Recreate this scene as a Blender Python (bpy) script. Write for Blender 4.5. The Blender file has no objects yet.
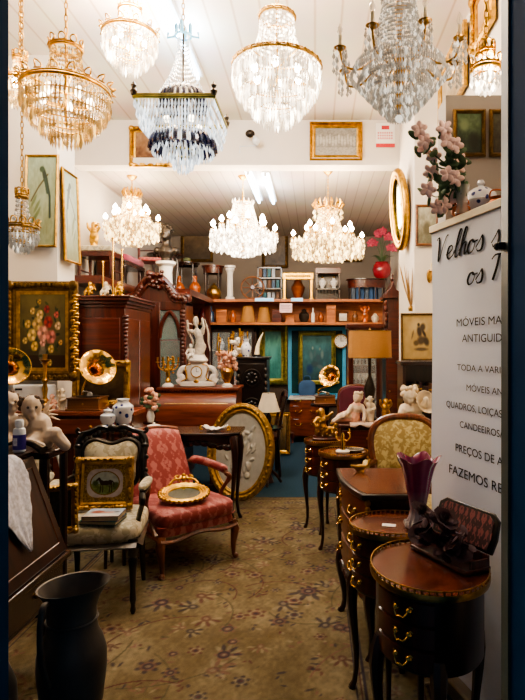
import bpy, math, random
import numpy as np
from mathutils import Vector, Matrix, Euler
R = math.radians
PI = math.pi
rnd = random.Random(7)
COL = bpy.context.scene.collection
EYE, FOC, VX, VY = 1.5, 560.0, 315.0, 345.0      # camera height, focal length, vanishing point in the 525x700 frame
def W(px, Y): return (px - VX) * Y / FOC          # metres across at depth Y
def H(py, Y): return EYE - (py - VY) * Y / FOC    # metres up at depth Y

# ------------------------------------------------------------------ colour + materials
def lin(c):
    c = np.asarray(c, float)
    return np.where(c <= .04045, c / 12.92, ((c + .055) / 1.055) ** 2.4)
def hx(s):
    s = s.lstrip('#')
    return np.array([int(s[i:i + 2], 16) / 255 for i in (0, 2, 4)])
def L4(s):
    r = lin(hx(s) if isinstance(s, str) else s)
    return (float(r[0]), float(r[1]), float(r[2]), 1.0)
MATS = {}
def new_mat(name):
    m = bpy.data.materials.new(name); m.use_nodes = True
    return m, m.node_tree.nodes, m.node_tree.links, m.node_tree.nodes['Principled BSDF']
def mat(name, col, rough=.5, metal=0, emit=0, ecol=None, var=.15, scale=8, bump=0, coat=0, sheen=0, stretch=(1, 1, 1)):
    """plain surface with a noise variation of its colour and an optional bump"""
    if name in MATS: return MATS[name]
    m, N, K, B = new_mat(name)
    B.inputs['Roughness'].default_value = rough; B.inputs['Metallic'].default_value = metal
    if coat: B.inputs['Coat Weight'].default_value = coat; B.inputs['Coat Roughness'].default_value = .15
    if sheen: B.inputs['Sheen Weight'].default_value = sheen
    tc = N.new('ShaderNodeTexCoord'); mp = N.new('ShaderNodeMapping'); mp.inputs['Scale'].default_value = stretch
    no = N.new('ShaderNodeTexNoise'); no.inputs['Scale'].default_value = scale; no.inputs['Detail'].default_value = 4
    K.new(tc.outputs['Object'], mp.inputs['Vector']); K.new(mp.outputs['Vector'], no.inputs['Vector'])
    rp = N.new('ShaderNodeValToRGB'); c = np.array(L4(col)[:3])
    rp.color_ramp.elements[0].position = .3; rp.color_ramp.elements[1].position = .7
    rp.color_ramp.elements[0].color = (*[max(0, x * (1 - var)) for x in c], 1)
    rp.color_ramp.elements[1].color = (*[min(1, x * (1 + var)) for x in c], 1)
    K.new(no.outputs['Fac'], rp.inputs['Fac']); K.new(rp.outputs['Color'], B.inputs['Base Color'])
    if bump:
        bn = N.new('ShaderNodeTexNoise'); bn.inputs['Scale'].default_value = scale * 6; bn.inputs['Detail'].default_value = 6
        K.new(mp.outputs['Vector'], bn.inputs['Vector'])
        bp = N.new('ShaderNodeBump'); bp.inputs['Strength'].default_value = bump; bp.inputs['Distance'].default_value = .01
        K.new(bn.outputs['Fac'], bp.inputs['Height']); K.new(bp.outputs['Normal'], B.inputs['Normal'])
    if emit:
        B.inputs['Emission Color'].default_value = L4(ecol or col); B.inputs['Emission Strength'].default_value = emit
    MATS[name] = m
    return m
def wood(name, c1, c2, rough=.35, scale=3, axis=2, coat=.3):
    if name in MATS: return MATS[name]
    m, N, K, B = new_mat(name)
    tc = N.new('ShaderNodeTexCoord'); mp = N.new('ShaderNodeMapping')
    s = [9, 9, 9]; s[axis] = .8
    mp.inputs['Scale'].default_value = s
    no = N.new('ShaderNodeTexNoise'); no.inputs['Scale'].default_value = scale; no.inputs['Detail'].default_value = 6; no.inputs['Distortion'].default_value = .8
    rp = N.new('ShaderNodeValToRGB'); rp.color_ramp.elements[0].position = .3; rp.color_ramp.elements[1].position = .7
    rp.color_ramp.elements[0].color = L4(c1); rp.color_ramp.elements[1].color = L4(c2)
    K.new(tc.outputs['Object'], mp.inputs['Vector']); K.new(mp.outputs['Vector'], no.inputs['Vector'])
    K.new(no.outputs['Fac'], rp.inputs['Fac']); K.new(rp.outputs['Color'], B.inputs['Base Color'])
    B.inputs['Roughness'].default_value = rough; B.inputs['Coat Weight'].default_value = coat; B.inputs['Coat Roughness'].default_value = .2
    MATS[name] = m
    return m
def attr_mat(name, rough=.6, spec=.3, bump=0, metal=0):
    """surface whose colour was worked out point by point on the mesh"""
    if name in MATS: return MATS[name]
    m, N, K, B = new_mat(name)
    a = N.new('ShaderNodeVertexColor'); a.layer_name = 'paint'
    K.new(a.outputs['Color'], B.inputs['Base Color']); B.inputs['Roughness'].default_value = rough
    B.inputs['Specular IOR Level'].default_value = spec; B.inputs['Metallic'].default_value = metal
    if bump:
        tc = N.new('ShaderNodeTexCoord'); no = N.new('ShaderNodeTexNoise'); no.inputs['Scale'].default_value = 180
        K.new(tc.outputs['Object'], no.inputs['Vector'])
        bp = N.new('ShaderNodeBump'); bp.inputs['Strength'].default_value = bump; bp.inputs['Distance'].default_value = .006
        K.new(no.outputs['Fac'], bp.inputs['Height']); K.new(bp.outputs['Normal'], B.inputs['Normal'])
    MATS[name] = m
    return m
def damask(name, c1, c2, sx=30, sz=18, rough=.7, thr=.1, lat=1.0, nz=1.1, nsc=38, soft=.16):
    """woven two-tone figured fabric: an ogee lattice broken up with noise"""
    if name in MATS: return MATS[name]
    m, N, K, B = new_mat(name)
    tc = N.new('ShaderNodeTexCoord'); sp = N.new('ShaderNodeSeparateXYZ'); K.new(tc.outputs['Object'], sp.inputs[0])
    def math_(op, a, b=None):
        n = N.new('ShaderNodeMath'); n.operation = op
        for i, x in enumerate((a, b)):
            if x is None: continue
            if isinstance(x, (int, float)): n.inputs[i].default_value = x
            else: K.new(x, n.inputs[i])
        return n.outputs[0]
    u = math_('MULTIPLY', math_('ADD', sp.outputs['X'], math_('MULTIPLY', sp.outputs['Y'], .25)), sx)
    v = math_('MULTIPLY', math_('ADD', sp.outputs['Z'], math_('MULTIPLY', sp.outputs['Y'], .9)), sz)
    a = math_('MULTIPLY', math_('COSINE', u), math_('COSINE', v))
    b = math_('MULTIPLY', math_('COSINE', math_('MULTIPLY', u, 3)), math_('COSINE', math_('MULTIPLY', v, 2)))
    c = math_('MULTIPLY', math_('COSINE', math_('MULTIPLY', u, 5)), math_('SINE', math_('MULTIPLY', v, 5)))
    no = N.new('ShaderNodeTexNoise'); no.inputs['Scale'].default_value = nsc; no.inputs['Distortion'].default_value = 1.2; K.new(tc.outputs['Object'], no.inputs['Vector'])
    t = math_('ADD', math_('MULTIPLY', math_('ADD', math_('ADD', math_('ABSOLUTE', a), math_('MULTIPLY', b, .45)), math_('MULTIPLY', c, .3)), lat), math_('MULTIPLY', math_('SUBTRACT', no.outputs['Fac'], .5), nz))
    rp = N.new('ShaderNodeValToRGB'); rp.color_ramp.elements[0].position = .3 + thr; rp.color_ramp.elements[1].position = .3 + thr + soft
    rp.color_ramp.elements[0].color = L4(c1); rp.color_ramp.elements[1].color = L4(c2)
    K.new(t, rp.inputs['Fac']); K.new(rp.outputs['Color'], B.inputs['Base Color'])
    B.inputs['Roughness'].default_value = rough; B.inputs['Sheen Weight'].default_value = .1
    MATS[name] = m
    return m
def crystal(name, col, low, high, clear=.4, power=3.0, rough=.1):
    """cut glass drops: part clear, part shiny, each drop given its own random glow as painted sparkle"""
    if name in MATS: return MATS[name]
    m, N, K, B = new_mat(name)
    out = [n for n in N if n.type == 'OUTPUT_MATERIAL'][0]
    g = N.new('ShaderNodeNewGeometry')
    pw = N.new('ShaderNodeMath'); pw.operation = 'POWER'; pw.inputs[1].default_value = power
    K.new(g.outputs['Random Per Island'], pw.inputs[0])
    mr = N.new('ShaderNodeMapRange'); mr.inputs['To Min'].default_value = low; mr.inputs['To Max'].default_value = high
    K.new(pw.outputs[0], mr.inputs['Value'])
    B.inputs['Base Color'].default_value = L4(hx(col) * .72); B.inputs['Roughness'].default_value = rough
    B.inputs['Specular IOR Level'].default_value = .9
    B.inputs['Emission Color'].default_value = L4(col); K.new(mr.outputs[0], B.inputs['Emission Strength'])  # glow built into each drop stands in for glints of lamplight
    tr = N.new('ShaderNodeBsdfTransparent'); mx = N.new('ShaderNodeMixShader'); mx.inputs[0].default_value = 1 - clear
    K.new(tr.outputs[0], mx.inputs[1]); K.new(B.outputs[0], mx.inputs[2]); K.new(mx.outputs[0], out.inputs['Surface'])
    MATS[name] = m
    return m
def glass(name, col, shine=.15, rough=.05, tint=(1, 1, 1)):
    if name in MATS: return MATS[name]
    m, N, K, B = new_mat(name)
    out = [n for n in N if n.type == 'OUTPUT_MATERIAL'][0]
    B.inputs['Base Color'].default_value = L4(col); B.inputs['Roughness'].default_value = rough; B.inputs['Specular IOR Level'].default_value = .8
    tr = N.new('ShaderNodeBsdfTransparent'); tr.inputs[0].default_value = (*tint, 1)
    mx = N.new('ShaderNodeMixShader'); mx.inputs[0].default_value = shine
    K.new(tr.outputs[0], mx.inputs[1]); K.new(B.outputs[0], mx.inputs[2]); K.new(mx.outputs[0], out.inputs['Surface'])
    MATS[name] = m
    return m

# ------------------------------------------------------------------ mesh builder
class MB:
    def __init__(s, M=None): s.v = []; s.f = []; s.M = M or Matrix.Identity(4)
    def at(s, loc=(0, 0, 0), rot=(0, 0, 0), sc=(1, 1, 1)):
        s.M = Matrix.Translation(loc) @ Euler(rot).to_matrix().to_4x4() @ Matrix.Diagonal((*sc, 1)); return s
    def add(s, vs, fs):
        n = len(s.v); M = s.M
        s.v += [tuple(M @ Vector(v)) for v in vs]; s.f += [tuple(i + n for i in f) for f in fs]; return s
    def box(s, x0, x1, y0, y1, z0, z1):
        return s.add([(x0, y0, z0), (x1, y0, z0), (x1, y1, z0), (x0, y1, z0), (x0, y0, z1), (x1, y0, z1), (x1, y1, z1), (x0, y1, z1)],
                     [(3, 2, 1, 0), (4, 5, 6, 7), (0, 1, 5, 4), (1, 2, 6, 5), (2, 3, 7, 6), (3, 0, 4, 7)])
    def lathe(s, prof, n=24, c=(0, 0, 0), sx=1, sy=1, a0=0, a1=2 * PI, cap=True, lobes=0, amp=0):
        """revolve (radius, height) pairs; lobes give a fluted or petalled outline that grows along the profile"""
        full = abs(a1 - a0 - 2 * PI) < 1e-6; k = n if full else n + 1; vs = []
        for j, (r, z) in enumerate(prof):
            w = j / max(1, len(prof) - 1)
            for i in range(k):
                a = a0 + (a1 - a0) * i / n
                rr = r * (1 + amp * w * math.cos(lobes * a)) if lobes else r
                vs.append((c[0] + rr * sx * math.cos(a), c[1] + rr * sy * math.sin(a), c[2] + z))
        fs = []
        for j in range(len(prof) - 1):
            for i in range(n):
                b = (i + 1) % k
                fs.append((j * k + i, j * k + b, (j + 1) * k + b, (j + 1) * k + i))
        if cap and full:
            if prof[0][0] > 1e-5 and not (len(prof) == 2 and prof[1][0] < 1e-5): fs.append(tuple(reversed(range(k))))
            if prof[-1][0] > 1e-5: fs.append(tuple((len(prof) - 1) * k + i for i in range(k)))
        return s.add(vs, fs)
    def tube(s, pts, r=.01, n=8, closed=False, flat=1.0):
        P = [Vector(p) for p in pts]; m = len(P)
        rs = [r] * m if isinstance(r, (int, float)) else list(r)
        T = []
        for i in range(m):
            a = P[(i - 1) % m] if (closed or i > 0) else P[i]; b = P[(i + 1) % m] if (closed or i < m - 1) else P[i]
            t = b - a; T.append(t.normalized() if t.length > 1e-9 else Vector((0, 0, 1)))
        ref = Vector((0, 0, 1)) if abs(T[0].z) < .9 else Vector((1, 0, 0))
        nn = T[0].cross(ref).normalized(); vs = []
        for i in range(m):
            nn = (nn - T[i] * nn.dot(T[i]))
            nn = nn.normalized() if nn.length > 1e-6 else T[i].orthogonal().normalized()
            bb = T[i].cross(nn)
            for j in range(n):
                a = 2 * PI * j / n
                vs.append(P[i] + (nn * math.cos(a) + bb * math.sin(a) * flat) * rs[i])
        fs = []
        for i in range(m if closed else m - 1):
            q = (i + 1) % m
            for j in range(n):
                fs.append((i * n + j, i * n + (j + 1) % n, q * n + (j + 1) % n, q * n + j))
        if not closed: fs += [tuple(reversed(range(n))), tuple((m - 1) * n + j for j in range(n))]
        return s.add(vs, fs)
    def prism(s, poly, y0, y1):
        """polygon in x,z pushed from y0 to y1"""
        n = len(poly); vs = [(x, y0, z) for x, z in poly] + [(x, y1, z) for x, z in poly]
        return s.add(vs, [tuple(range(n)), tuple(reversed(range(n, 2 * n)))] + [(i, i + n, (i + 1) % n + n, (i + 1) % n) for i in range(n)])
    def slab(s, poly, z0, z1):
        """polygon in x,y pushed from z0 to z1"""
        n = len(poly); vs = [(x, y, z0) for x, y in poly] + [(x, y, z1) for x, y in poly]
        return s.add(vs, [tuple(reversed(range(n))), tuple(range(n, 2 * n))] + [(i, (i + 1) % n, (i + 1) % n + n, i + n) for i in range(n)])
    def ball(s, c, r, n=12, m=8): 
        r = (r, r, r) if isinstance(r, (int, float)) else r
        return s.superq(c, r, 1, 1, n, m)
    def superq(s, c, r, e1=.4, e2=.4, n=28, m=14):
        """rounded block: an ellipsoid squared off by the two exponents"""
        g = lambda x, e: math.copysign(abs(x) ** e, x)
        vs = [(c[0], c[1], c[2] - r[2])]
        for j in range(1, m):
            p = -PI / 2 + PI * j / m
            for i in range(n):
                a = 2 * PI * i / n
                vs.append((c[0] + r[0] * g(math.cos(p), e1) * g(math.cos(a), e2), c[1] + r[1] * g(math.cos(p), e1) * g(math.sin(a), e2), c[2] + r[2] * g(math.sin(p), e1)))
        vs.append((c[0], c[1], c[2] + r[2])); fs = []
        for i in range(n): fs.append((0, 1 + (i + 1) % n, 1 + i))
        for j in range(m - 2):
            for i in range(n):
                a = 1 + j * n; b = (i + 1) % n
                fs.append((a + i, a + b, a + n + b, a + n + i))
        t = len(vs) - 1; a = 1 + (m - 2) * n
        for i in range(n): fs.append((a + i, a + (i + 1) % n, t))
        return s.add(vs, fs)
    def drop(s, c, w, h):
        """one cut-glass drop, hanging below c"""
        x, y, z = c; q = z - h * .62
        return s.add([(x, y, z), (x + w, y, q), (x, y + w, q), (x - w, y, q), (x, y - w, q), (x, y, z - h)],
                     [(0, 1, 2), (0, 2, 3), (0, 3, 4), (0, 4, 1), (5, 2, 1), (5, 3, 2), (5, 4, 3), (5, 1, 4)])
    def strand(s, p0, p1, n, sag=0, w=.006, h=.014):
        for i in range(n):
            t = (i + .5) / n
            s.drop((p0[0] + (p1[0] - p0[0]) * t, p0[1] + (p1[1] - p0[1]) * t, p0[2] + (p1[2] - p0[2]) * t - sag * 4 * t * (1 - t) + h / 2), w, h)
        return s
    def ring(s, Rx, r, z=0, n=40, k=8, Ry=None, c=(0, 0), flat=1.0):
        Ry = Ry or Rx
        return s.tube([(c[0] + Rx * math.cos(2 * PI * i / n), c[1] + Ry * math.sin(2 * PI * i / n), z) for i in range(n)], r, k, True, flat)
    def build(s, name, m, parent=None, smooth=40, bevel=0, loc=None, rot=None, fuse=0):
        me = bpy.data.meshes.new(name); me.from_pydata(s.v, [], s.f); me.update()
        o = bpy.data.objects.new(name, me); COL.objects.link(o)
        if fuse:
            rm = o.modifiers.new('fuse', 'REMESH'); rm.mode = 'VOXEL'; rm.voxel_size = fuse
            sm = o.modifiers.new('sm', 'SMOOTH'); sm.factor = .5; sm.iterations = 3
            dg = bpy.context.evaluated_depsgraph_get(); me2 = bpy.data.meshes.new_from_object(o.evaluated_get(dg))
            o.modifiers.clear(); o.data = me2; bpy.data.meshes.remove(me); me = me2; me.name = name
        me.materials.clear(); me.materials.append(m)
        if smooth:
            me.polygons.foreach_set('use_smooth', [True] * len(me.polygons))
            if not fuse: me.set_sharp_from_angle(angle=R(smooth))
        if bevel:
            b = o.modifiers.new('edge', 'BEVEL'); b.width = bevel; b.segments = 2; b.limit_method = 'ANGLE'; b.angle_limit = R(50)
        if parent: o.parent = parent
        if loc: o.location = loc
        if rot: o.rotation_euler = rot
        return o
def thing(name, label, cat, loc=(0, 0, 0), rotz=0, group=None, rot=None):
    o = bpy.data.objects.new(name, None); COL.objects.link(o)
    o.empty_display_size = .05
    o.location = loc; o.rotation_euler = rot or (0, 0, rotz); tag(o, label, cat, group)
    return o
def tag(o, label, cat, group=None):
    o['label'] = label; o['category'] = cat
    if group: o['group'] = group
    return o
def struct(name, mb, m, parent=None, **k):
    o = mb.build(name, m, parent, **k)
    if not parent: o['kind'] = 'structure'
    return o
def stuff(o): o['kind'] = 'stuff'; return o
def box(*a): return MB().box(*a)
ORD = ['leftmost', 'second', 'third', 'fourth', 'fifth', 'sixth', 'seventh', 'eighth', 'ninth', 'tenth', 'eleventh', 'twelfth', 'thirteenth', 'fourteenth', 'fifteenth']
def nth(i): return ORD[i] if i == 0 else ORD[i] + ' from left'

# ------------------------------------------------------------------ painted sheets
def sheet(name, w, h, nx, nz, fn, m, parent=None, loc=None, rot=None, oval=False, floor=False, relief=None):
    """flat sheet facing -y, its colour worked out per point by fn(u, v) with u to the right and v upward, both 0..1"""
    u = np.linspace(0, 1, nx); v = np.linspace(0, 1, nz); U, V = np.meshgrid(u, v)
    X = (U - .5) * w; Z = (V - .5) * h
    if oval:
        a = U * 2 - 1; b = V * 2 - 1
        X = a * np.sqrt(1 - b * b / 2) * w / 2; Z = b * np.sqrt(1 - a * a / 2) * h / 2
        U = X / w + .5; V = Z / h + .5
    rgb = np.clip(fn(U, V), 0, 1); D = np.zeros_like(X) if relief is None else -relief(U, V)
    if floor: P = np.stack([X, Z, -D], -1)
    else: P = np.stack([X, D, Z], -1)
    P = P.reshape(-1, 3)
    idx = np.arange(nx * nz).reshape(nz, nx)
    F = np.stack([idx[:-1, :-1], idx[:-1, 1:], idx[1:, 1:], idx[1:, :-1]], -1).reshape(-1, 4)
    me = bpy.data.meshes.new(name); me.from_pydata(P.tolist(), [], F.tolist()); me.update()
    ca = me.color_attributes.new('paint', 'FLOAT_COLOR', 'POINT')
    ca.data.foreach_set('color', np.concatenate([lin(rgb).reshape(-1, 3), np.ones((nx * nz, 1))], 1).astype(np.float32).ravel())
    me.materials.append(m)
    me.polygons.foreach_set('use_smooth', [True] * len(me.polygons))
    o = bpy.data.objects.new(name, me); COL.objects.link(o)
    if parent: o.parent = parent
    if loc: o.location = loc
    if rot: o.rotation_euler = rot
    return o
def noise2(U, V, sc, seed):
    """cheap smooth value noise"""
    r = np.random.RandomState(seed); out = np.zeros_like(U); amp = 1
    for o in range(3):
        g = r.rand(int(sc) + 3, int(sc) + 3); x = np.clip(U, 0, 1) * sc; y = np.clip(V, 0, 1) * sc
        i = np.floor(x).astype(int); j = np.floor(y).astype(int); fx = x - i; fy = y - j
        fx = fx * fx * (3 - 2 * fx); fy = fy * fy * (3 - 2 * fy)
        out += amp * ((g[j, i] * (1 - fx) + g[j, i + 1] * fx) * (1 - fy) + (g[j + 1, i] * (1 - fx) + g[j + 1, i + 1] * fx) * fy - .5)
        sc *= 2; amp *= .5
    return out
def ell(img, U, V, cx, cy, a, b, rot, col, soft=.25, alpha=1.0, aspect=1.0):
    x = (U - cx); y = (V - cy) * aspect; c, s = math.cos(rot), math.sin(rot)
    d = np.sqrt(((x * c + y * s) / a) ** 2 + ((-x * s + y * c) / b) ** 2)
    k = np.clip((1 - d) / soft, 0, 1)[..., None] * alpha
    img[:] = img * (1 - k) + hx(col) * k if isinstance(col, str) else img * (1 - k) + np.asarray(col) * k
def stroke(img, U, V, pts, wd, col, alpha=1.0, aspect=1.0):
    d = np.full(U.shape, 9.0)
    for (x0, y0), (x1, y1) in zip(pts[:-1], pts[1:]):
        dx, dy = x1 - x0, (y1 - y0) * aspect; l2 = dx * dx + dy * dy + 1e-12
        t = np.clip(((U - x0) * dx + (V - y0) * aspect * dy) / l2, 0, 1)
        d = np.minimum(d, np.hypot(U - x0 - t * dx, (V - y0) * aspect - t * dy))
    k = np.clip((wd - d) / (wd * .5), 0, 1)[..., None] * alpha
    img[:] = img * (1 - k) + hx(col) * k
def ground(U, c0, c1, V, n=None):
    t = np.clip(V + (0 if n is None else n), 0, 1)[..., None]
    return hx(c0) * (1 - t) + hx(c1) * t

# ------------------------------------------------------------------ frames, legs, figures
def frame_bm(w, h, fw, prof=None, ornate=0, seed=1, mb=None):
    """moulding mitred round a w x h opening (facing -y); prof = (outward 0..1, toward viewer in metres)"""
    mb = mb or MB(); prof = prof or [(0, 0), (0, .012), (.25, .02), (.5, .014), (.8, .035), (1, .025), (1, 0)]
    n = len(prof); vs = []
    for sx, sz in ((-1, -1), (1, -1), (1, 1), (-1, 1)):
        for u, d in prof: vs.append((sx * (w / 2 + u * fw), -d, sz * (h / 2 + u * fw)))
    fs = []
    for c in range(4):
        for i in range(n):
            j = (i + 1) % n; q = (c + 1) % 4
            fs.append((c * n + i, c * n + j, q * n + j, q * n + i))
    mb.add(vs, fs)
    if ornate:
        g = random.Random(seed); d = max(p[1] for p in prof); W2, H2 = w / 2 + fw * .6, h / 2 + fw * .6
        for sx in (-1, 1):
            for sz in (-1, 1):
                for k in range(7):
                    a = g.uniform(0, 1); e = g.choice((0, 1))
                    x = sx * (W2 - (a * fw * 2.2 if e else 0)); z = sz * (H2 - (0 if e else a * fw * 2.2))
                    mb.ball((x, -d * .8, z), (fw * .3, d * .5, fw * .3), 7, 5)
                mb.ball((sx * W2, -d, sz * H2), (fw * .5, d * .6, fw * .5), 8, 6)
        m = int(ornate)
        for i in range(m):
            t = -1 + 2 * (i + .5) / m
            for sz in (-1, 1): mb.ball((t * W2, -d * .85, sz * H2), (W2 / m * .8, d * .4, fw * .22), 6, 5)
        m = max(2, int(ornate * h / w))
        for i in range(m):
            t = -1 + 2 * (i + .5) / m
            for sx in (-1, 1): mb.ball((sx * W2, -d * .85, t * H2), (fw * .22, d * .4, H2 / m * .8), 6, 5)
    return mb
def painting(name, label, loc, w, h, fw, fm, fn, rotz=0, tilt=0, ornate=0, prof=None, nx=46, nz=None, rough=.4, cat='painting', seed=1, liner=None, canvas='canvas'):
    """framed picture, its outer size w x h, hung or leaning with its middle at loc"""
    t = thing(name, label, cat, loc, rot=(tilt, 0, rotz)); iw, ih = w - 2 * fw, h - 2 * fw
    frame_bm(iw, ih, fw, prof, ornate, seed).build('frame', fm, t, smooth=30)
    if liner:
        lw = fw * .35; frame_bm(iw - 2 * lw, ih - 2 * lw, lw, [(0, 0), (0, .006), (1, .011), (1, 0)]).build('liner', liner, t)
    sheet(canvas, iw + .004, ih + .004, nx, nz or int(nx * ih / iw), fn, attr_mat('canvas_paint', rough), t, (0, -.004, 0))
    box(-iw / 2 - fw * .6, iw / 2 + fw * .6, -.001, .008, -ih / 2 - fw * .6, ih / 2 + fw * .6).build('backing', M['back'], t)
    return t
def cabriole(mb, x, y, h, dx, dy, r=.02, out=.03):
    """S-curved leg from height h down to the floor, bowing towards dx,dy"""
    prof = [(0, 1.0, 1.15), (.35, .93, 1.35), (.6, .82, 1.2), (.55, .68, .95), (.25, .5, .75), (-.02, .32, .6), (-.05, .18, .52), (.2, .07, .55), (.55, .02, .75), (.6, 0.0, .8)]
    mb.tube([(x + dx * out * a, y + dy * out * a, h * z) for a, z, _ in prof], [r * q for *_, q in prof], 8)
    return mb
def catmull(pts, n=6):
    P = [np.array(p, float) for p in pts]; out = []
    for i in range(len(P) - 1):
        a, b, c, d = P[max(i - 1, 0)], P[i], P[i + 1], P[min(i + 2, len(P) - 1)]
        for k in range(n):
            t = k / n
            out.append(tuple(.5 * (2 * b + (c - a) * t + (2 * a - 5 * b + 4 * c - d) * t * t + (3 * b - a - 3 * c + d) * t ** 3)))
    out.append(tuple(P[-1])); return out
def bail(mb, c, dirv, w=.035, r=.0035):
    """brass drop handle with leaf rosettes; dirv points out of the drawer front"""
    d = Vector(dirv).normalized(); s = Vector((-d.y, d.x, 0)); c = Vector(c)
    up = Vector((0, 0, 1))
    pts = [c - s * w + d * .006, c - s * w * .9 + d * .016 - up * .008, c - s * w * .5 + d * .02 - up * .02, c + d * .022 - up * .016, c + s * w * .5 + d * .02 - up * .02, c + s * w * .9 + d * .016 - up * .008, c + s * w + d * .006]
    mb.tube(pts, r, 6)
    for k in (-1, 1):
        mb.ball(c + s * w * k + d * .004, (.011, .011, .011), 8, 6)
        mb.tube([c + s * w * k + d * .003, c + s * w * k * 1.25 + d * .004 + up * .012, c + s * w * k * 1.6 + d * .003 + up * .008], [.006, .004, .002], 5)
    return mb
def limb(mb, pts, n=8):
    """tapering limb through (x, y, z, radius) joints with rounded ends"""
    mb.tube([p[:3] for p in pts], [p[3] for p in pts], n)
    for p in pts: mb.ball(p[:3], p[3], 8, 6)
    return mb
def body_bm(J, sc=1.0):
    """one small human figure from its joints: head, neck, chest, hip and arms/legs as joint lists, lengths in metres"""
    mb = MB(); k = sc
    hd, nk, ch, hp = (Vector(J[a]) for a in ('head', 'neck', 'chest', 'hip'))
    mb.ball(hd, (.062 * k, .068 * k, .078 * k), 12, 8)
    f = Vector(J.get('face', (0, -1, 0))).normalized()
    mb.ball(hd + f * .066 * k - Vector((0, 0, .008 * k)), .014 * k, 8, 6)
    mb.ball(hd + f * .052 * k - Vector((0, 0, .045 * k)), .026 * k, 8, 6)
    limb(mb, [(*hd, .04 * k), (*nk, .033 * k), (*ch, .075 * k)])
    limb(mb, [(*ch, .09 * k), (*((ch + hp) / 2), .078 * k), (*hp, .095 * k)], 10)
    for a in J['arms']:
        limb(mb, [(*p, r * k) for p, r in zip(a, (.042, .034, .026, .022))])
    for l in J['legs']:
        limb(mb, [(*p, r * k) for p, r in zip(l, (.07, .05, .036, .028))])
    return mb
# ------------------------------------------------------------------ palette
def boards(name, col, groove, w, axis='X', rough=.6):
    m, N, K, B = new_mat(name)
    tc = N.new('ShaderNodeTexCoord'); sp = N.new('ShaderNodeSeparateXYZ'); K.new(tc.outputs['Object'], sp.inputs[0])
    d = N.new('ShaderNodeMath'); d.operation = 'DIVIDE'; d.inputs[1].default_value = w; K.new(sp.outputs[axis], d.inputs[0])
    f = N.new('ShaderNodeMath'); f.operation = 'FRACT'; K.new(d.outputs[0], f.inputs[0])
    rp = N.new('ShaderNodeValToRGB'); e = rp.color_ramp.elements
    e[0].position = 0; e[0].color = L4(groove); e[1].position = .07; e[1].color = L4(col)
    x = e.new(.93); x.color = L4(col); y = e.new(1.0); y.color = L4(groove)
    K.new(f.outputs[0], rp.inputs['Fac'])
    no = N.new('ShaderNodeTexNoise'); no.inputs['Scale'].default_value = 2.5; K.new(tc.outputs['Object'], no.inputs['Vector'])
    mx = N.new('ShaderNodeMixRGB'); mx.blend_type = 'MULTIPLY'; mx.inputs[0].default_value = .25
    K.new(rp.outputs['Color'], mx.inputs[1]); K.new(no.outputs['Color'], mx.inputs[2])
    K.new(mx.outputs[0], B.inputs['Base Color']); B.inputs['Roughness'].default_value = rough
    MATS[name] = m; return m
M = {}
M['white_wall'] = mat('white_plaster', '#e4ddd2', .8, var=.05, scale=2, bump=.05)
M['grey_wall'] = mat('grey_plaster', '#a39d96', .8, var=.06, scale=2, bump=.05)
M['dark_wall'] = mat('dark_back_wall', '#4a3a2e', .8, var=.25, scale=2)
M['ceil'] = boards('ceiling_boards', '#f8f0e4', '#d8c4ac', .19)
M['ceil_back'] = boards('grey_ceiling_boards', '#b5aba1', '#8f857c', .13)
M['carpet'] = mat('blue_carpet', '#15394c', .95, var=.25, scale=60)
M['frame_blue'] = mat('navy_door_paint', '#0a3358', .85, var=.1)
[n for n in M['frame_blue'].node_tree.nodes if n.type == 'BSDF_PRINCIPLED'][0].inputs['Specular IOR Level'].default_value = .05
M['jamb_edge'] = mat('frame_edge', '#3c4a48', .5)
M['bright_blue'] = mat('sky_blue_paint', '#3f9cc8', .5, var=.12)
M['back'] = mat('picture_backing', '#3a2c1e', .9)
M['mahog'] = wood('mahogany', '#2a0d08', '#5c2214', .3, 3)
M['mahog_h'] = wood('mahogany_across', '#32110a', '#662817', .28, 3, 0)
M['mahog_l'] = wood('warm_mahogany', '#4d1f12', '#86401f', .3, 3, 0)
M['dark'] = wood('dark_walnut', '#1c0e09', '#3a1e15', .32, 3)
M['dark_h'] = wood('dark_walnut_across', '#1a0d09', '#38190f', .25, 3, 0)
M['ebony'] = mat('ebonised_wood', '#120c0a', .3, var=.3, scale=20, coat=.3)
M['orange'] = wood('orange_pine', '#8a4a1e', '#c4763a', .5, 2, 0)
M['walnut'] = wood('walnut', '#54301a', '#8c5a30', .35, 3, 0)
M['fruit'] = wood('fruitwood', '#4a2212', '#7d4424', .3, 4, 2)
M['inlay'] = mat('marquetry_top', '#5c2a1a', .22, var=.55, scale=14, coat=.5)
M['gold'] = mat('gilt', '#c79a3c', .32, 1, var=.35, scale=30, bump=.15)
M['gold_dull'] = mat('old_gilt', '#a9853f', .45, .85, var=.4, scale=25, bump=.3)
M['gold_dark'] = mat('dark_gilt', '#6e542a', .45, .8, var=.5, scale=25, bump=.3)
M['gold_green'] = mat('green_gilt', '#8d8640', .4, .8, var=.4, scale=20, bump=.2)
M['brass'] = mat('polished_brass', '#e8bc62', .2, 1, var=.1)
M['brass_old'] = mat('aged_brass', '#b08a4a', .3, 1, var=.3, scale=30)
M['bronze'] = mat('dark_bronze', '#3a332c', .4, .7, var=.3, scale=20)
M['pewter'] = mat('blackened_pewter', '#56524e', .45, .35, var=.25, scale=9)
M['steel'] = mat('bright_steel', '#c8ccd2', .12, 1)
M['copper'] = mat('copper_ware', '#b0643a', .3, .7, var=.25, scale=15)
M['porc'] = mat('white_porcelain', '#e8e4dc', .15, var=.05, coat=.5)
M['porc_blue'] = None
M['ivory'] = mat('ivory_bisque', '#d8c8ac', .5, var=.15, scale=20)
M['flesh'] = mat('pale_painted_plaster', '#d3bfa8', .5, var=.14, scale=14)
M['pinkflesh'] = mat('rosy_bisque', '#d8a48c', .5, var=.2, scale=16)
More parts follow.
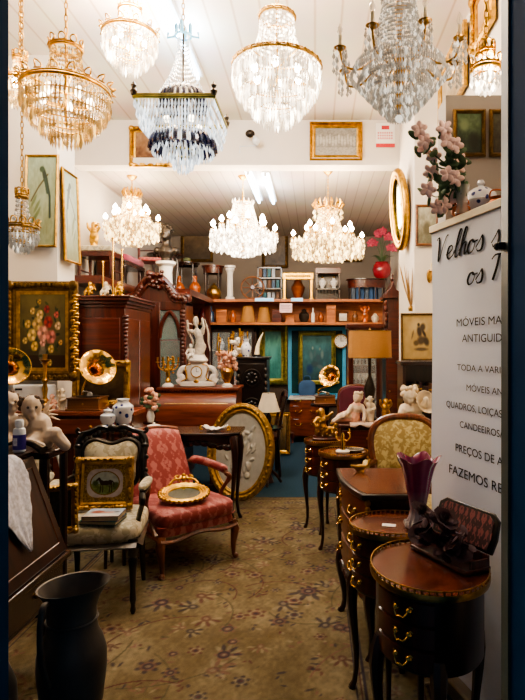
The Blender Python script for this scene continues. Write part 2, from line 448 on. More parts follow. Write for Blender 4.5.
M['hair'] = mat('brown_painted_hair', '#5a4433', .7, var=.3, scale=40)
M['grey_stone'] = mat('grey_relief_plaster', '#c2bdb2', .7, var=.12, scale=20, bump=.15)
M['silver'] = mat('silver_relief', '#a9a7a0', .35, .6, var=.3, scale=25, bump=.3)
M['cream'] = damask('cream_tapestry', '#a29a80', '#c2bba4', 40, 30, .85, -.42, .25, 2.4, 22, .3)
M['yellow_tap'] = damask('yellow_floral_tapestry', '#9c8650', '#c9b980', 36, 30, .85, -.4, .25, 2.2, 26, .4)
M['red'] = damask('crimson_damask', '#84302e', '#a8625c', 31, 19, .6, .02, .8, 1.3, 60, .3)
M['purple'] = mat('plum_velvet', '#5c1830', .8, var=.2, sheen=.3)
M['magenta'] = mat('magenta_velvet', '#8e2348', .8, var=.2, sheen=.3)
M['lace'] = mat('white_lace', '#cfd0dc', .9, var=.3, scale=60, bump=.6)
M['white'] = mat('white_plastic', '#dfe3e8', .4, var=.04)
M['paper'] = mat('white_card', '#f2f0ea', .7, var=.03)
M['violet'] = mat('violet_label', '#3a2a86', .4, var=.1)
M['black'] = mat('black_plastic', '#111214', .4)
M['shade_white'] = mat('white_lamp_shade', '#cbbfa8', .8, emit=.12, ecol='#d8c8a8')
M['shade_tan'] = mat('tan_drum_shade', '#a8783e', .85, var=.08, scale=60, stretch=(1, 1, 6), emit=.05, ecol='#b07030')
M['terracotta'] = mat('orange_glaze', '#b25a24', .3, var=.35, scale=10, coat=.4)
M['redpot'] = mat('red_glaze', '#8c2530', .25, var=.15, coat=.4)
M['leaf'] = mat('green_leaf', '#46603e', .6, var=.3, scale=20)
M['petal'] = mat('pink_petal', '#f2ccc2', .6, var=.15, scale=20)
M['petal_hot'] = mat('rose_petal', '#b8405a', .6, var=.15, scale=20)
M['blackrose'] = mat('dark_dried_rose', '#46262e', .75, var=.4, scale=30, sheen=.1)
M['banner'] = mat('banner_vinyl', '#eaf0ff', .55, var=.02, scale=2)
M['ink'] = mat('dark_print', '#0b0c10', 1)
M['alu'] = mat('aluminium_rail', '#a9a290', .35, .7)
M['teal'] = mat('teal_cloth_cover', '#23584f', .7)
M['purplebook'] = mat('purple_cover', '#43335e', .6)
M['pages'] = mat('book_pages', '#b8a888', .8, var=.1, scale=90)
M['bluebook'] = mat('blue_cover', '#2a4f7a', .7)
M['glass'] = glass('clear_pane', '#dfe8e8', .16)
M['mirror'] = mat('old_mirror', '#8e9a96', .06, 1, var=.1)
M['teal_reflection'] = mat('painted_teal_reflection', '#5cc4ac', .2, .2, var=.5, scale=4)  # green reflections put into the base colour
M['glassware'] = glass('pale_glassware', '#f4f0e6', .34, .08)
M['purple_glass'] = None
M['bulb'] = mat('lit_bulb', '#fff4dc', .4, emit=70, ecol='#ffeccc', var=0)
M['bulb_soft'] = mat('lit_bulb_soft', '#fff4dc', .4, emit=10, ecol='#ffe8c4', var=0)
M['bulb_off'] = glass('clear_bulb', '#fff8ea', .5, .1)
M['tube_light'] = mat('fluorescent_tube', '#eaf6ff', .4, emit=14, ecol='#cfeaff', var=0)
M['candle'] = mat('candle_sleeve', '#e9dcb8', .5)
M['cr_dim'] = crystal('crystal_faint_glow', '#e8e2d4', .07, 1.1, .36, 5)
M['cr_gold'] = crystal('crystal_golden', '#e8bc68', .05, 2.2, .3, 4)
M['cr_glow'] = crystal('crystal_bright_glow', '#fff0d8', .35, 9, .25, 2.5)
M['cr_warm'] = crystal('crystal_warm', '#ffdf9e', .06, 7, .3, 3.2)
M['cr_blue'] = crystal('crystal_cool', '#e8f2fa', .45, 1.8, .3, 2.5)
M['cobalt'] = mat('cobalt_glass', '#141640', .2, coat=.5)

def blue_white():
    m, N, K, B = new_mat('blue_and_white_porcelain')
    tc = N.new('ShaderNodeTexCoord'); v = N.new('ShaderNodeTexVoronoi'); v.inputs['Scale'].default_value = 26
    n = N.new('ShaderNodeTexNoise'); n.inputs['Scale'].default_value = 20
    K.new(tc.outputs['Object'], v.inputs['Vector']); K.new(tc.outputs['Object'], n.inputs['Vector'])
    a = N.new('ShaderNodeMath'); a.operation = 'MULTIPLY_ADD'; a.inputs[1].default_value = .5; K.new(n.outputs['Fac'], a.inputs[0]); K.new(v.outputs['Distance'], a.inputs[2])
    rp = N.new('ShaderNodeValToRGB'); e = rp.color_ramp.elements
    e[0].position = .5; e[0].color = L4('#24357e'); e[1].position = .56; e[1].color = L4('#d6dae4')
    K.new(a.outputs[0], rp.inputs['Fac']); K.new(rp.outputs['Color'], B.inputs['Base Color']); B.inputs['Roughness'].default_value = .15
    return m
M['porc_blue'] = blue_white()
def amethyst():
    m, N, K, B = new_mat('amethyst_glass')
    tc = N.new('ShaderNodeTexCoord'); sp = N.new('ShaderNodeSeparateXYZ'); K.new(tc.outputs['Object'], sp.inputs[0])
    mr = N.new('ShaderNodeMapRange'); mr.inputs['From Min'].default_value = .05; mr.inputs['From Max'].default_value = .16; K.new(sp.outputs['Z'], mr.inputs['Value'])
    rp = N.new('ShaderNodeValToRGB'); rp.color_ramp.elements[0].color = L4('#b8b0b4'); rp.color_ramp.elements[1].color = L4('#a23c68')
    K.new(mr.outputs[0], rp.inputs['Fac']); K.new(rp.outputs['Color'], B.inputs['Base Color'])
    B.inputs['Roughness'].default_value = .06; B.inputs['Coat Weight'].default_value = .5
    B.inputs['Transmission Weight'].default_value = .3
    return m
M['purple_glass'] = amethyst()

# ------------------------------------------------------------------ the room
XL, XR, YB, ZC, ZB, YH = -2.5, 1.08, 9.8, 3.83, 3.4, 5.8
XB = 1.32                                          # the back of the shop is a little wider on the right
struct('floor', box(XL - .1, XB + .1, .6, YB, -.06, 0), M['carpet'], smooth=0)
struct('ceiling', box(XL - .1, XR + .1, 1.0, YH, ZC, ZC + .08), M['ceil'], smooth=0)
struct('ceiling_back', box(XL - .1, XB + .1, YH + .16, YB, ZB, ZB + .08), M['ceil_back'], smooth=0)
struct('wall_header', box(XL - .1, XB + .1, YH, YH + .16, ZB - .02, ZC), M['white_wall'], smooth=0)
struct('trim_1', box(XL, XR, YH - .03, YH + .17, ZB - .045, ZB + .03), M['white_wall'], smooth=0)
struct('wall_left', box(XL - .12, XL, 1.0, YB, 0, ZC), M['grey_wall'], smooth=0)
struct('wall_right', MB().box(XR, XR + .12, 1.0, YH, 0, ZC).box(XB, XB + .12, YH - .12, YB, 0, ZC).box(XR, XB + .12, YH - .12, YH, 0, ZC), M['white_wall'], smooth=0)
struct('wall_back', box(XL - .1, XB + .1, YB, YB + .1, 0, ZC), mat('taupe_plaster', '#7d746a', .85, var=.1, scale=2), smooth=0)
struct('wall_left_pier', box(XL, -2.07, 4.5, 4.82, 0, ZC), M['white_wall'], smooth=0)
struct('wall_right_pier', box(.87, XR, 4.9, YH, 0, ZC), M['white_wall'], smooth=0)
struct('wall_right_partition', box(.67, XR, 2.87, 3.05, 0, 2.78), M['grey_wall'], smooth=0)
fw = MB().box(XL - .1, -.64, 1.0, 1.12, 0, ZC).box(.405, XR + .1, 1.0, 1.12, 0, ZC).box(-.62, .40, 1.0, 1.12, 2.6, ZC)
struct('wall_front', fw, M['frame_blue'], smooth=0)
d1 = struct('door_1', MB().box(-.645, -.624, .98, 1.14, 0, 2.6).box(.384, .41, .96, 1.14, 0, 2.6).box(-.62, .41, .98, 1.14, 2.56, 2.6), M['frame_blue'], smooth=0)
struct('door_frame_edge', box(.379, .384, 1.10, 1.14, 0, 2.6), M['jamb_edge'], d1, smooth=0)
# the open leaf folded back on the right, with its bar handle and catch
d2 = struct('door_2', box(.378, .416, .86, .955, 0, 2.55), M['frame_blue'], smooth=0, bevel=.004)
hb = MB().tube([(.389, .857, 1.645), (.389, .83, 1.635), (.389, .83, 1.405), (.389, .857, 1.395)], .008, 8)
hb.build('handle', M['frame_blue'], d2)
lt = MB().box(.366, .386, 1.115, 1.135, 1.691, 1.705).ball((.366, 1.125, 1.698), .008, 8, 6)
lt.build('latch', M['black'], d1)

# ------------------------------------------------------------------ rug
def rug_paint(U, V, w=2.45, d=3.55):
    X = U * w; Y = V * d
    n = noise2(U, V, 26, 3); n2 = noise2(U, V, 9, 5)
    base = hx('#6c6149') + (n[..., None] * .07) + (n2[..., None] * .05)
    img = base.copy(); g = random.Random(11)
    NAVY, BUR, CRE, GRN, ROS, TAN = '#2e2a38', '#502f30', '#857c66', '#4c4a38', '#6e5048', '#756b54'
    nz, nx = U.shape
    def win(cx, cy, r):
        i0 = max(0, int((cx - r) / w * nx)); i1 = min(nx, int((cx + r) / w * nx) + 2); j0 = max(0, int((cy - r) / d * nz)); j1 = min(nz, int((cy + r) / d * nz) + 2)
        return (slice(j0, j1), slice(i0, i1)) if i1 > i0 and j1 > j0 else None
    def E(cx, cy, a, b, rot, col, soft=.4, al=.62):
        s = win(cx, cy, max(a, b) * 1.1)
        if s is None: return
        sub = img[s]; ell(sub, X[s], Y[s], cx, cy, a, b, rot, col, soft, al); img[s] = sub
    def S(pts, wd, col, al=.7):
        xs = [p[0] for p in pts]; ys = [p[1] for p in pts]
        cx, cy = (min(xs) + max(xs)) / 2, (min(ys) + max(ys)) / 2
        s = win(cx, cy, max(max(xs) - min(xs), max(ys) - min(ys)) / 2 + wd * 2)
        if s is None: return
        sub = img[s]; stroke(sub, X[s], Y[s], pts, wd, col, al); img[s] = sub
    def rosette(cx, cy, r, a, k):
        c1, c2, c3 = [(NAVY, ROS, CRE), (BUR, CRE, NAVY), (ROS, NAVY, CRE), (NAVY, CRE, BUR)][k % 4]
        p = 8 if r > .07 else 6
        for i in range(p):
            t = a + 2 * PI * i / p
            E(cx + r * .72 * math.cos(t), cy + r * .72 * math.sin(t), r * .34, r * .26, t, c1)
        E(cx, cy, r * .7, r * .7, 0, c2, .2); E(cx, cy, r * .48, r * .48, 0, c1, .25); E(cx, cy, r * .24, r * .24, 0, c3, .3)
    def palmette(cx, cy, r, a, k):
        col = [NAVY, BUR, ROS][k % 3]
        for i in range(-3, 4):
            t = a + i * .42
            E(cx + r * .7 * math.cos(t), cy + r * .7 * math.sin(t), r * .42, r * .15, t, CRE if i % 2 else col)
        E(cx, cy, r * .45, r * .36, a, col); E(cx, cy, r * .22, r * .18, a, CRE)
    # wandering vines
    for q in range(64):
        x, y, a = g.uniform(.1, w - .1), g.uniform(.1, d - .1), g.uniform(0, 6.28); turn = g.choice((-1, 1)) * g.uniform(1.5, 5)
        pts = []
        for i in range(18):
            pts.append((x, y)); x += .034 * math.cos(a); y += .034 * math.sin(a); a += turn * .034
            if i % 4 == 2:
                t = a + g.choice((-1, 1)) * 1.1
                E(x + .025 * math.cos(t), y + .025 * math.sin(t), .024, .009, t, g.choice((BUR, NAVY, GRN, ROS)))
        S(pts, .006, g.choice((BUR, GRN, ROS, GRN)), .75)
    for i in range(17):
        for j in range(25):
            cx = .08 + (i + .5 * (j % 2)) * .145 + g.uniform(-.06, .06); cy = .08 + j * .142 + g.uniform(-.07, .07)
            k = g.randrange(12); a = g.uniform(0, 6.28)
            if k < 4: rosette(cx, cy, g.uniform(.028, .062), a, g.randrange(4))
            elif k < 6: palmette(cx, cy, g.uniform(.05, .1), a, g.randrange(3))
            else:
                for q in range(g.randrange(3, 7)):
                    t = a + g.uniform(-1.5, 1.5); rr = g.uniform(.015, .07)
                    E(cx + rr * math.cos(t), cy + rr * math.sin(t), g.uniform(.012, .03), g.uniform(.006, .013), g.uniform(0, 3), g.choice((NAVY, BUR, ROS, CRE, GRN)))
    for cx, cy, r in ((1.85, 1.45, .13), (1.45, .75, .09), (1.0, 1.3, .11), (.6, .9, .1), (1.5, 2.3, .11), (1.9, 2.6, .09), (.7, 2.1, .12), (1.2, 1.9, .08)):
        palmette(cx, cy, r, g.uniform(0, 6), 0); rosette(cx, cy, r * .55, 0, g.randrange(4))
    # borders: dark guard lines with a lighter band of small flowers between
    def band(lo, hi, col, al, side):
        D = {'r': w - X, 'l': X, 'f': Y, 'b': d - Y}[side]
        ins = np.minimum(np.minimum(X, w - X), np.minimum(Y, d - Y))
        k = ((D >= lo) & (D < hi) & (ins >= lo - 1e-6))[..., None] * al
        img[:] = img * (1 - k) + hx(col) * k
    for sd in 'rlfb':
        band(.02, .34, '#655d46', .5, sd)
        for lo, hi, col in ((0, .02, '#4a3c2c'), (.06, .072, NAVY), (.085, .093, BUR), (.335, .345, NAVY), (.355, .362, BUR), (.375, .383, NAVY)): band(lo, hi, col, .8, sd)
    for i in range(22):
        for cx, cy in ((.2, .12 + i * .165), (w - .2, .12 + i * .165), (.1 + i * .14, .2), (.1 + i * .14, d - .2)):
            (rosette if i % 2 else palmette)(cx, cy, .05 if i % 2 else .06, i * 1.3, i)
    return img * (1 + .5 * noise2(U, V, 150, 9)[..., None] * .35)
rug = sheet('rug', 2.45, 3.55, 350, 505, rug_paint, attr_mat('rug_pile', .95, .1, .5), None, (-.665, 3.725, .006), floor=True)
tag(rug, 'large olive and tan floral carpet with dark border lines', 'rug')
# give the rug its thickness
e = rug.modifiers.new('pile', 'SOLIDIFY'); e.thickness = .005; e.offset = -1

# ------------------------------------------------------------------ fluorescent lights
def tube_lamp(x, y0, y1, z, label, grp=None):
    t = thing('fluorescent_light', label, 'ceiling light', (x, y0, z), 0, grp)
    box(-.045, .045, 0, y1 - y0, -.035, 0).build('housing', M['white'], t, bevel=.004)
    MB().tube([(0, .03, -.055), (0, y1 - y0 - .03, -.055)], .018, 10).build('tube', M['tube_light'], t)
    for yy in (.02, y1 - y0 - .02): box(-.012, .012, yy - .01, yy + .01, -.075, -.03).build('lamp_holder', M['white'], t)
tube_lamp(-.72, 6.0, 7.25, ZB, 'lit fluorescent tube on back ceiling behind the chandelier, left of two')
tube_lamp(-.54, 6.05, 7.3, ZB, 'lit fluorescent tube on back ceiling behind the chandelier, right of two')
tube_lamp(-1.0, 3.5, 4.8, ZC, 'glaring fluorescent tube on white ceiling above the cobalt chandelier')

def lamp(x, y, z, e, col='#ffe0bc', r=.12):
    l = bpy.data.lights.new('bulb_glow', 'POINT'); l.energy = e; l.color = L4(col)[:3]; l.shadow_soft_size = r
    o = bpy.data.objects.new('bulb_glow', l); o.location = (x, y, z); COL.objects.link(o); return o

# ------------------------------------------------------------------ chandeliers
def flame(mb, x, y, z, r=.011, h=.045):
    return mb.lathe([(r * .5, 0), (r, h * .3), (r * .85, h * .55), (r * .3, h * .85), (0, h)], 8, (x, y, z))
def chain(mb, z0, z1, step=.03, r=.003):
    n = max(1, int((z1 - z0) / step)); z = z0
    for i in range(n):
        a = (i % 2) * PI / 2; c = z0 + (i + .5) * (z1 - z0) / n; hh = (z1 - z0) / n * .62
        mb.tube([(math.cos(a) * .008 * math.cos(t), math.sin(a) * .008 * math.cos(t), c + hh * math.sin(t)) for t in [2 * PI * k / 10 for k in range(10)]], r, 5, True)
    return mb
def hang(t, z0, zc, m):
    chain(MB(), z0, zc - .03).build('chain', m, t)
    MB().lathe([(.012, -.05), (.035, -.035), (.055, -.01), (.06, 0)], 16, (0, 0, zc)).build('ceiling_rose', m, t)
def basket(name, label, x, y, z, Rr, rc, zc_, zbot, metal, cr, bulb, ceil, tiers=4, loops=16, bulbs=6, dens=1.0, hoop='loops'):
    """crown, strings of beads down to a wide ring, then rows of drops stepping in to the bottom"""
    t = thing(name, label, 'chandelier', (x, y, z))
    hang(t, zc_ + .02, ceil - z, metal)
    def hooped(rr, zz, k, hh):
        m = MB().ring(rr, hh * .16, zz, 40, 8).ring(rr, hh * .1, zz + hh * .3, 40, 6)
        for i in range(k):
            a = 2 * PI * i / k; px, py = rr * math.cos(a), rr * math.sin(a); tx, ty = -math.sin(a), math.cos(a)
            if hoop == 'loops':
                m.tube([(px * (1 + .12 * math.sin(q) ** 2) + tx * hh * .36 * math.cos(q), py * (1 + .12 * math.sin(q) ** 2) + ty * hh * .36 * math.cos(q), zz + hh * .65 + hh * .42 * math.sin(q)) for q in [2 * PI * j / 12 for j in range(12)]], hh * .09, 5, True)
            else:
                m.at((px, py, zz + hh * .1), (0, 0, a)).superq((0, 0, 0), (hh * .14, hh * .36, hh * .2), 1, 1, 8, 5); m.at()
                m.at((px * 1.01, py * 1.01, zz + hh * .1), (.6, 0, a)).superq((0, 0, 0), (hh * .18, hh * .14, hh * .42), 1, 1, 8, 5); m.at()
        return m
    hooped(Rr, 0, loops, .045).build('main_ring', metal, t)
    hooped(rc, zc_, max(8, loops // 2), .045).build('crown', metal, t)
    MB().tube([(0, 0, zc_ + .03), (0, 0, zbot * .6)], .007, 8).build('stem', metal, t)
    spk = MB()
    for i in range(6): spk.tube([(0, 0, -.005), (Rr * math.cos(i * PI / 3), Rr * math.sin(i * PI / 3), -.005)], .004, 5)
    spk.build('spoke', metal, t)
    n = int(2 * PI * Rr / .028 * dens); m = MB()
    for i in range(n):
        a = 2 * PI * i / n; c, s = math.cos(a), math.sin(a)
        nb = max(6, int(zc_ / .022)); 
        for k in range(nb):
            q = (k + .5) / nb; r = rc * .95 + (Rr * .93 - rc * .95) * q ** 2.6
            m.drop((r * c, r * s, zc_ * (1 - q)), .0055, .02)
    stuff(m.build('bead_strings', cr, t, smooth=0))
    for j in range(tiers):
        m = MB(); q = j / tiers; r = Rr * (1 - q ** 1.5 * .92); z0 = -.01 + zbot * q * .92; ln = abs(zbot) / tiers * 1.25 + .02
        k = max(8, int(2 * PI * r / .019 * dens))
        for i in range(k):
            a = 2 * PI * i / k
            m.drop((r * math.cos(a), r * math.sin(a), z0), .006, .016); m.drop((r * math.cos(a), r * math.sin(a), z0 - .015), .0075, ln)
        stuff(m.build('crystal_tier', cr, t, smooth=0))
        if j: MB().ring(r, .004, z0, 32, 6).build('tier_hoop', metal, t)
    MB().ball((0, 0, zbot - .02), .016, 10, 8).build('finial', cr, t)
    for i in range(bulbs):
        a = 2 * PI * (i + .5) / bulbs
        MB().ball((Rr * .55 * math.cos(a), Rr * .55 * math.sin(a), -.03), (.02, .02, .03), 10, 8).build('bulb', bulb, t)
    return t
def armed(name, label, x, y, z, Ra, narm, metal, cr, bulb, ceil, top, bot, rb=.1, pend=3, twotier=False, dens=1.0, candle=True, wide=False, br=.014, crown=0):
    """central body of crystals with S-shaped arms, each ending in a candle lamp hung with drops"""
    t = thing(name, label, 'chandelier', (x, y, z)); ch = .02 if wide else .055
    hang(t, top, ceil - z, metal)
    if crown:
        cw = MB().ring(crown, .012, top * .8, 30, 6); dm = MB()
        for i in range(14):
            a = 2 * PI * i / 14; c, s = math.cos(a), math.sin(a)
            cw.tube([(crown * c, crown * s, top * .8), (crown * 1.25 * c, crown * 1.25 * s, top * .8 + .05), (crown * 1.1 * c, crown * 1.1 * s, top * .8 + .1)], [.014, .02, .004], 5)
            for e in range(2): dm.drop((crown * 1.2 * c, crown * 1.2 * s, top * .8 - .01 - .055 * e), .014, .05)
        cw.build('crown', metal, t); stuff(dm.build('crown_drops', cr, t, smooth=0))
    MB().lathe([(.006, bot), (.02, bot + .02), (.012, bot + .06), (.035, -.03), (.02, .03), (.012, .12), (.02, top * .6), (.008, top)], 14).build('stem', metal, t)
    MB().ring(rb, .006, 0, 32, 6).build('body_ring', metal, t); MB().ring(rb * .5, .006, top * .75, 24, 6).build('body_ring', metal, t)
    # strings from the crown to the body ring, basket of strings underneath
    m = MB(); n = int(46 * dens)
    for i in range(n):
        a = 2 * PI * i / n; c, s = math.cos(a), math.sin(a)
        m.strand((rb * .5 * c, rb * .5 * s, top * .75), (rb * c, rb * s, 0), int(top * .75 / .02), .0, .0065, .019)
    for i in range(int(14 * dens)):
        a = 2 * PI * i / 14; m.drop((rb * .6 * math.cos(a), rb * .6 * math.sin(a), top * .82), .009, .05)
    stuff(m.build('bead_strings', cr, t, smooth=0))
    m = MB(); tiers = 6
    for j in range(tiers):
        q = j / tiers; r = (Ra * (.95 if wide else .72)) * (1 - q) ** (.6 if wide else .9) + .015; zz = -.02 + bot * q; k = int(max(8, 2 * PI * r / .024 * dens))
        for i in range(k):
            a = 2 * PI * i / k; m.drop((r * math.cos(a), r * math.sin(a), zz), .008, .045)
            if j == 0 or dens > 1: m.drop((r * .93 * math.cos(a), r * .93 * math.sin(a), zz + .03), .006, .028)
    if wide:
        for rr in (1.0, .86, .7):
            k = int(2 * PI * Ra * rr / .04)
            for i in range(k):
                a = 2 * PI * i / k + rr; zz = -.01 - .03 * (i % 2)
                for e in range(3): m.drop((Ra * rr * math.cos(a), Ra * rr * math.sin(a), zz + .05 - e * .062), .015, .06)
    m.ball((0, 0, bot - .02), .018, 8, 6)
    stuff(m.build('crystal_basket', cr, t, smooth=0))
    for i in range(narm):
        a = 2 * PI * (i + .3) / narm; c, s = math.cos(a), math.sin(a); up = .09 if (twotier and i % 2) else 0; rr = Ra * (.66 if (twotier and i % 2) else 1)
        pts = catmull([(.02 * c, .02 * s, -.02 + up), (rr * .35 * c, rr * .35 * s, .03 + up), (rr * .65 * c, rr * .65 * s, -.035 + up), (rr * .92 * c, rr * .92 * s, -.03 + up), (rr * c, rr * s, .035 + up)], 5)
        ar = MB().tube(pts, .006, 7)
        ar.lathe([(.006, 0), (.026, .008), (.03, .014), (.008, .016)], 12, (rr * c, rr * s, .035 + up))
        ao = ar.build('arm', metal, t)
        MB().lathe([(.009, 0), (.009, ch), (.004, ch + .003)], 10, (rr * c, rr * s, .05 + up)).build('candle_sleeve', M['candle'] if candle else metal, ao)
        flame(MB(), rr * c, rr * s, .052 + ch + up, br, br * (2.6 if wide else 4)).build('bulb', bulb, ao)
        dm = MB()
        for k in range(6):
            b = 2 * PI * k / 6; dx, dy = .028 * math.cos(b), .028 * math.sin(b)
            dm.drop((rr * c + dx, rr * s + dy, .045 + up), .005, .018)
            for q in range(pend): dm.drop((rr * c + dx, rr * s + dy, .03 + up - q * .032), .0085, .036)
        for q in range(6):
            w = .25 + .12 * q; dm.drop((rr * w * c, rr * w * s, .0 + up), .007, .04)
        stuff(dm.build('pendant_drops', cr, ao, smooth=0))
    return t

Y = 2.8
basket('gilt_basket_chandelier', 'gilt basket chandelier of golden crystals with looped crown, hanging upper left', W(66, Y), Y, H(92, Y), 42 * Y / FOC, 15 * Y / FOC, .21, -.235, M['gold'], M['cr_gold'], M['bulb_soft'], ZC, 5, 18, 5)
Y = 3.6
basket('glaring_chandelier', 'overexposed glaring chandelier close under the white ceiling at upper left', W(130, Y), Y, H(36, Y), .17, .07, .16, -.2, M['gold'], M['cr_glow'], M['bulb'], ZC, 4, 12, 5)
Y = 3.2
basket('bag_chandelier', 'brightly lit white bag chandelier with rope-twist gilt rings, top centre', W(277, Y), Y, H(68, Y), 44 * Y / FOC, 18 * Y / FOC, .285, -.3, M['gold_dull'], M['cr_glow'], M['bulb'], ZC, 5, 30, 6, 1.15, 'rope')
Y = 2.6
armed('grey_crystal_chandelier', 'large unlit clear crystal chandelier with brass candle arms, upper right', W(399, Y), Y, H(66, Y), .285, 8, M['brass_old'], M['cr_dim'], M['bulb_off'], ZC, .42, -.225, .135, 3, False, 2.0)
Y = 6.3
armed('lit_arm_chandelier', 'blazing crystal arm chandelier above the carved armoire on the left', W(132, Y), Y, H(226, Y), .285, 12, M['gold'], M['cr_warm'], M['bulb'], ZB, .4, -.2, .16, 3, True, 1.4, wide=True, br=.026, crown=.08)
armed('lit_arm_chandelier', 'blazing crystal arm chandelier in front of the ceiling tubes, centre', W(243, Y), Y, H(236, Y), .36, 14, M['gold'], M['cr_glow'], M['bulb'], ZB, .5, -.2, .2, 3, True, 1.5, wide=True, br=.028)
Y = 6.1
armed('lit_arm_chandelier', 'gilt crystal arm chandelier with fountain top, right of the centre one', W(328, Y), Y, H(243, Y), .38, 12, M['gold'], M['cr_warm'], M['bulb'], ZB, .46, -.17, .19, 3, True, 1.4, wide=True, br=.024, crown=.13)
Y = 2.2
basket('corner_chandelier', 'small lit crystal chandelier half behind the door frame at upper right', W(486, Y), Y, H(70, Y), .055, .03, .06, -.05, M['gold'], M['cr_glow'], M['bulb_soft'], ZC, 3, 8, 2)
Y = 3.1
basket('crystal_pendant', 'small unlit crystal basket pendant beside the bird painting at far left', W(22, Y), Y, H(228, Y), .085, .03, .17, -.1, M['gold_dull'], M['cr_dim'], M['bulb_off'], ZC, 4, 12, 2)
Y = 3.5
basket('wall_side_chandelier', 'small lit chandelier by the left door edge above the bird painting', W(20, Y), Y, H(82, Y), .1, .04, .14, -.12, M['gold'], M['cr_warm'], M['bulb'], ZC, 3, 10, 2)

def cobalt_chandelier():
    Y = 3.2; s = .214
    t = thing('cobalt_chandelier', 'square fringed crystal chandelier with cobalt blue ribs and gilt rim', 'chandelier', (-.753, Y, 2.825))
    hang(t, .47, ZC - 2.825, M['gold_dull'])
    rim = MB()
    for k in range(4):
        a = k * PI / 2; c, q = math.cos(a), math.sin(a)
        p = [(c * s - q * s, q * s + c * s, 0), (c * s + q * s, q * s - c * s, 0)]
        rim.tube(p, .009, 8); rim.tube([(x, y, z + .014) for x, y, z in p], .005, 6)
    rim.build('square_rim', M['gold_green'], t)
    for sx in (-1, 1):
        for sy in (-1, 1):
            MB().lathe([(.014, 0), (.02, .02), (.01, .035), (.016, .05), (.0, .075)], 10, (sx * s, sy * s, .01)).build('corner_finial', M['bronze'], t)
    g = MB()
    for k in range(8):
        a = k * PI / 4
        g.tube([(math.cos(a) * (.05 + .1 * q), math.sin(a) * (.05 + .1 * q), .02 + .03 * math.sin(q * 7)) for q in np.linspace(0, 1, 9)], .006, 6)
    g.build('scrollwork', M['bronze'], t)
    for nm, z0, r0, r1, hh in (('upper_rib_dome', .03, .13, .07, .1), ('lower_rib_dome', -.215, .185, .1, .09)):
        m = MB()
        for k in range(24):
            a = 2 * PI * k / 24
            m.tube([(math.cos(a) * (r0 + (r1 - r0) * q * q), math.sin(a) * (r0 + (r1 - r0) * q * q), z0 + hh * math.sin(q * PI / 2)) for q in np.linspace(0, 1, 6)], .013 if r0 > .13 else .01, 6)
        m.build(nm, M['cobalt'], t)
    for j in range(2):
        m = MB(); q = s * (1 - .12 * j); n = 24 - 3 * j
        for i in range(n):
            u = -q + 2 * q * (i + .5) / n
            for k in range(4):
                a = k * PI / 2; x, y = math.cos(a) * u - math.sin(a) * q, math.sin(a) * u + math.cos(a) * q
                for e in range(3): m.drop((x * (1 - .05 * e), y * (1 - .05 * e), -.005 - .05 * e - .02 * j), .007, .052)
        stuff(m.build('crystal_fringe', M['cr_blue'], t, smooth=0))
    for r, z0, n, ln in ((.17, -.21, 40, .04), (.11, -.2, 32, .07), (.075, -.23, 24, .06), (.055, -.27, 18, .06), (.03, -.3, 10, .05)):
        m = MB()
        for i in range(n):
            a = 2 * PI * i / n; m.drop((r * math.cos(a), r * math.sin(a), z0), .007, ln)
        stuff(m.build('crystal_tier', M['cr_blue'], t, smooth=0))
    MB().ring(.075, .005, -.225, 24, 6).build('tier_hoop', M['gold_green'], t)
    m = MB()
    for i in range(22):
        a = 2 * PI * i / 30
        for k in range(15):
            q = (k + .5) / 15; r = .03 + .11 * q ** 2.2; m.drop((r * math.cos(a), r * math.sin(a), .44 - .34 * q), .005, .022)
    stuff(m.build('bead_strings', M['cr_blue'], t, smooth=0))
    m = MB().ring(.045, .006, .44, 20, 6)
    for k in range(4):
        a = k * PI / 2; m.tube([(.04 * math.cos(a), .04 * math.sin(a), .44), (.09 * math.cos(a), .09 * math.sin(a), .43), (.085 * math.cos(a), .085 * math.sin(a), .46)], .006, 6)
        m.lathe([(.01, 0), (.012, .05), (.0, .07)], 8, (.04 * math.cos(a), .04 * math.sin(a), .45))
    m.build('crown', mat('pale_blue_glass', '#6fb2d8', .2, emit=.5, ecol='#5aa8dc'), t)
    MB().tube([(0, 0, .46), (0, 0, -.2)], .006, 6).build('stem', M['bronze'], t)
    for k in range(4):
        a = k * PI / 2 + .7; MB().ball((.1 * math.cos(a), .1 * math.sin(a), -.06), .02, 8, 6).build('bulb', M['bulb_soft'], t)
cobalt_chandelier()

# what the lamps give out
for x, y, z, e, r in ((W(66, 2.8), 2.8, H(96, 2.8), 10, .1), (W(130, 3.6), 3.6, 3.66, 120, .1), (-.753, 3.2, 3.1, 14, .15), (W(277, 3.2), 3.2, 3.68, 75, .1),
                      (W(134, 6.3), 6.3, 3.12, 65, .25), (W(243, 6.3), 6.3, 3.05, 80, .3), (W(328, 6.1), 6.1, 3.0, 75, .3), (W(489, 2.2), 2.2, 2.62, 13, .05), (W(20, 3.5), 3.5, 3.2, 12, .08)):
    lamp(x, y, z, e, r=r)
for x, y, z in ((-.63, 6.6, ZB - .12), (-1.0, 4.1, ZC - .12)): lamp(x, y, z, 45, '#cfe8ff', .2)
w = bpy.data.worlds.new('street'); bpy.context.scene.world = w; w.use_nodes = True
w.node_tree.nodes['Background'].inputs[0].default_value = L4('#8ea4c0'); w.node_tree.nodes['Background'].inputs[1].default_value = .2

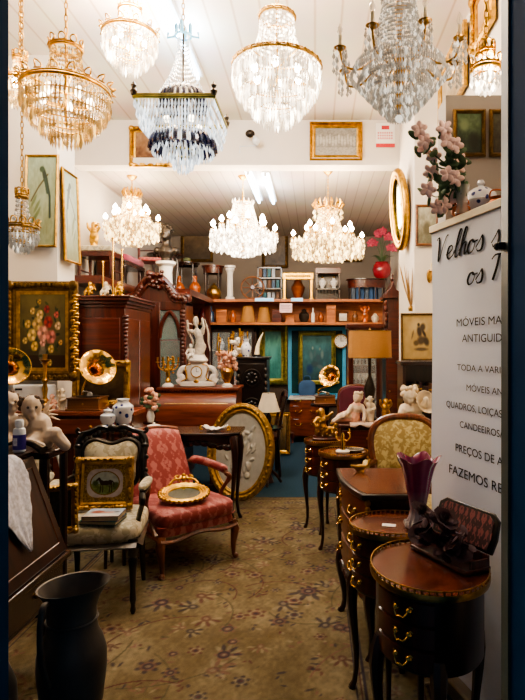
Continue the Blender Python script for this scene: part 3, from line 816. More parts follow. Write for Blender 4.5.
cam = bpy.data.cameras.new('camera'); co = bpy.data.objects.new('camera', cam); COL.objects.link(co)
cam.sensor_fit = 'VERTICAL'; cam.sensor_height = 36; cam.lens = FOC / 700 * 36
cam.shift_x = -(VX - 262.5) / 700; cam.shift_y = -(350 - VY) / 700
cam.clip_start = .05
co.location = (0, 0, EYE); co.rotation_euler = (PI / 2, 0, 0); bpy.context.scene.camera = co
bpy.context.scene.view_settings.view_transform = 'AgX'
bpy.context.scene.view_settings.look = 'AgX - Medium High Contrast'
bpy.context.scene.view_settings.exposure = .3
bpy.context.scene.cycles.use_denoising = True
# ================================================================== LEFT SIDE
# ------------------------------------------------------------------ slant-front bureau by the door
def bureau():
    t = thing('slant_front_bureau', 'dark slant-front writing bureau with lace cloth hanging over its lid, by left door edge', 'desk', (0, 0, 0))
    x0, x1, xt, y0, y1 = -1.75, -1.07, -1.215, 1.55, 2.4
    # carcass seen from the end: back, flat top, sloping front, lower body
    m = MB(); poly = [(x0, .56), (x1 - .005, .56), (x1 - .005, .62), (xt - .015, 1.02), (xt - .015, 1.03), (x0, 1.03)]
    m.prism(poly, y0, y1); m.build('carcass', M['dark'], t, bevel=.004)
    box(x0 - .01, xt + .008, y0 - .01, y1 + .012, 1.03, 1.05).build('top', M['dark_h'], t, bevel=.005)
    a = math.atan2(x1 - xt, .40); L = .40 / math.cos(a)
    lid = thing_child('lid', t, ((x1 + xt) / 2 + .004, (y0 + y1) / 2, .825), (0, -a, 0))
    box(-.016, .006, -(y1 - y0) / 2 + .01, (y1 - y0) / 2 - .004, -L / 2, L / 2).build('lid_panel', M['dark'], lid, bevel=.004)
    ln = MB(); hw = (y1 - y0) / 2 - .05; hh = L / 2 - .045
    for p in (((.0075, -hw, -hh), (.0075, hw, -hh)), ((.0075, hw, -hh), (.0075, hw, hh)), ((.0075, hw, hh), (.0075, -hw, hh)), ((.0075, -hw, hh), (.0075, -hw, -hh))): ln.tube(p, .0022, 4)
    ln.build('inlay_line', M['fruit'], lid)
    box(x0, x1 + .022, y0 - .012, y1 + .012, .595, .622).build('moulding', M['dark_h'], t, bevel=.005)
    dr = box(x1 - .012, x1 + .004, y0 + .03, y1 - .03, .475, .59); 
    box(x0, x1 - .008, y0 + .005, y1 - .005, .45, .6).build('drawer_case', M['dark'], t, bevel=.004)
    d = dr.build('drawer', M['dark_h'], t, bevel=.003)
    for yy in (1.78, 2.18): bail(MB(), (x1 + .004, yy, .54), (1, 0, 0)).build('handle', M['brass_old'], d)
    for lx, ly, dx, dy in ((x1 - .05, y1 - .05, .7, .7), (x1 - .05, y0 + .05, .7, -.7), (x0 + .05, y1 - .05, -.7, .7), (x0 + .05, y0 + .05, -.7, -.7)):
        cabriole(MB(), lx, ly, .47, dx, dy, .03, .035).build('leg', M['dark'], t)
    return t
def thing_child(name, parent, loc, rot=(0, 0, 0)):
    o = bpy.data.objects.new(name, None); COL.objects.link(o); o.parent = parent; o.location = loc; o.rotation_euler = rot; o.empty_display_size = .03; return o
bureau()
t = thing('plaster_figure_stand', 'dark stand behind the bureau under the plaster cherubs', 'stand', (-1.36, 2.56, 0))
box(-.2, .2, -.12, .12, 1.0, 1.03).build('table_top', M['dark_h'], t, bevel=.004)
for sx in (-.17, .17):
    for sy in (-.09, .09): MB().tube([(sx, sy, 0), (sx, sy, 1.0)], [.014, .02], 8).build('leg', M['dark'], t)
box(-.18, .18, -.1, .1, .3, .32).build('lower_shelf', M['dark_h'], t, bevel=.003)
# lace cloth: lies on the top, hangs over the sloping lid in a point
def lace():
    nx, ny = 26, 15; vs = []; fs = []
    xt, x1 = -1.215, -1.07
    for i in range(nx + 1):
        s = i / nx * .55                        # distance along the cloth, from the back of the top over the edge
        for j in range(ny + 1):
            q = -1 + 2 * j / ny
            if s < .2: hw = .085; x, z = -1.40 + s, 1.055
            else:
                e = s - .2; ww = e / .35
                hw = (.085 if ww < .18 else .1 - .095 * ((ww - .18) / .82) ** 1.1) * (1 + .16 * abs(math.sin(ww * 13)))
                c, sn = (xt + .012 - x1 - .012), .40
                k = e / math.hypot(.145, .41)
                x = xt + .022 + .145 * k; z = 1.05 - .41 * k
            y = 2.12 + hw * 1.5 * q
            vs.append((x + .003 * math.sin(q * 9), y, z + .002 * math.cos(q * 7)))
    for i in range(nx):
        for j in range(ny):
            a = i * (ny + 1) + j; fs.append((a, a + 1, a + ny + 2, a + ny + 1))
    o = MB().add(vs, fs).build('lace_cloth', M['lace'], None, smooth=60)
    o.modifiers.new('thick', 'SOLIDIFY').thickness = .003
    tag(o, 'pointed white lace runner draped over the bureau lid', 'cloth')
lace()
def bottle():
    t = thing('spray_bottle', 'white plastic bottle with violet label on the lace cloth', 'bottle', (-1.238, 2.345, 1.052))
    MB().lathe([(.020, 0), (.025, .004), (.025, .085), (.022, .098), (.013, .104), (.013, .108)], 24).build('bottle_body', M['white'], t)
    MB().lathe([(.0255, .012), (.0255, .074)], 24, cap=False).build('label_band', M['violet'], t)
    MB().lathe([(.017, .106), (.017, .132), (.015, .135)], 20).build('cap', M['white'], t)
    box(-.012, .004, -.0272, -.0252, .03, .062).build('label_panel', M['lace'], t)
bottle()

# ------------------------------------------------------------------ plaster cherubs reclining on the bureau
def cherub_large(label, loc, flip, J, rotz=0):
    t = thing('cherub_figure', label, 'figurine', loc, rotz)
    body_bm(J, .88).build('body', M['flesh'], t, fuse=.006)
    hd = Vector(J['head']); h = MB()
    f = Vector(J.get('face', (0, -1, 0)))
    for k in range(34):
        a, b = rnd.uniform(0, 2 * PI), rnd.uniform(-.2, 1.4)
        d = Vector((math.cos(a) * math.cos(b), math.sin(a) * math.cos(b), math.sin(b)))
        if d.dot(f) > .15: continue
        h.ball(hd + d * .058, rnd.uniform(.014, .021), 7, 5)
    h.build('hair', M['hair'], t)
    sv = Vector((-f.y, f.x, 0)).normalized()
    for sd in (-1, 1):
        MB().ball(hd + f.normalized() * .05 + sv * .021 * sd + Vector((0, 0, .008)), .008, 8, 6).build('eye', M['hair'], t)
        w = MB(); ch = Vector(J['chest'])
        for k in range(5):
            q = k / 4; p0 = ch - f * .06 + Vector((.03 * sd, 0, .03)); p1 = p0 - f * .05 + Vector((sd * (.06 + .05 * q), 0, .11 - .13 * q))
            w.tube([p0, (p0 + p1) / 2 + Vector((0, 0, .015)), p1], [.016, .02, .004], 6, flat=.4)
        w.build('wing', M['flesh'], t)
    t.scale = (.8, .8, .8)
    return t
cherub_large('plaster cherub with brown curls and outstretched leg, reclining behind the white bottle', (W(36, 2.56), 2.56, 1.03), 1,
    dict(head=(-.015, -.02, .235), neck=(0, 0, .165), chest=(.01, 0, .125), hip=(.02, .01, .05), face=(.5, -.85, -.1),
         arms=[[(.055, -.01, .145), (.085, -.05, .085), (.05, -.09, .04)], [(-.045, 0, .14), (-.1, -.03, .15), (-.15, -.05, .17)]],
         legs=[[(.055, -.02, .05), (.13, -.05, .085), (.185, -.04, .02)], [(.03, -.05, .045), (.02, -.12, .035), (.09, -.13, .022)]]))
cherub_large('plaster cherub with dark wings half cut by the left door edge', (W(6, 2.53), 2.53, 1.03), -1,
    dict(head=(.005, .02, .26), neck=(0, .01, .19), chest=(0, 0, .14), hip=(-.02, 0, .05), face=(.7, -.7, 0),
         arms=[[(.05, -.01, .15), (.1, -.03, .16), (.13, -.05, .15)], [(-.055, 0, .15), (-.09, -.03, .1), (-.05, -.07, .08)]],
         legs=[[(.03, -.05, .05), (.06, -.12, .06), (.055, -.14, .02)], [(-.05, -.03, .05), (-.09, -.1, .055), (-.05, -.13, .02)]]))
m = MB().tube(catmull([(-.09, 0, 0), (-.03, -.02, .02), (.04, -.03, .015), (.1, -.05, -.01)], 5), [.004 + .0011 * i for i in range(16)], 8)
m.lathe([(.018, 0), (.026, .016), (.034, .026), (.03, .026), (.02, .014)], 14, (0, 0, 0)) if False else None
tag(m.build('toy_horn', M['bronze'], None, loc=(W(26, 2.4), 2.4, 1.068)), 'small dark metal horn held between the two plaster cherubs', 'horn')

# ------------------------------------------------------------------ pewter pitcher and jar on the floor
def pitcher():
    Y = 1.78; t = thing('pitcher', 'tall blackened metal pitcher standing on the carpet by the bureau', 'pitcher', (W(72, Y), Y, .006)); t.scale = (.93, .93, 1)
    o = [(.075, 0), (.078, .01), (.062, .03), (.06, .05), (.08, .2), (.1, .36), (.113, .47), (.112, .52), (.1, .56), (.086, .585), (.08, .62), (.08, .66), (.088, .695), (.108, .73), (.112, .735), (.106, .733), (.084, .69), (.075, .655), (.075, .61), (.08, .58), (.0, .55)]
    b = MB().lathe(o, 44)
    # pull the rim out into a lip on the far right
    b.v = [(x + (max(0, z - .66) / .075) * max(0, x) * .12, y, z + (max(0, z - .68) / .055) * x * .07) for x, y, z in b.v]
    b.build('pitcher_body', M['pewter'], t)
    MB().tube(catmull([(-.035, -.1, .715), (-.035, -.13, .715), (-.038, -.145, .66), (-.036, -.143, .57), (-.03, -.125, .5), (-.026, -.108, .47)], 5), .011, 8, flat=.7).build('handle', M['pewter'], t)
    MB().ring(.0825, .004, .625, 40, 6).build('neck_band', M['pewter'], t)
pitcher()
Y = 1.62
t = thing('metal_jar', 'round dark metal jar in the bottom left corner beside the pitcher', 'jar', (W(-22, Y), Y, 0))
MB().lathe([(.06, 0), (.062, .01), (.05, .03), (.085, .2), (.105, .4), (.1, .5), (.075, .57), (.05, .6), (.055, .63), (.05, .63), (.04, .6), (0, .55)], 36).build('jar_body', M['pewter'], t)
MB().ring(.055, .006, .63, 30, 6).build('rim', M['pewter'], t)

# ------------------------------------------------------------------ carved dark chairs with cream tapestry
def cream_chair(label, loc, rotz):
    t = thing('carved_side_chair', label, 'chair', loc, rotz)
    w, d = .25, .24
    MB().superq((0, 0, .445), (w, d, .06), .5, .35, 40, 14).build('seat', M['cream'], t)
    rl = MB()
    for a in (((-w, -d), (w, -d)), ((w, -d), (w * .86, d)), ((-w, -d), (-w * .86, d)), ((-w * .86, d), (w * .86, d))):
        rl.tube([(a[0][0] * .96, a[0][1] * .96, .385), (a[1][0] * .96, a[1][1] * .96, .385)], .032, 4, flat=.55)
    rl.build('seat_rail', M['ebony'], t)
    for sx in (-1, 1):
        MB().lathe([(.010, 0), (.017, .02), (.012, .05), (.019, .08), (.015, .14), (.021, .25), (.027, .3), (.02, .315), (.028, .33), (.028, .42)], 16, (sx * .215, -.205, 0)).build('leg', M['ebony'], t)
        MB().tube([(sx * .2, .25, 0), (sx * .195, .22, .2), (sx * .19, .2, .4)], [.014, .019, .024], 8).build('leg', M['ebony'], t)
        st = catmull([(sx * .19, .205, .38), (sx * .2, .225, .6), (sx * .2, .26, .78), (sx * .205, .29, .88), (sx * .17, .3, .935)], 6)
        sb = MB().tube(st, .02, 8)
        for q in (.62, .70, .78, .85): sb.ball((sx * .205, .225 + (q - .6) * .2, q), (.026, .02, .022), 8, 6)
        sb.build('back_stile', M['ebony'], t)
        ar = catmull([(sx * .205, .24, .68), (sx * .25, .12, .67), (sx * .262, -.02, .655), (sx * .25, -.12, .64)], 5)
        ab = MB().tube(ar, .016, 8).tube(catmull([(sx * .25, -.11, .64), (sx * .258, -.15, .6), (sx * .23, -.11, .5), (sx * .225, -.12, .4)], 5), [.018] * 6 + [.014] * 6 + [.018] * 4, 8)
        a = ab.build('armrest', M['ebony'], t)
        MB().at((sx * .256, -.03, .68), (.08, 0, -.1 * sx)).superq((0, 0, 0), (.028, .1, .022), .7, .7, 16, 8).build('arm_pad', M['cream'], a)
    # upholstered back in a shaped frame with a carved crest
    pts = catmull([(-.14, .63), (-.155, .74), (-.16, .84), (-.1, .885), (0, .86), (.1, .885), (.16, .84), (.155, .74), (.14, .63), (0, .615), (-.14, .63)], 5)[:-1]
    bp = MB().at((0, .235, 0), (0, 0, 0)); n = len(pts); ya = lambda z: (z - .62) * .2
    vs = [(x, ya(z) - .012, z) for x, z in pts] + [(x * .75, ya(.75 + (z - .75) * .75) - .035, .75 + (z - .75) * .75) for x, z in pts] + [(0, ya(.75) - .045, .75)] + [(x, ya(z) + .03, z) for x, z in pts]
    fs = [(i, (i + 1) % n, n + (i + 1) % n, n + i) for i in range(n)] + [(n + i, n + (i + 1) % n, 2 * n) for i in range(n)] + [((i + 1) % n, i, 2 * n + 1 + i, 2 * n + 1 + (i + 1) % n) for i in range(n)] + [tuple(2 * n + 1 + i for i in range(n))]
    bp.add(vs, fs).build('back_pad', M['cream'], t, smooth=70)
    fr = MB().tube([(x * 1.06, .235 + ya(z), .755 + (z - .755) * 1.05) for x, z in pts], .017, 8, True)
    fr.build('back_frame', M['ebony'], t)
    cr = MB(); yy = .235 + ya(.93)
    for k in range(-7, 8):
        q = k / 7; z = .925 + .028 * math.cos(q * 2.4) - .035 * q * q
        cr.ball((q * .185, yy, z), (.02, .018, .02 + .008 * math.cos(k * 2)), 8, 6)
    cr.ball((0, yy - .01, .962), (.03, .02, .026), 10, 8)
    for s in (-1, 1):
        cr.tube(catmull([(s * .02, yy, .955), (s * .07, yy, .97), (s * .13, yy, .945), (s * .19, yy, .93), (s * .215, yy, .945), (s * .205, yy, .965)], 4), [.016] * 12 + [.012] * 9, 7)
    cr.build('crest', M['ebony'], t)
    return t
cream_chair('carved black armchair with cream tapestry seat holding the horse picture', (-1.255, 3.29, .006), R(8))
cream_chair('carved black armchair mostly hidden behind the bureau and plaster cherubs', (-1.9, 3.4, 0), R(14))
# the horse picture leaning against the chair back
def horse(U, V):
    asp = .8
    img = np.zeros(U.shape + (3,)) + hx('#b2aaaa') + noise2(U, V, 12, 4)[..., None] * .08
    d = np.hypot((U - .5) / .46, (V - .5) / .4) + .08 * np.cos(4 * np.arctan2(V - .5, U - .5))
    k = (d > 1)[..., None]; img = np.where(k, hx('#8a7038') + noise2(U, V, 40, 7)[..., None] * .3, img)
    oval = np.hypot((U - .5) / .33, (V - .5) / .30)
    n = noise2(U, V, 14, 8)
    scene = np.where((V > .47 + n * .08)[..., None], hx('#98a29c') + n[..., None] * .1, hx('#5c6a38') + n[..., None] * .2)
    ell(scene, U, V, .28, .5, .09, .09, 0, '#39482b', .5); ell(scene, U, V, .75, .47, .1, .06, 0, '#46522f', .5)
    br = '#2a1a14'
    ell(scene, U, V, .52, .5, .13, .068, 0, br, .2); ell(scene, U, V, .62, .515, .06, .07, 0, br, .2); ell(scene, U, V, .43, .51, .055, .075, .3, br, .2)
    stroke(scene, U, V, [(.41, .53), (.36, .61)], .038, br, 1, asp); stroke(scene, U, V, [(.365, .615), (.31, .575)], .025, br, 1, asp)
    for x, x2 in ((.41, .4), (.45, .455), (.62, .615), (.655, .665)): stroke(scene, U, V, [(x, .47), (x2, .33), (x2 - .008, .26)], .015, br, 1, asp)
    stroke(scene, U, V, [(.67, .55), (.71, .5), (.71, .4)], .014, '#160d0a', 1, asp)
    img = np.where((oval < 1)[..., None], scene, img)
    ring_ = (np.abs(oval - 1.02) < .045)[..., None]; return np.where(ring_, hx('#7a5c24'), img)
painting('horse_picture', 'gilt ornate picture of a brown horse propped on the cream armchair', (-1.263, 3.37, .67), .335, .31, .045, M['gold_dull'], horse, R(6), R(-9), ornate=8, nx=110, nz=100, seed=3)
# --- picture books
def book(label, loc, rotz, w, d, h, cover, art=None):
    t = thing('picture_book', label, 'book', loc, rotz)
    box(-w / 2 + .004, w / 2 - .003, -d / 2 + .003, d / 2 - .003, .003, h - .003).build('pages', M['pages'], t)
    MB().box(-w / 2, w / 2, -d / 2, d / 2, 0, .003).box(-w / 2, -w / 2 + .004, -d / 2, d / 2, 0, h).box(-w / 2, w / 2, -d / 2, d / 2, h - .003, h).build('cover', cover, t, bevel=.001)
    if art: sheet('cover_picture', w - .006, d - .006, 40, 40, art, attr_mat('glossy_print', .3), t, (0, 0, h + .0008), floor=True)
def cover1(U, V):
    n = noise2(U, V, 10, 2); img = ground(U, '#c9c2b4', '#9db4d0', V); img = img + n[..., None] * .08
    ell(img, U, V, .3, .55, .22, .2, 0, '#a8604c', .4); ell(img, U, V, .62, .5, .24, .1, .1, '#c98a74', .4); ell(img, U, V, .5, .2, .5, .16, 0, '#e4e0d8', .5); ell(img, U, V, .85, .55, .1, .12, 0, '#5a5a62', .5); ell(img, U, V, .2, .8, .08, .07, 0, '#f0f0f0', .4)
    return img
book('teal covered book lying under the picture book on the cream chair seat', (-1.19, 3.15, .511), R(-4), .21, .16, .02, M['teal'])
book('glossy picture book with town view cover, on top on the cream chair', (-1.182, 3.145, .532), R(3), .2, .155, .028, M['purplebook'], cover1)

# white bent wooden hoop and the gilt frame between the chairs
o = MB().tube(catmull([(.01, -.02, .01), (.015, 0, .4), (.0, .01, .76), (-.02, .01, .93), (-.07, 0, 1.0), (-.12, -.01, .97)], 7), [.014] * 36, 8, flat=.45).build('bentwood_hoop', mat('grey_white_paint', '#a4aaaa', .5), None, loc=(-1.245, 2.76, 0))
o.location.z = .0
tag(o, 'white curved bent strip standing between the two carved armchairs', 'hoop')
def plainart(c0, c1, seed, blobs=()):
    def f(U, V):
        n = noise2(U, V, 7, seed); img = ground(U, c0, c1, V, n * .5) + noise2(U, V, 18, seed + 1)[..., None] * .07
        for b in blobs: ell(img, U, V, *b)
        return img
    return f
painting('framed_picture', 'small gilt picture frame leaning on the chair behind the bureau', (W(66, 3.1), 3.0, .62), .2, .26, .035, M['gold_dull'], plainart('#1c1812', '#3a3020', 4), R(25), R(-8), ornate=6, nx=20)

# ------------------------------------------------------------------ crimson armchair
def red_chair():
    t = thing('crimson_armchair', 'crimson damask armchair with carved walnut frame, gilt mirror on seat', 'armchair', (-.97, 3.98, .006), R(42))
    w, d = .29, .29
    MB().superq((0, -.03, .36), (w, d + .01, .065), .45, .3, 44, 14).build('seat', M['red'], t)
    MB().superq((0, -.02, .285), (w - .004, d - .004, .04), .3, .22, 40, 8).build('seat_base', M['red'], t)
    rl = MB()
    pts = []
    for k in range(13):
        q = -1 + k / 6; pts.append((q * w, -d - .005, .245 + .012 * math.cos(q * PI * 1.5) - .012))
    rl.tube(pts, .02, 6, flat=.8)
    for s in (-1, 1): rl.tube([(s * w, -d, .245), (s * (w - .01), d - .02, .245)], .02, 6, flat=.8)
    rl.tube([(-w + .01, d - .02, .245), (w - .01, d - .02, .245)], .02, 6)
    rl.build('seat_rail', M['fruit'], t)
    MB().ring(1, .006, 0, 8, 5) if False else None
    pp = MB().tube([(-w - .004, -d + .02, .318), (-w + .03, -d - .008, .318), (w - .03, -d - .008, .318), (w + .004, -d + .02, .318)], .006, 6); pp.build('piping', M['red'], t)
    # raked back, slightly rounded and tapering upward
    b = MB(); nx, nz = 10, 12; th = .045
    def P(u, v, f): 
        x = u * (.245 - .035 * v) * (1 - .0 * v); z = .36 + .495 * v - .03 * u * u * v; y = .2 + .2 * v + (-th * (1 - .6 * u ** 4) * (1 - .5 * (2 * v - 1) ** 6) if f else .035)
        return (x, y, z)
    for f in (1, 0):
        b.add([P(-1 + 2 * i / nx, j / nz, f) for j in range(nz + 1) for i in range(nx + 1)],
              [((j * (nx + 1) + i), (j * (nx + 1) + i + 1), ((j + 1) * (nx + 1) + i + 1), ((j + 1) * (nx + 1) + i))[::1 if f else -1] for j in range(nz) for i in range(nx)])
    n1 = (nx + 1) * (nz + 1); rim = [i for i in range(nx + 1)] + [j * (nx + 1) + nx for j in range(1, nz + 1)] + [nz * (nx + 1) + i for i in range(nx - 1, -1, -1)] + [j * (nx + 1) for j in range(nz - 1, 0, -1)]
    b.f += [(rim[(i + 1) % len(rim)], rim[i], rim[i] + n1, rim[(i + 1) % len(rim)] + n1) for i in range(len(rim))]
    b.build('backrest', M['red'], t, smooth=60)
    MB().tube([P(u, 1.0, 0)[:1] + (P(u, 1, 0)[1] - .02, P(u, 1, 0)[2] + .008) for u in np.linspace(-1, 1, 9)], .014, 8).build('top_rail', M['fruit'], t)
    for s in (-1, 1):
        ar = catmull([(s * .235, .27, .60), (s * .28, .12, .595), (s * .305, -.08, .575), (s * .3, -.16, .565)], 5)
        wd = MB().tube(ar, .016, 8).tube(catmull([(s * .3, -.15, .565), (s * .315, -.17, .53), (s * .29, -.1, .42), (s * .275, -.14, .33), (s * .285, -.24, .25)], 6), [.018] * 8 + [.015] * 9 + [.02] * 8, 8)
        a = wd.build('armrest', M['fruit'], t)
        MB().tube([(x, y, z + .018) for x, y, z in ar[1:-2]], [.012] + [.028] * (len(ar) - 5) + [.014], 10).build('arm_pad', M['red'], a)
        lg = MB().tube([(s * .27, -.27, .255), (s * .285, -.29, .2), (s * .275, -.285, .1), (s * .272, -.29, .03), (s * .285, -.305, 0)], [.03, .032, .02, .014, .022], 10)
        lg.ball((s * .282, -.302, .014), .02, 8, 6); lg.build('leg', M['fruit'], t)
        MB().tube([(s * .25, .24, .26), (s * .255, .27, .12), (s * .26, .31, 0)], [.024, .02, .016], 8).build('leg', M['fruit'], t)
red_chair()
def oval_mirror():
    t = thing('oval_mirror', 'small oval gilt mirror with carved crest lying on the crimson seat', 'mirror', (-.9, 3.85, .47), rot=(R(13), 0, R(14)))
    fr = MB()
    for k, (rx, r, z) in enumerate(((.132, .012, .012), (.15, .014, .014), (.115, .007, .012))): fr.ring(rx, r, z, 44, 8, Ry=rx * .82)
    for i in range(30):
        a = 2 * PI * i / 30; fr.ball((.165 * math.cos(a), .135 * math.sin(a), .014), (.014, .012, .012), 7, 5)
    f = fr.build('frame', M['gold'], t)
    cr = MB()
    for s in (-1, 1):
        cr.tube(catmull([(s * .1, .12, .02), (s * .07, .16, .035), (s * .03, .155, .045), (s * .02, .19, .05)], 4), .008, 6)
        cr.tube(catmull([(s * .03, .15, .03), (s * .06, .185, .045), (s * .04, .2, .05)], 4), .007, 6)
    cr.ball((0, .19, .055), .014, 8, 6); cr.ball((0, .16, .04), .02, 8, 6); cr.build('crest', M['gold'], t)
    MB().lathe([(.112, .010), (.0, .0105)], 40, sy=.82).build('mirror_glass', M['mirror'], t)
    MB().lathe([(.15, .002), (.15, .009), (0, .009)], 40, sy=.82).build('backing', M['back'], t)
oval_mirror()

# ------------------------------------------------------------------ long sideboard with the gramophone
SZ = 1.0
def sideboard():
    t = thing('sideboard', 'long brown sideboard carrying gramophone and blue vases, behind the cream armchair', 'sideboard', (-1.865, 4.36, 0))
    w, d = .485, .14
    box(-w, w, -d, d, .12, SZ - .035).build('carcass', M['mahog'], t, bevel=.004)
    box(-w - .02, w + .02, -d - .02, d + .01, SZ - .035, SZ).build('top', M['mahog_l'], t, bevel=.006)
    dr = box(-w + .03, w - .03, -d - .012, -d, SZ - .17, SZ - .06).build('drawer', M['mahog_l'], t, bevel=.004)
    for x in (-.18, .18): MB().ball((x, -d - .02, SZ - .115), .013, 10, 8).build('knob', M['brass_old'], dr)
    for x in (-.25, .25):
        dd = box(x - .2, x + .2, -d - .012, -d, .2, SZ - .2).build('door', M['mahog_l'], t, bevel=.004)
        box(x - .15, x + .15, -d - .018, -d - .011, .27, SZ - .27).build('door_panel', M['mahog'], dd, bevel=.004)
    for x in (-w + .04, w - .04):
        for y in (-d + .03, d - .03): MB().lathe([(.016, 0), (.03, .03), (.026, .07), (.035, .12)], 14, (x, y, 0)).build('foot', M['dark'], t)
sideboard()
def gramophone(label, loc, hornpos, aim, hr, rotz=0, sc=1.0, base=True):
    """box with crank, bent tone arm, flared brass horn aimed along aim"""
    t = thing('gramophone', label, 'gramophone', loc, rotz)
    k = sc
    box(-.16 * k, .16 * k, -.13 * k, .13 * k, .012 * k, .125 * k).build('case', M['walnut'], t, bevel=.006 * k)
    MB().box(-.175 * k, .175 * k, -.145 * k, .145 * k, 0, .02 * k).box(-.17 * k, .17 * k, -.14 * k, .14 * k, .118 * k, .132 * k).build('moulding', M['walnut'], t, bevel=.004)
    MB().ball((0, -.137 * k, .07 * k), .009 * k, 8, 6).lathe([(.02 * k, 0), (.02 * k, .003)], 12, (0, 0, 0)).build('escutcheon', M['brass_old'], t) if False else MB().ball((0, -.137 * k, .07 * k), .01 * k, 8, 6).build('knob', M['brass_old'], t)
    MB().lathe([(.115 * k, .132 * k), (.115 * k, .142 * k), (0, .142 * k)], 32).build('turntable', M['black'], t)
    hp = Vector(hornpos); a = Vector(aim).normalized()
    q = a.to_track_quat('Z', 'Y').to_matrix().to_4x4()
    prof = [(.016, -1.5), (.02, -1.2), (.03, -.85), (.052, -.5), (.1, -.2), (.16, -.05), (.2, 0)]
    pr = [(r / .2 * hr, z * hr * 1.05) for r, z in prof]
    h = MB(); h.M = Matrix.Translation(hp) @ q; h.lathe(pr + [(r * .97, z + .004) for r, z in reversed(pr)], 48, cap=False, lobes=10, amp=.05)
    h.ring(hr * 1.0, .004 * k, 0, 48, 6)
    ho = h.build('horn', M['brass'], t, smooth=60)
    e = hp - a * hr * 1.57
    MB().tube(catmull([e, e - a * .05 * k + Vector((0, 0, -.02 * k)), (-.09 * k, .1 * k, .22 * k), (-.1 * k, .1 * k, .135 * k)], 6), .013 * k, 8).build('horn_elbow', M['brass'], t)
    MB().tube(catmull([(-.1 * k, .1 * k, .15 * k), (-.06 * k, .04 * k, .19 * k), (.02 * k, -.02 * k, .18 * k), (.04 * k, -.05 * k, .155 * k)], 5), .009 * k, 8).build('tone_arm', M['steel'], t)
    MB().at((.045 * k, -.06 * k, .16 * k), (PI / 2, 0, 0)).lathe([(.0, 0), (.026 * k, 0), (.03 * k, .008 * k), (.026 * k, .016 * k), (0, .016 * k)], 20).build('sound_box', M['steel'], t)
    MB().tube([(.16 * k, 0, .07 * k), (.21 * k, 0, .07 * k), (.21 * k, -.06 * k, .045 * k), (.25 * k, -.06 * k, .045 * k)], .006 * k, 6).build('crank', M['brass_old'], t)
    return t
gramophone('brass horn gramophone on walnut case standing on the sideboard, behind the cream armchair', (W(88, 4.34), 4.34, SZ), (.125, -.12, .335), (.62, -.72, .34), .135, 0, .75)
gramophone('second gramophone with brass horn cut by the left door edge', (W(-12, 3.9), 3.9, .98), (.225, -.12, .378), (.6, -.75, .25), .125, 0, .8)
t = thing('side_cabinet', 'dark low cabinet under the gramophone at the left door edge', 'cabinet', (W(-12, 3.9), 3.93, 0))
box(-.18, .2, -.16, .2, .06, .96).build('carcass', M['dark'], t, bevel=.004)
box(-.2, .22, -.18, .21, .96, .98).build('top', M['dark_h'], t, bevel=.005)
dd = box(-.15, .16, -.172, -.16, .12, .9).build('door', M['dark'], t, bevel=.004); MB().ball((.11, -.18, .55), .012, 8, 6).build('knob', M['brass_old'], dd)
for x in (-.15, .15):
    for y in (-.12, .16): MB().lathe([(.02, 0), (.028, .06)], 10, (x, y, 0)).build('foot', M['dark'], t)

def candlestick(label, loc, h, m_=None, name='candlestick', group=None):
    t = thing(name, label, 'candlestick', loc, 0, group); m_ = m_ or M['brass_old']; k = h / .42
    MB().lathe([(.055 * k, 0), (.058 * k, .01 * k), (.03 * k, .03 * k), (.016 * k, .055 * k), (.026 * k, .075 * k), (.014 * k, .1 * k), (.022 * k, .16 * k), (.012 * k, .2 * k), (.024 * k, .225 * k), (.012 * k, .25 * k), (.015 * k, .34 * k), (.03 * k, .355 * k)], 18).build('column', m_, t)
    MB().lathe([(.012 * k, .355 * k), (.036 * k, .375 * k), (.04 * k, .38 * k), (.016 * k, .382 * k), (.017 * k, .42 * k)], 16).build('drip_pan', m_, t)
    return t
candlestick('tall turned brass candlestick on the sideboard before the flower painting', (W(45, 4.29), 4.29, SZ), .43)
t = thing('printer', 'white box-shaped printer on the sideboard behind the candlestick', 'printer', (W(37, 4.4), 4.4, SZ))
box(-.155, .12, -.07, .07, 0, .19).build('housing', M['white'], t, bevel=.012)
box(-.13, .1, -.075, -.068, .02, .07).build('paper_tray', M['lace'], t, bevel=.003)
box(-.135, -.08, -.073, -.068, .15, .165).build('badge', M['black'], t)
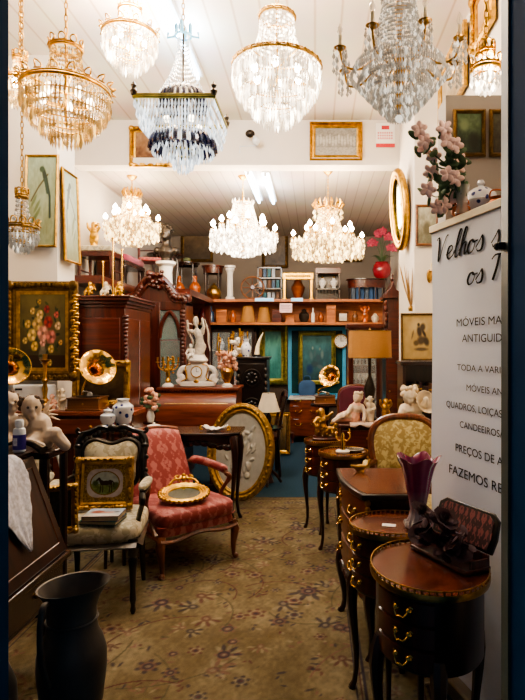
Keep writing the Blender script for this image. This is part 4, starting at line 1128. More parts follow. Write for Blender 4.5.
def figurine(label, loc, h, m_, pose=0, rotz=0, cat='figurine', name='figurine', group=None, base=None, wings=False):
    """small standing or seated statuette of height h"""
    k = h / .52
    if pose == 0:      # standing
        J = dict(head=(.0, 0, .46), neck=(0, 0, .39), chest=(0, 0, .335), hip=(.01, 0, .235),
                 arms=[[(.065, 0, .355), (.1, -.03, .28), (.06, -.09, .25)], [(-.065, 0, .355), (-.11, -.01, .4), (-.09, -.04, .48)]],
                 legs=[[(.035, 0, .22), (.045, -.01, .12), (.045, -.02, .02)], [(-.03, 0, .22), (-.04, -.03, .12), (-.03, .01, .02)]])
    elif pose == 1:    # seated putto
        J = dict(head=(.0, -.01, .37), neck=(0, 0, .3), chest=(0, 0, .25), hip=(0, .01, .13),
                 arms=[[(.07, 0, .265), (.12, -.04, .2), (.07, -.1, .2)], [(-.07, 0, .265), (-.12, -.03, .19), (-.08, -.08, .14)]],
                 legs=[[(.05, -.03, .11), (.08, -.14, .13), (.06, -.15, .03)], [(-.05, -.03, .11), (-.09, -.13, .12), (-.08, -.15, .02)]])
    else:              # both arms raised
        J = dict(head=(.0, 0, .46), neck=(0, 0, .39), chest=(0, 0, .335), hip=(0, 0, .235),
                 arms=[[(.065, 0, .355), (.12, -.01, .42), (.1, -.02, .5)], [(-.065, 0, .355), (-.12, -.01, .42), (-.13, -.02, .5)]],
                 legs=[[(.035, 0, .22), (.045, -.02, .12), (.04, 0, .02)], [(-.03, 0, .22), (-.045, -.01, .12), (-.035, .02, .02)]])
    t = thing(name, label, cat, loc, rotz, group)
    b = body_bm(J, 1.0)
    if pose != 1: b.lathe([(.085, 0), (.08, .03), (.065, .12), (.06, .24)], 14)   # skirt of drapery
    b.v = [(x * k, y * k, z * k + (.03 * k if base else 0)) for x, y, z in b.v]
    b.build('body', m_, t, fuse=max(.0035, .011 * k))
    hd = Vector(J['head']); hb = MB()
    for i in range(16):
        a, e = i * 2.4, .2 + (i % 5) * .28
        hb.ball(((hd.x + .06 * math.cos(a) * math.cos(e)) * k, (hd.y + .012 + .055 * math.sin(a) * math.cos(e)) * k, (hd.z + .07 * math.sin(e)) * k + (.03 * k if base else 0)), .022 * k, 6, 5)
    hb.build('hair', m_, t)
    if base: MB().lathe([(.1 * k, 0), (.1 * k, .02 * k), (.085 * k, .032 * k)], 18).build('plinth', base, t)
    if wings:
        for s in (-1, 1):
            w_ = MB()
            for q in range(4): w_.tube([(.02 * s * k, .05 * k, .3 * k), ((.08 + .02 * q) * s * k, .08 * k, (.36 - .05 * q) * k), ((.13 + .01 * q) * s * k, .09 * k, (.36 - .08 * q) * k)], [.02 * k, .024 * k, .006 * k], 6, flat=.4)
            w_.build('wing', m_, t)
    return t
figurine('tan seated putto statuette beside the candlestick on the sideboard', (W(52, 4.31), 4.31, SZ), .14, M['pinkflesh'], 1, R(15))
figurine('small white statuette between the printer and gramophone', (W(62, 4.31), 4.31, SZ), .16, M['ivory'], 0)
def vase_bw(label, loc, h, r, lid=False):
    t = thing('blue_white_jar', label, 'vase', loc)
    MB().lathe([(r * .55, 0), (r * .6, h * .02), (r * .75, h * .2), (r, h * .55), (r * .95, h * .72), (r * .55, h * .86), (r * .5, h * .93), (r * .6, h * .99), (r * .5, h * .99), (r * .42, h * .9), (0, h * .8)], 28).build('jar_body', M['porc_blue'], t)
    MB().ring(r * .57, r * .05, h * .975, 24, 6).build('rim', M['porc'], t)
    if lid: MB().lathe([(r * .62, h * .985), (r * .6, h * 1.04), (r * .2, h * 1.1), (r * .1, h * 1.13), (r * .16, h * 1.17), (0, h * 1.2)], 22).build('lid', M['porc_blue'], t)
vase_bw('taller blue and white jar behind the cream chair crest', (W(122, 3.8), 3.82, .95), .185, .072)
vase_bw('smaller blue and white jar just left of the taller one', (W(108, 3.76), 3.76, .95), .11, .052, True)
t = thing('vase_stand', 'small dark stand under the two blue and white jars', 'stand', (-1.365, 3.8, 0))
MB().slab([(.115 * math.cos(a) * 1.15, .1 * math.sin(a)) for a in [2 * PI * k / 24 for k in range(24)]], .93, .95).build('table_top', M['dark_h'], t, bevel=.004)
for k in range(3): MB().tube([(.07 * math.cos(k * 2.1), .07 * math.sin(k * 2.1), 0), (.05 * math.cos(k * 2.1), .05 * math.sin(k * 2.1), .93)], [.012, .014], 8).build('leg', M['dark'], t)
MB().ring(.055, .006, .3, 20, 6).build('stretcher', M['dark'], t)

# ------------------------------------------------------------------ paintings on the left pier
def flowers(U, V):
    n = noise2(U, V, 8, 5); img = ground(U, '#3c3420', '#655c36', V, n * .4)
    img[V < .2] = hx('#2e1f14')
    g = random.Random(4)
    ell(img, U, V, .5, .2, .09, .12, 0, '#6a6250', .3); ell(img, U, V, .5, .3, .05, .05, 0, '#7c735e', .3)
    for i in range(46):
        a = g.uniform(0, 6.28); r = g.uniform(.1, .36); ell(img, U, V, .5 + r * 1.05 * math.cos(a), .52 + r * .95 * math.sin(a), .055, .022, g.uniform(0, 3), g.choice(('#27331d', '#35401f', '#1f2a1c')), .4)
    fl = [(.42, .6, .1, '#b8975a'), (.58, .62, .09, '#8a2f30'), (.5, .5, .11, '#c58a78'), (.34, .48, .09, '#c9ab62'), (.62, .46, .1, '#b46a60'), (.46, .7, .07, '#caa766'), (.56, .76, .06, '#7c2a2c'), (.28, .6, .06, '#b89650'), (.72, .58, .06, '#c0a27a'), (.38, .36, .07, '#c2a050'), (.62, .33, .06, '#b99a56'), (.5, .4, .06, '#c68f80'), (.7, .7, .05, '#a85048'), (.35, .74, .05, '#bb9a58'), (.45, .84, .04, '#9a7a40'), (.24, .42, .05, '#b49a58'), (.76, .4, .04, '#b88a50'), (.6, .18, .05, '#bfa25c')]
    for x, y, r, c in fl:
        x, y, r = .5 + (x - .5) * 1.3, .53 + (y - .55) * 1.15, r * 1.3
        ell(img, U, V, x, y, r * .85, r * .75, .4, c, .35); 
        for k in range(6):
            t = k * 1.05; ell(img, U, V, x + r * .45 * math.cos(t), y + r * .4 * math.sin(t), r * .35, r * .24, t, np.clip(hx(c) * (1.25 if k % 2 else .75), 0, 1), .5, .8)
        ell(img, U, V, x, y, r * .25, r * .22, 0, np.clip(hx(c) * .6, 0, 1), .5)
    return img
painting('flower_painting', 'dark still-life painting of roses in ornate black and gilt frame', (W(43, 4.42), 4.42, H(331, 4.42)), .56, .78, .075, M['gold_dark'], flowers, 0, 0, ornate=12, nx=110, nz=150, seed=8, liner=M['gold_dull'])
def birdart(seed, flip=1):
    def f(U, V):
        n = noise2(U, V, 6, seed); img = ground(U, '#7a8060', '#8fa08c', V, n * .5) + noise2(U, V, 20, seed + 3)[..., None] * .06
        x = lambda a: .5 + flip * (a - .5)
        for y in (.3, .36, .44, .5): ell(img, U, V, x(.3 + .1 * math.sin(y * 20)), y, .16, .04, .6, '#55603a', .5, .7)
        stroke(img, U, V, [(x(.15), .5), (x(.4), .66), (x(.7), .8)], .03, '#4d4630', .9, 2)
        ell(img, U, V, x(.6), .78, .16, .07, -.8 * flip, '#2f3a30', .3); ell(img, U, V, x(.5), .86, .1, .04, 0, '#3a4a3a', .3)
        stroke(img, U, V, [(x(.66), .75), (x(.78), .55), (x(.8), .32)], .05, '#2c3a34', 1, 2); stroke(img, U, V, [(x(.62), .74), (x(.7), .6)], .06, '#34463c', 1, 2)
        return img
    return f
SLIM = [(0, 0), (0, .01), (.5, .02), (1, .012), (1, 0)]
painting('bird_painting', 'tall green painting of a long-tailed bird, frontal, on white pier', (W(41.5, 4.47), 4.47, H(201, 4.47)), .27, .75, .02, M['gold_dull'], birdart(3), 0, R(-3), prof=SLIM, nx=50, nz=110)
painting('bird_painting', 'tall bird painting seen edge-on round the corner of white pier', (-2.035, 4.66, H(216, 4.6)), .3, .76, .02, M['gold'], birdart(9, -1), R(90), R(-2), prof=SLIM, nx=50, nz=110)
painting('framed_picture', 'gilt framed dark picture behind the gramophone horn on the sideboard', (W(101, 4.5), 4.52, SZ + .19), .46, .37, .05, M['gold_dull'], plainart('#241a10', '#5a4a30', 14), 0, R(-4), ornate=6, nx=30)
m = MB()
for i in range(26):
    q = i / 25; m.ball((.012 * math.sin(i * 2.1), -.006, .6 * q), (.02 + .012 * abs(math.sin(i * 1.3)), .018, .018), 8, 6)
m.tube([(0, 0, -.01), (0, 0, .62)], .012, 6)
o = m.build('carved_gilt_moulding', M['gold'], None, loc=(W(75, 4.4), 4.4, H(375, 4.4) + .02)); tag(o, 'upright strip of carved gilt scrollwork at the right edge of the flower painting', 'moulding')
box_leg = None
# ================================================================== ARMOIRES AND LOFT ON THE LEFT
def armoire():
    t = thing('armoire', 'plain mahogany armoire with three cherubs on its cornice, behind the sideboard', 'armoire', (-2.08, 5.33, 0))
    w, d, h = .4, .38, 1.84
    box(-w, w, -d, d, .1, h).build('carcass', M['mahog'], t, bevel=.005)
    for a, b in ((-.36, -.02), (.02, .36)):
        box(a, b, -d - .01, -d, .25, h - .1).build('side_panel', M['mahog_h'], t, bevel=.006)
    box(w, w + .012, -d + .04, -.01, .2, h - .1).build('door', M['mahog_h'], t, bevel=.006)
    box(w, w + .012, .01, d - .04, .2, h - .1).build('door', M['mahog_h'], t, bevel=.006)
    c = MB()
    for k, (o, z0, z1) in enumerate(((.012, h - .01, h + .02), (.03, h + .02, h + .05), (.055, h + .05, h + .075), (.065, h + .075, h + .095))): c.box(-w, w + o, -d - o, d + .0, z0, z1)
    c.build('cornice', M['mahog'], t, bevel=.006)
    box(-w, w + .015, -d - .015, d, 0, .12).build('plinth', M['mahog'], t, bevel=.005)
    m = MB()
    for k in range(12): m.ball((w + .01, -d - .008, 1.75 - k * .035), (.03 - .0015 * k, .02, .02), 8, 6)
    m.build('carved_corner', M['mahog'], t)
armoire()
AZ = 1.84 + .095
for px, lab, m_, yy in ((90, 'gold seated cherub on the armoire, leftmost of three', M['gold'], 4.98), (106, 'silvery white cherub on the armoire, middle of three', M['ivory'], 4.98), (119, 'gold seated cherub on the armoire, rightmost of three', M['gold'], 4.98)):
    figurine(lab, (W(px, yy), yy, AZ), .145, m_, 1, R(rnd.uniform(-25, 25)), name='cherub', wings=True)
for i, (px, top, lab) in enumerate(((103, 262, 'short thin brass rod standing behind the silvery cherub'), (113, 238, 'tallest thin brass rod standing on the armoire'), (122, 250, 'thin brass rod behind the rightmost gold cherub'))):
    yy = 5.08; t = thing('brass_rod_stand', lab, 'stand', (W(px, yy), yy, AZ))
    hh = H(top, yy) - AZ
    MB().tube([(0, 0, .02), (0, 0, hh)], .007, 8).build('rod', M['brass'], t); MB().lathe([(.04, 0), (.04, .01), (.012, .025)], 16).build('base', M['brass'], t)
    MB().ball((0, 0, hh), .012, 8, 6).build('finial', M['brass'], t)

def carved_armoire():
    Y = 6.45; x0, x1 = W(124, Y), W(186, Y); cx = (x0 + x1) / 2; w = (x1 - x0) / 2
    t = thing('carved_armoire', 'carved mahogany display armoire with arched pediment and glass door', 'armoire', (cx, Y + .2, 0))
    d = .18; h = 2.0
    c = MB().box(-w, w, d - .02, d, .1, h).box(-w, -w + .03, -d, d, .1, h).box(w - .03, w, -d, d, .1, h).box(-w, w, -d, d, .1, .6).box(-w, w, -d, d, h - .04, h)
    c.build('carcass', M['mahog'], t, bevel=.004)
    # face frame with two shaped openings
    f = MB()
    for a, b in ((-w, -w + .07), (-.06, .06), (w - .07, w)): f.box(a, b, -d - .03, -d, .1, h)
    f.box(-w, w, -d - .028, -d, .1, .66).box(-w, w, -d - .028, -d, h - .1, h)
    f.build('face_frame', M['mahog'], t, bevel=.006)
    for s in (-1, 1):
        gm = box(min(s * .06, s * (w - .07)), max(s * .06, s * (w - .07)), -d - .012, -d - .008, .66, h - .1); dr = gm.build('glass_door', M['glass'], t)
        # pointed arch moulding over each pane
        x_a, x_b = s * .06, s * (w - .07); ap = MB().tube(catmull([(x_a, -d - .035, h - .42), (x_a * .9 + x_b * .1, -d - .035, h - .26), ((x_a + x_b) / 2, -d - .035, h - .12), (x_a * .1 + x_b * .9, -d - .035, h - .26), (x_b, -d - .035, h - .42)], 5), .022, 7)
        ap.build('arch_moulding', M['mahog'], dr)
    for z in (.95, 1.25, 1.55): box(-w + .03, w - .03, -d + .02, d - .02, z, z + .015).build('shelf', M['mahog_h'], t)
    # teal panel at the back carries the pane reflections as painted colour
    box(-w + .03, w - .03, d - .03, d - .02, .62, h - .04).build('reflection_panel', M['teal_reflection'], t)
    p = MB()
    for s in (-1, 1):
        arch = catmull([(s * (w + .03), h), (s * (w + .02), h + .06), (s * w * .7, h + .08), (s * w * .5, h + .17), (s * w * .25, h + .27), (0, h + .31)], 6)
        p.tube([(x, -d - .02, z) for x, z in arch], .034, 8)
        p.tube([(x * .85, -d - .03, z - .07) for x, z in arch], .02, 7)
        for k in range(9):
            x, z = arch[3 + k * 2][0], arch[3 + k * 2][1]; p.ball((x * .9, -d - .045, z - .03), (.035, .03, .035), 8, 6)
    poly = [(-w, h)] + [(x, z) for x, z in catmull([(-w, h), (-w * .7, h + .06), (-w * .5, h + .15), (-w * .2, h + .25), (0, h + .29)], 4)][1:] + [(-x, z) for x, z in reversed(catmull([(-w, h), (-w * .7, h + .06), (-w * .5, h + .15), (-w * .2, h + .25), (0, h + .29)], 4))][1:]
    p.prism(poly, -d - .02, d * .3)
    p.build('pediment', M['mahog'], t)
    cr = MB()
    for k in range(14): cr.ball((rnd.uniform(-.09, .09), -d - .05, h + .2 + rnd.uniform(-.06, .15)), rnd.uniform(.02, .035), 7, 5)
    cr.build('carved_crest', M['mahog'], t)
    for s in (-1, 1):
        m = MB()
        for k in range(16): m.ball((s * (w - .035), -d - .04, h - .12 - k * .045), (.036 - .001 * k, .026, .03), 7, 5)
        m.build('carved_pilaster', M['mahog'], t)
    box(-w - .02, w + .02, -d - .04, d, 0, .12).build('plinth', M['mahog'], t, bevel=.005)
carved_armoire()

# ------------------------------------------------------------------ cylinder desk with the porcelain clock
G0, G1, GZ = -1.62, -.81, 1.06
def cylinder_desk():
    t = thing('cylinder_desk', 'mahogany cylinder-front desk carrying a porcelain clock and candelabra', 'desk', ((G0 + G1) / 2, 5.95, 0))
    w = (G1 - G0) / 2; d = .26
    sec = [(d, .55), (d, GZ - .03), (-.06, GZ - .03)] + [(-.06 - .2 * math.sin(a), GZ - .03 - .28 * (1 - math.cos(a))) for a in np.linspace(.1, PI / 2, 10)] + [(-d, .55)]
    m = MB(); n = len(sec)
    m.add([(-w, y, z) for y, z in sec] + [(w, y, z) for y, z in sec], [tuple(range(n)), tuple(reversed(range(n, 2 * n)))] + [(i, i + n, (i + 1) % n + n, (i + 1) % n) for i in range(n)])
    m.build('cylinder_front', M['mahog_l'], t, smooth=50)
    box(-w - .02, w + .02, -.17, d + .01, GZ - .03, GZ).build('top', M['mahog_l'], t, bevel=.006)
    box(-w + .06, w - .06, -.3, -.24, .8, .93).build('front_panel', M['mahog_l'], t, bevel=.006) if False else None
    box(-w - .012, w + .012, -d - .03, d, .5, .56).build('moulding', M['mahog'], t, bevel=.006)
    for x in (-w + .13, w - .13):
        b = box(x - .13, x + .13, -d, d, .08, .5).build('pedestal', M['mahog'], t, bevel=.004)
        for k in range(3):
            q = box(x - .11, x + .11, -d - .01, -d, .1 + k * .133, .22 + k * .133).build('drawer', M['mahog_l'], t, bevel=.003)
            MB().ball((x, -d - .02, .16 + k * .133), .012, 8, 6).build('knob', M['brass_old'], q)
        box(x - .14, x + .14, -d - .01, d, 0, .08).build('plinth', M['dark'], t, bevel=.004)
    # dentil row under the top and brass gallery edge
    dm = MB()
    for i in range(26): dm.box(-w + .01 + i * (2 * w - .03) / 26, -w + .02 + i * (2 * w - .03) / 26, -.165, -.15, GZ - .05, GZ - .03)
    stuff(dm.build('dentils', M['mahog'], t))
    MB().tube([(-w * .8, -.225, .9), (w * .8, -.225, .9)], .006, 6).build('brass_line', M['brass_old'], t)
cylinder_desk()
def porcelain_clock():
    Y = 5.93; k = 1.0; t = thing('figure_clock', 'white porcelain mantel clock topped by draped figures, on cylinder desk', 'clock', (W(198, Y), Y, GZ))
    b = MB().superq((0, 0, .03), (.19, .09, .03), .4, .4, 28, 8).superq((0, 0, .16), (.115, .07, .12), .7, .6, 24, 12)
    for s in (-1, 1):
        b.tube(catmull([(s * .1, -.02, .2), (s * .16, -.03, .19), (s * .19, -.03, .13), (s * .16, -.04, .09), (s * .2, -.03, .05)], 5), [.03] * 12 + [.038] * 9, 9)
        b.ball((s * .17, -.04, .11), .03, 10, 8)
    b.lathe([(.1, .26), (.11, .28), (.08, .32), (.07, .34)], 20)
    b.build('case', M['porc'], t)
    MB().at((0, -.072, .16), (PI / 2, 0, 0)).lathe([(.052, 0), (.052, .012), (0, .012)], 28).build('dial', M['paper'], t)
    r = MB(); 
    r.at((0, -.08, .16), (PI / 2, 0, 0)).ring(.055, .007, 0, 30, 6); r.at()
    for s in (-1, 1): r.tube(catmull([(s * .06, -.075, .24), (s * .12, -.06, .21), (s * .1, -.075, .1), (s * .16, -.07, .06)], 5), .006, 6)
    r.ball((0, -.085, .06), (.03, .012, .02), 8, 6); r.build('gilt_mounts', M['gold'], t)
    MB().box(-.002, .002, -.088, -.086, .16, .2).box(-.002, .025, -.088, -.086, .158, .162).build('clock_hands', M['black'], t)
    o = thing_child('figure_group', t, (0, 0, .3))
    J = dict(head=(0, 0, .33), neck=(0, 0, .265), chest=(0, 0, .215), hip=(0, 0, .12),
             arms=[[(.06, 0, .235), (.1, -.02, .28), (.09, -.02, .35)], [(-.06, 0, .235), (-.11, -.02, .25), (-.1, -.02, .33)]],
             legs=[[(.035, 0, .1), (.04, -.02, .05), (.04, -.02, .01)], [(-.03, 0, .1), (-.04, -.01, .05), (-.04, 0, .01)]])
    f = body_bm(J, .62); f.lathe([(.075, 0), (.07, .04), (.055, .12), (.042, .2)], 14)
    for s in (-1, 1): f.tube(catmull([(s * .05, .03, .3), (s * .11, .03, .33 + .02 * s), (s * .13, .03, .24), (s * .1, .03, .14), (s * .13, .02, .06)], 5), [.014] * 8 + [.026] * 8 + [.016] * 5, 8, flat=.5)
    f.v = [(x * .82 + .025 * math.sin(z * 14), y, z * 1.18) for x, y, z in f.v]; f.build('draped_figure', mat('grey_bisque', '#b9b2a6', .4, var=.25, scale=40), o, fuse=.006)
    f2 = body_bm(dict(head=(-.07, -.03, .13), neck=(-.07, -.02, .1), chest=(-.07, -.02, .08), hip=(-.06, -.02, .04), arms=[[(-.04, -.02, .09), (-.02, -.04, .06), (0, -.05, .08)], [(-.1, -.02, .09), (-.12, -.04, .05), (-.1, -.06, .03)]], legs=[[(-.05, -.04, .03), (-.04, -.08, .03), (-.03, -.08, 0)], [(-.08, -.04, .03), (-.09, -.08, .03), (-.09, -.08, 0)]]), .32)
    f2.build('small_cherub', M['porc'], o, fuse=.004)
porcelain_clock()
def candelabrum(label, loc, h, arms, pinks):
    t = thing('candelabrum', label, 'candelabra', loc); k = h / .34
    MB().lathe([(.06 * k, 0), (.06 * k, .012 * k), (.04 * k, .03 * k), (.02 * k, .04 * k)], 20).build('base', M['porc'], t)
    MB().lathe([(.02 * k, .035 * k), (.03 * k, .06 * k), (.014 * k, .09 * k), (.025 * k, .13 * k), (.012 * k, .17 * k), (.02 * k, .2 * k), (.01 * k, .24 * k), (.012 * k, .3 * k)], 14).build('column', M['gold'], t)
    for i in range(arms):
        a = 2 * PI * i / arms + .3; c, s = math.cos(a), math.sin(a); r = .1 * k
        ab = MB().tube(catmull([(0, 0, .2 * k), (r * .4 * c, r * .4 * s, .165 * k), (r * .85 * c, r * .85 * s, .19 * k), (r * c, r * s, .24 * k)], 5), .0065 * k, 6)
        ab.lathe([(.006 * k, 0), (.022 * k, .012 * k), (.008 * k, .016 * k), (.009 * k, .06 * k)], 10, (r * c, r * s, .235 * k)); ab.build('arm', M['gold'], t)
    lv = MB()
    for i in range(14):
        a = i * 2.4; z = .14 + .012 * i; lv.ball((.05 * k * math.cos(a), .05 * k * math.sin(a), z * k), (.014 * k, .014 * k, .01 * k), 6, 5)
    lv.build('gilt_flowers', M['gold'] if not pinks else M['pinkflesh'], t)
Y = 5.92
candelabrum('gilt candelabrum on white base, left of the porcelain clock', (W(168, Y), Y, GZ), .36, 6, False)
def porcelain_centrepiece():
    Y = 5.9; t = thing('flower_centrepiece', 'gilt and pink porcelain flower stand, right of the porcelain clock', 'centrepiece', (W(227, Y), Y, GZ))
    MB().lathe([(.06, 0), (.058, .02), (.03, .04)], 18).build('base', M['porc'], t)
    MB().lathe([(.025, .03), (.05, .09), (.07, .16), (.05, .2), (.02, .21)], 18).build('urn', M['gold'], t)
    b = MB()
    for i in range(60):
        a, z = rnd.uniform(0, 6.28), rnd.uniform(.18, .36); r = .12 * math.sqrt(rnd.random()); b.ball((r * math.cos(a), r * math.sin(a) * .8, z), rnd.uniform(.016, .028), 6, 5)
    b.build('porcelain_flowers', M['pinkflesh'], t)
    for i in range(5):
        a = i * 1.26; c, s = math.cos(a), math.sin(a); MB().tube(catmull([(0, 0, .3), (.06 * c, .06 * s, .34), (.11 * c, .11 * s, .4), (.1 * c, .1 * s, .48 + .04 * (i % 2))], 4), .008, 6).lathe([(.006, 0), (.018, .014), (.009, .02), (.008, .05)], 8, (.1 * c, .1 * s, .47 + .04 * (i % 2))).build('branch', M['gold'], t)
    b = MB()
    for i in range(26): b.ball((rnd.uniform(.05, .13), rnd.uniform(-.06, .06), rnd.uniform(.33, .5)), rnd.uniform(.014, .026), 6, 5)
    b.build('white_blossoms', M['porc'], t)
porcelain_centrepiece()

# ------------------------------------------------------------------ console table behind the crimson chair
def console():
    Y = 4.69; z = .79; x0, x1 = -1.3, -.61
    t = thing('console_table', 'dark carved console table behind the crimson armchair', 'table', ((x0 + x1) / 2, Y, 0)); w = (x1 - x0) / 2; d = .2
    poly = [(-w, -d * .7), (-w * .6, -d), (w * .6, -d), (w, -d * .7), (w, d), (-w, d)]
    MB().slab(poly, z - .025, z).build('table_top', M['dark_h'], t, bevel=.005)
    a = MB().box(-w + .05, w - .05, -d + .05, -d + .07, z - .1, z - .025).box(-w + .04, -w + .06, -d + .06, d - .02, z - .1, z - .025).box(w - .06, w - .04, -d + .06, d - .02, z - .1, z - .025)
    for k in range(9): a.ball((-w + .1 + k * (2 * w - .2) / 8, -d + .05, z - .1 - .02 * math.cos(k * PI / 4) - .005), (.04, .012, .025), 8, 6)
    a.build('apron', M['dark_h'], t)
    for sx in (-1, 1):
        for sy in (-1, 1): cabriole(MB(), sx * (w - .06), sy * (d - .05), z - .03, sx * .8, sy * .5, .024, .05).build('leg', M['dark'], t)
    box(-w + .1, w - .1, -.1, .1, .2, .22).build('lower_shelf', M['dark_h'], t, bevel=.004)
    return t
console()
def shell_dish():
    Y = 4.6; t = thing('porcelain_dish', 'white gilt-edged porcelain dish with scrolled ends on the console table', 'dish', (W(215, Y), Y, .79), R(-8))
    nu, nv = 22, 8; vs = []; 
    for i in range(nu + 1):
        u = -1 + 2 * i / nu
        for j in range(nv + 1):
            v = -1 + 2 * j / nv
            vs.append((u * .1, v * .055 * math.sqrt(max(.04, 1 - u * u * .85)), .006 + .028 * u * u + .022 * v * v + .004 * math.sin(u * 14)))
    o = MB().add(vs, [(i * (nv + 1) + j, i * (nv + 1) + j + 1, (i + 1) * (nv + 1) + j + 1, (i + 1) * (nv + 1) + j)[::-1] for i in range(nu) for j in range(nv)]).build('bowl', M['porc'], t)
    o.modifiers.new('thick', 'SOLIDIFY').thickness = .005
    for s in (-1, 1): MB().tube(catmull([(s * .09, 0, .03), (s * .12, 0, .045), (s * .125, 0, .02), (s * .105, 0, .018)], 4), .006, 6).build('handle', M['gold'], t)
shell_dish()
def bw_bowl():
    Y = 4.55; t = thing('lidded_bowl', 'low blue and white lidded bowl on left end of the console table', 'bowl', (W(154, Y), Y, .79))
    MB().lathe([(.035, 0), (.06, .015), (.066, .035), (.06, .045)], 28, lobes=8, amp=.06).build('bowl_body', M['porc_blue'], t)
    MB().lathe([(.064, .045), (.05, .06), (.02, .068), (.008, .07), (.011, .08), (0, .084)], 28).build('lid', M['porc'], t)
bw_bowl()
def rose_bunch():
    Y = 5.55; t = thing('flower_bunch', 'small bunch of pale porcelain flowers at the left end of the cylinder desk', 'flowers', (W(150.5, 5.2), 5.2, .79))
    MB().lathe([(.03, 0), (.04, .05), (.025, .1), (.035, .12)], 16).build('vase', M['porc'], t)
    b = MB()
    for i in range(22): b.ball((rnd.uniform(-.06, .06), rnd.uniform(-.05, .05), rnd.uniform(.12, .3)), rnd.uniform(.018, .03), 6, 5)
    b.build('blossoms', M['pinkflesh'], t)
    b = MB()
    for i in range(14): b.ball((rnd.uniform(-.07, .07), rnd.uniform(-.05, .05), rnd.uniform(.1, .26)), (.03, .01, .02), 6, 5)
    b.build('leaves', M['leaf'], t)
rose_bunch()
t = thing('plant_stand', 'slim dark stand under the bunch of porcelain flowers', 'stand', (W(150.5, 5.2), 5.2, 0))
MB().lathe([(.06, .77), (.07, .775), (.07, .788), (0, .79)], 20).build('top', M['dark_h'], t)
MB().lathe([(.02, .05), (.03, .2), (.015, .4), (.03, .6), (.02, .77)], 12).build('post', M['dark'], t)
for k in range(3):
    a = k * 2 * PI / 3; MB().tube([(0, 0, .15), (.07 * math.cos(a), .07 * math.sin(a), .08), (.085 * math.cos(a), .085 * math.sin(a), .005)], [.016, .013, .01], 6).build('leg', M['dark'], t)

# ------------------------------------------------------------------ big oval gilt relief leaning at the aisle
def oval_relief():
    Y = 5.32; h, w = .93, .68
    t = thing('oval_relief', 'large oval gilt frame with pale figure relief leaning at the aisle', 'relief', (W(240, Y), Y + .07, .475), rot=(R(-10), 0, R(-12)))
    fr = MB(); n = 60; prof = [(0, .0), (.0, .02), (.018, .03), (.035, .025), (.055, .05), (.08, .045), (.09, .02), (.09, 0)]
    vs = []; fs = []
    for i in range(n):
        a = 2 * PI * i / n
        for u, dd in prof: vs.append(((w / 2 - .09 + u) * math.cos(a), -dd, (h / 2 - .09 + u) * math.sin(a)))
    k = len(prof)
    for i in range(n):
        for j in range(k): fs.append((i * k + j, i * k + (j + 1) % k, ((i + 1) % n) * k + (j + 1) % k, ((i + 1) % n) * k + j))
    fr.add(vs, fs)
    for i in range(44):
        a = 2 * PI * i / 44; fr.ball(((w / 2 - .035) * math.cos(a), -.048, (h / 2 - .035) * math.sin(a)), (.016, .01, .016), 6, 5)
    fr.build('frame', M['gold_dull'], t)
    g = random.Random(21); blobs = [(g.uniform(-.55, .55), g.uniform(-.6, .6), g.uniform(.05, .13), g.uniform(.03, .08), g.uniform(0, 3)) for _ in range(34)]
    def rel(U, V):
        x, y = U * 2 - 1, V * 2 - 1; z = np.zeros_like(x)
        for cx, cy, a, b, r in blobs:
            c, s = math.cos(r), math.sin(r); q = ((x - cx) * c + (y - cy) * s) ** 2 / a ** 2 + (-(x - cx) * s + (y - cy) * c) ** 2 / b ** 2
            z = np.maximum(z, .016 * np.sqrt(np.clip(1 - q, 0, 1)))
        return z
    sheet('relief_panel', w - .17, h - .17, 80, 110, lambda U, V: np.zeros(U.shape + (3,)) + hx('#a9a79e') + rel(U, V)[..., None] * 5 - .06 + noise2(U, V, 20, 6)[..., None] * .04, attr_mat('plaster_relief', .7), t, (0, -.006, 0), oval=True, relief=rel)
    MB().at((0, 0, 0), (PI / 2, 0, 0)).lathe([(.28, -.008), (.28, 0), (0, 0)], 40, sy=(h - .1) / (w - .1)).build('backing', M['back'], t)
oval_relief()

# ------------------------------------------------------------------ loft along the left wall and what stands on it
lf = struct('trim_2', MB().box(XL, -2.15, 5.62, 6.95, 2.12, 2.2).box(XL, -1.55, 6.95, 8.55, 2.12, 2.2), M['mahog_h'], smooth=0)
for y in (7.0, 8.4): struct('trim_3', MB().box(-1.66, -1.58, y, y + .08, 0, 2.12), M['mahog'], smooth=0)
LZ = 2.2
def rush_chair(label, loc, rotz, grp=None, seatm=None, woodm=None, tip=None):
    t = thing('old_chair', label, 'chair', loc, rotz, grp, rot=tip)
    wd = woodm or M['mahog']
    MB().superq((0, 0, .44), (.2, .19, .03), .4, .35, 24, 8).build('seat', seatm or M['mahog_h'], t)
    for sx in (-1, 1):
        MB().tube([(sx * .18, -.16, 0), (sx * .175, -.16, .43)], [.014, .02], 8).build('leg', wd, t)
        MB().tube(catmull([(sx * .17, .19, 0), (sx * .17, .17, .43), (sx * .175, .21, .7), (sx * .18, .26, .92)], 5), .018, 8).build('leg', wd, t)
    b = MB()
    for z in (.6, .74): b.tube([(-.175, .2 + (z - .6) * .2, z), (0, .22 + (z - .6) * .2, z + .015), (.175, .2 + (z - .6) * .2, z)], .02, 6, flat=.4)
    b.build('back_slats', wd, t)
    MB().tube(catmull([(-.19, .26, .9), (-.08, .27, .95), (.08, .27, .95), (.19, .26, .9)], 4), .024, 7).build('crest_rail', wd, t)
    MB().tube([(-.18, -.16, .2), (.18, -.16, .2)], .01, 6).build('stretcher', wd, t)
    return t
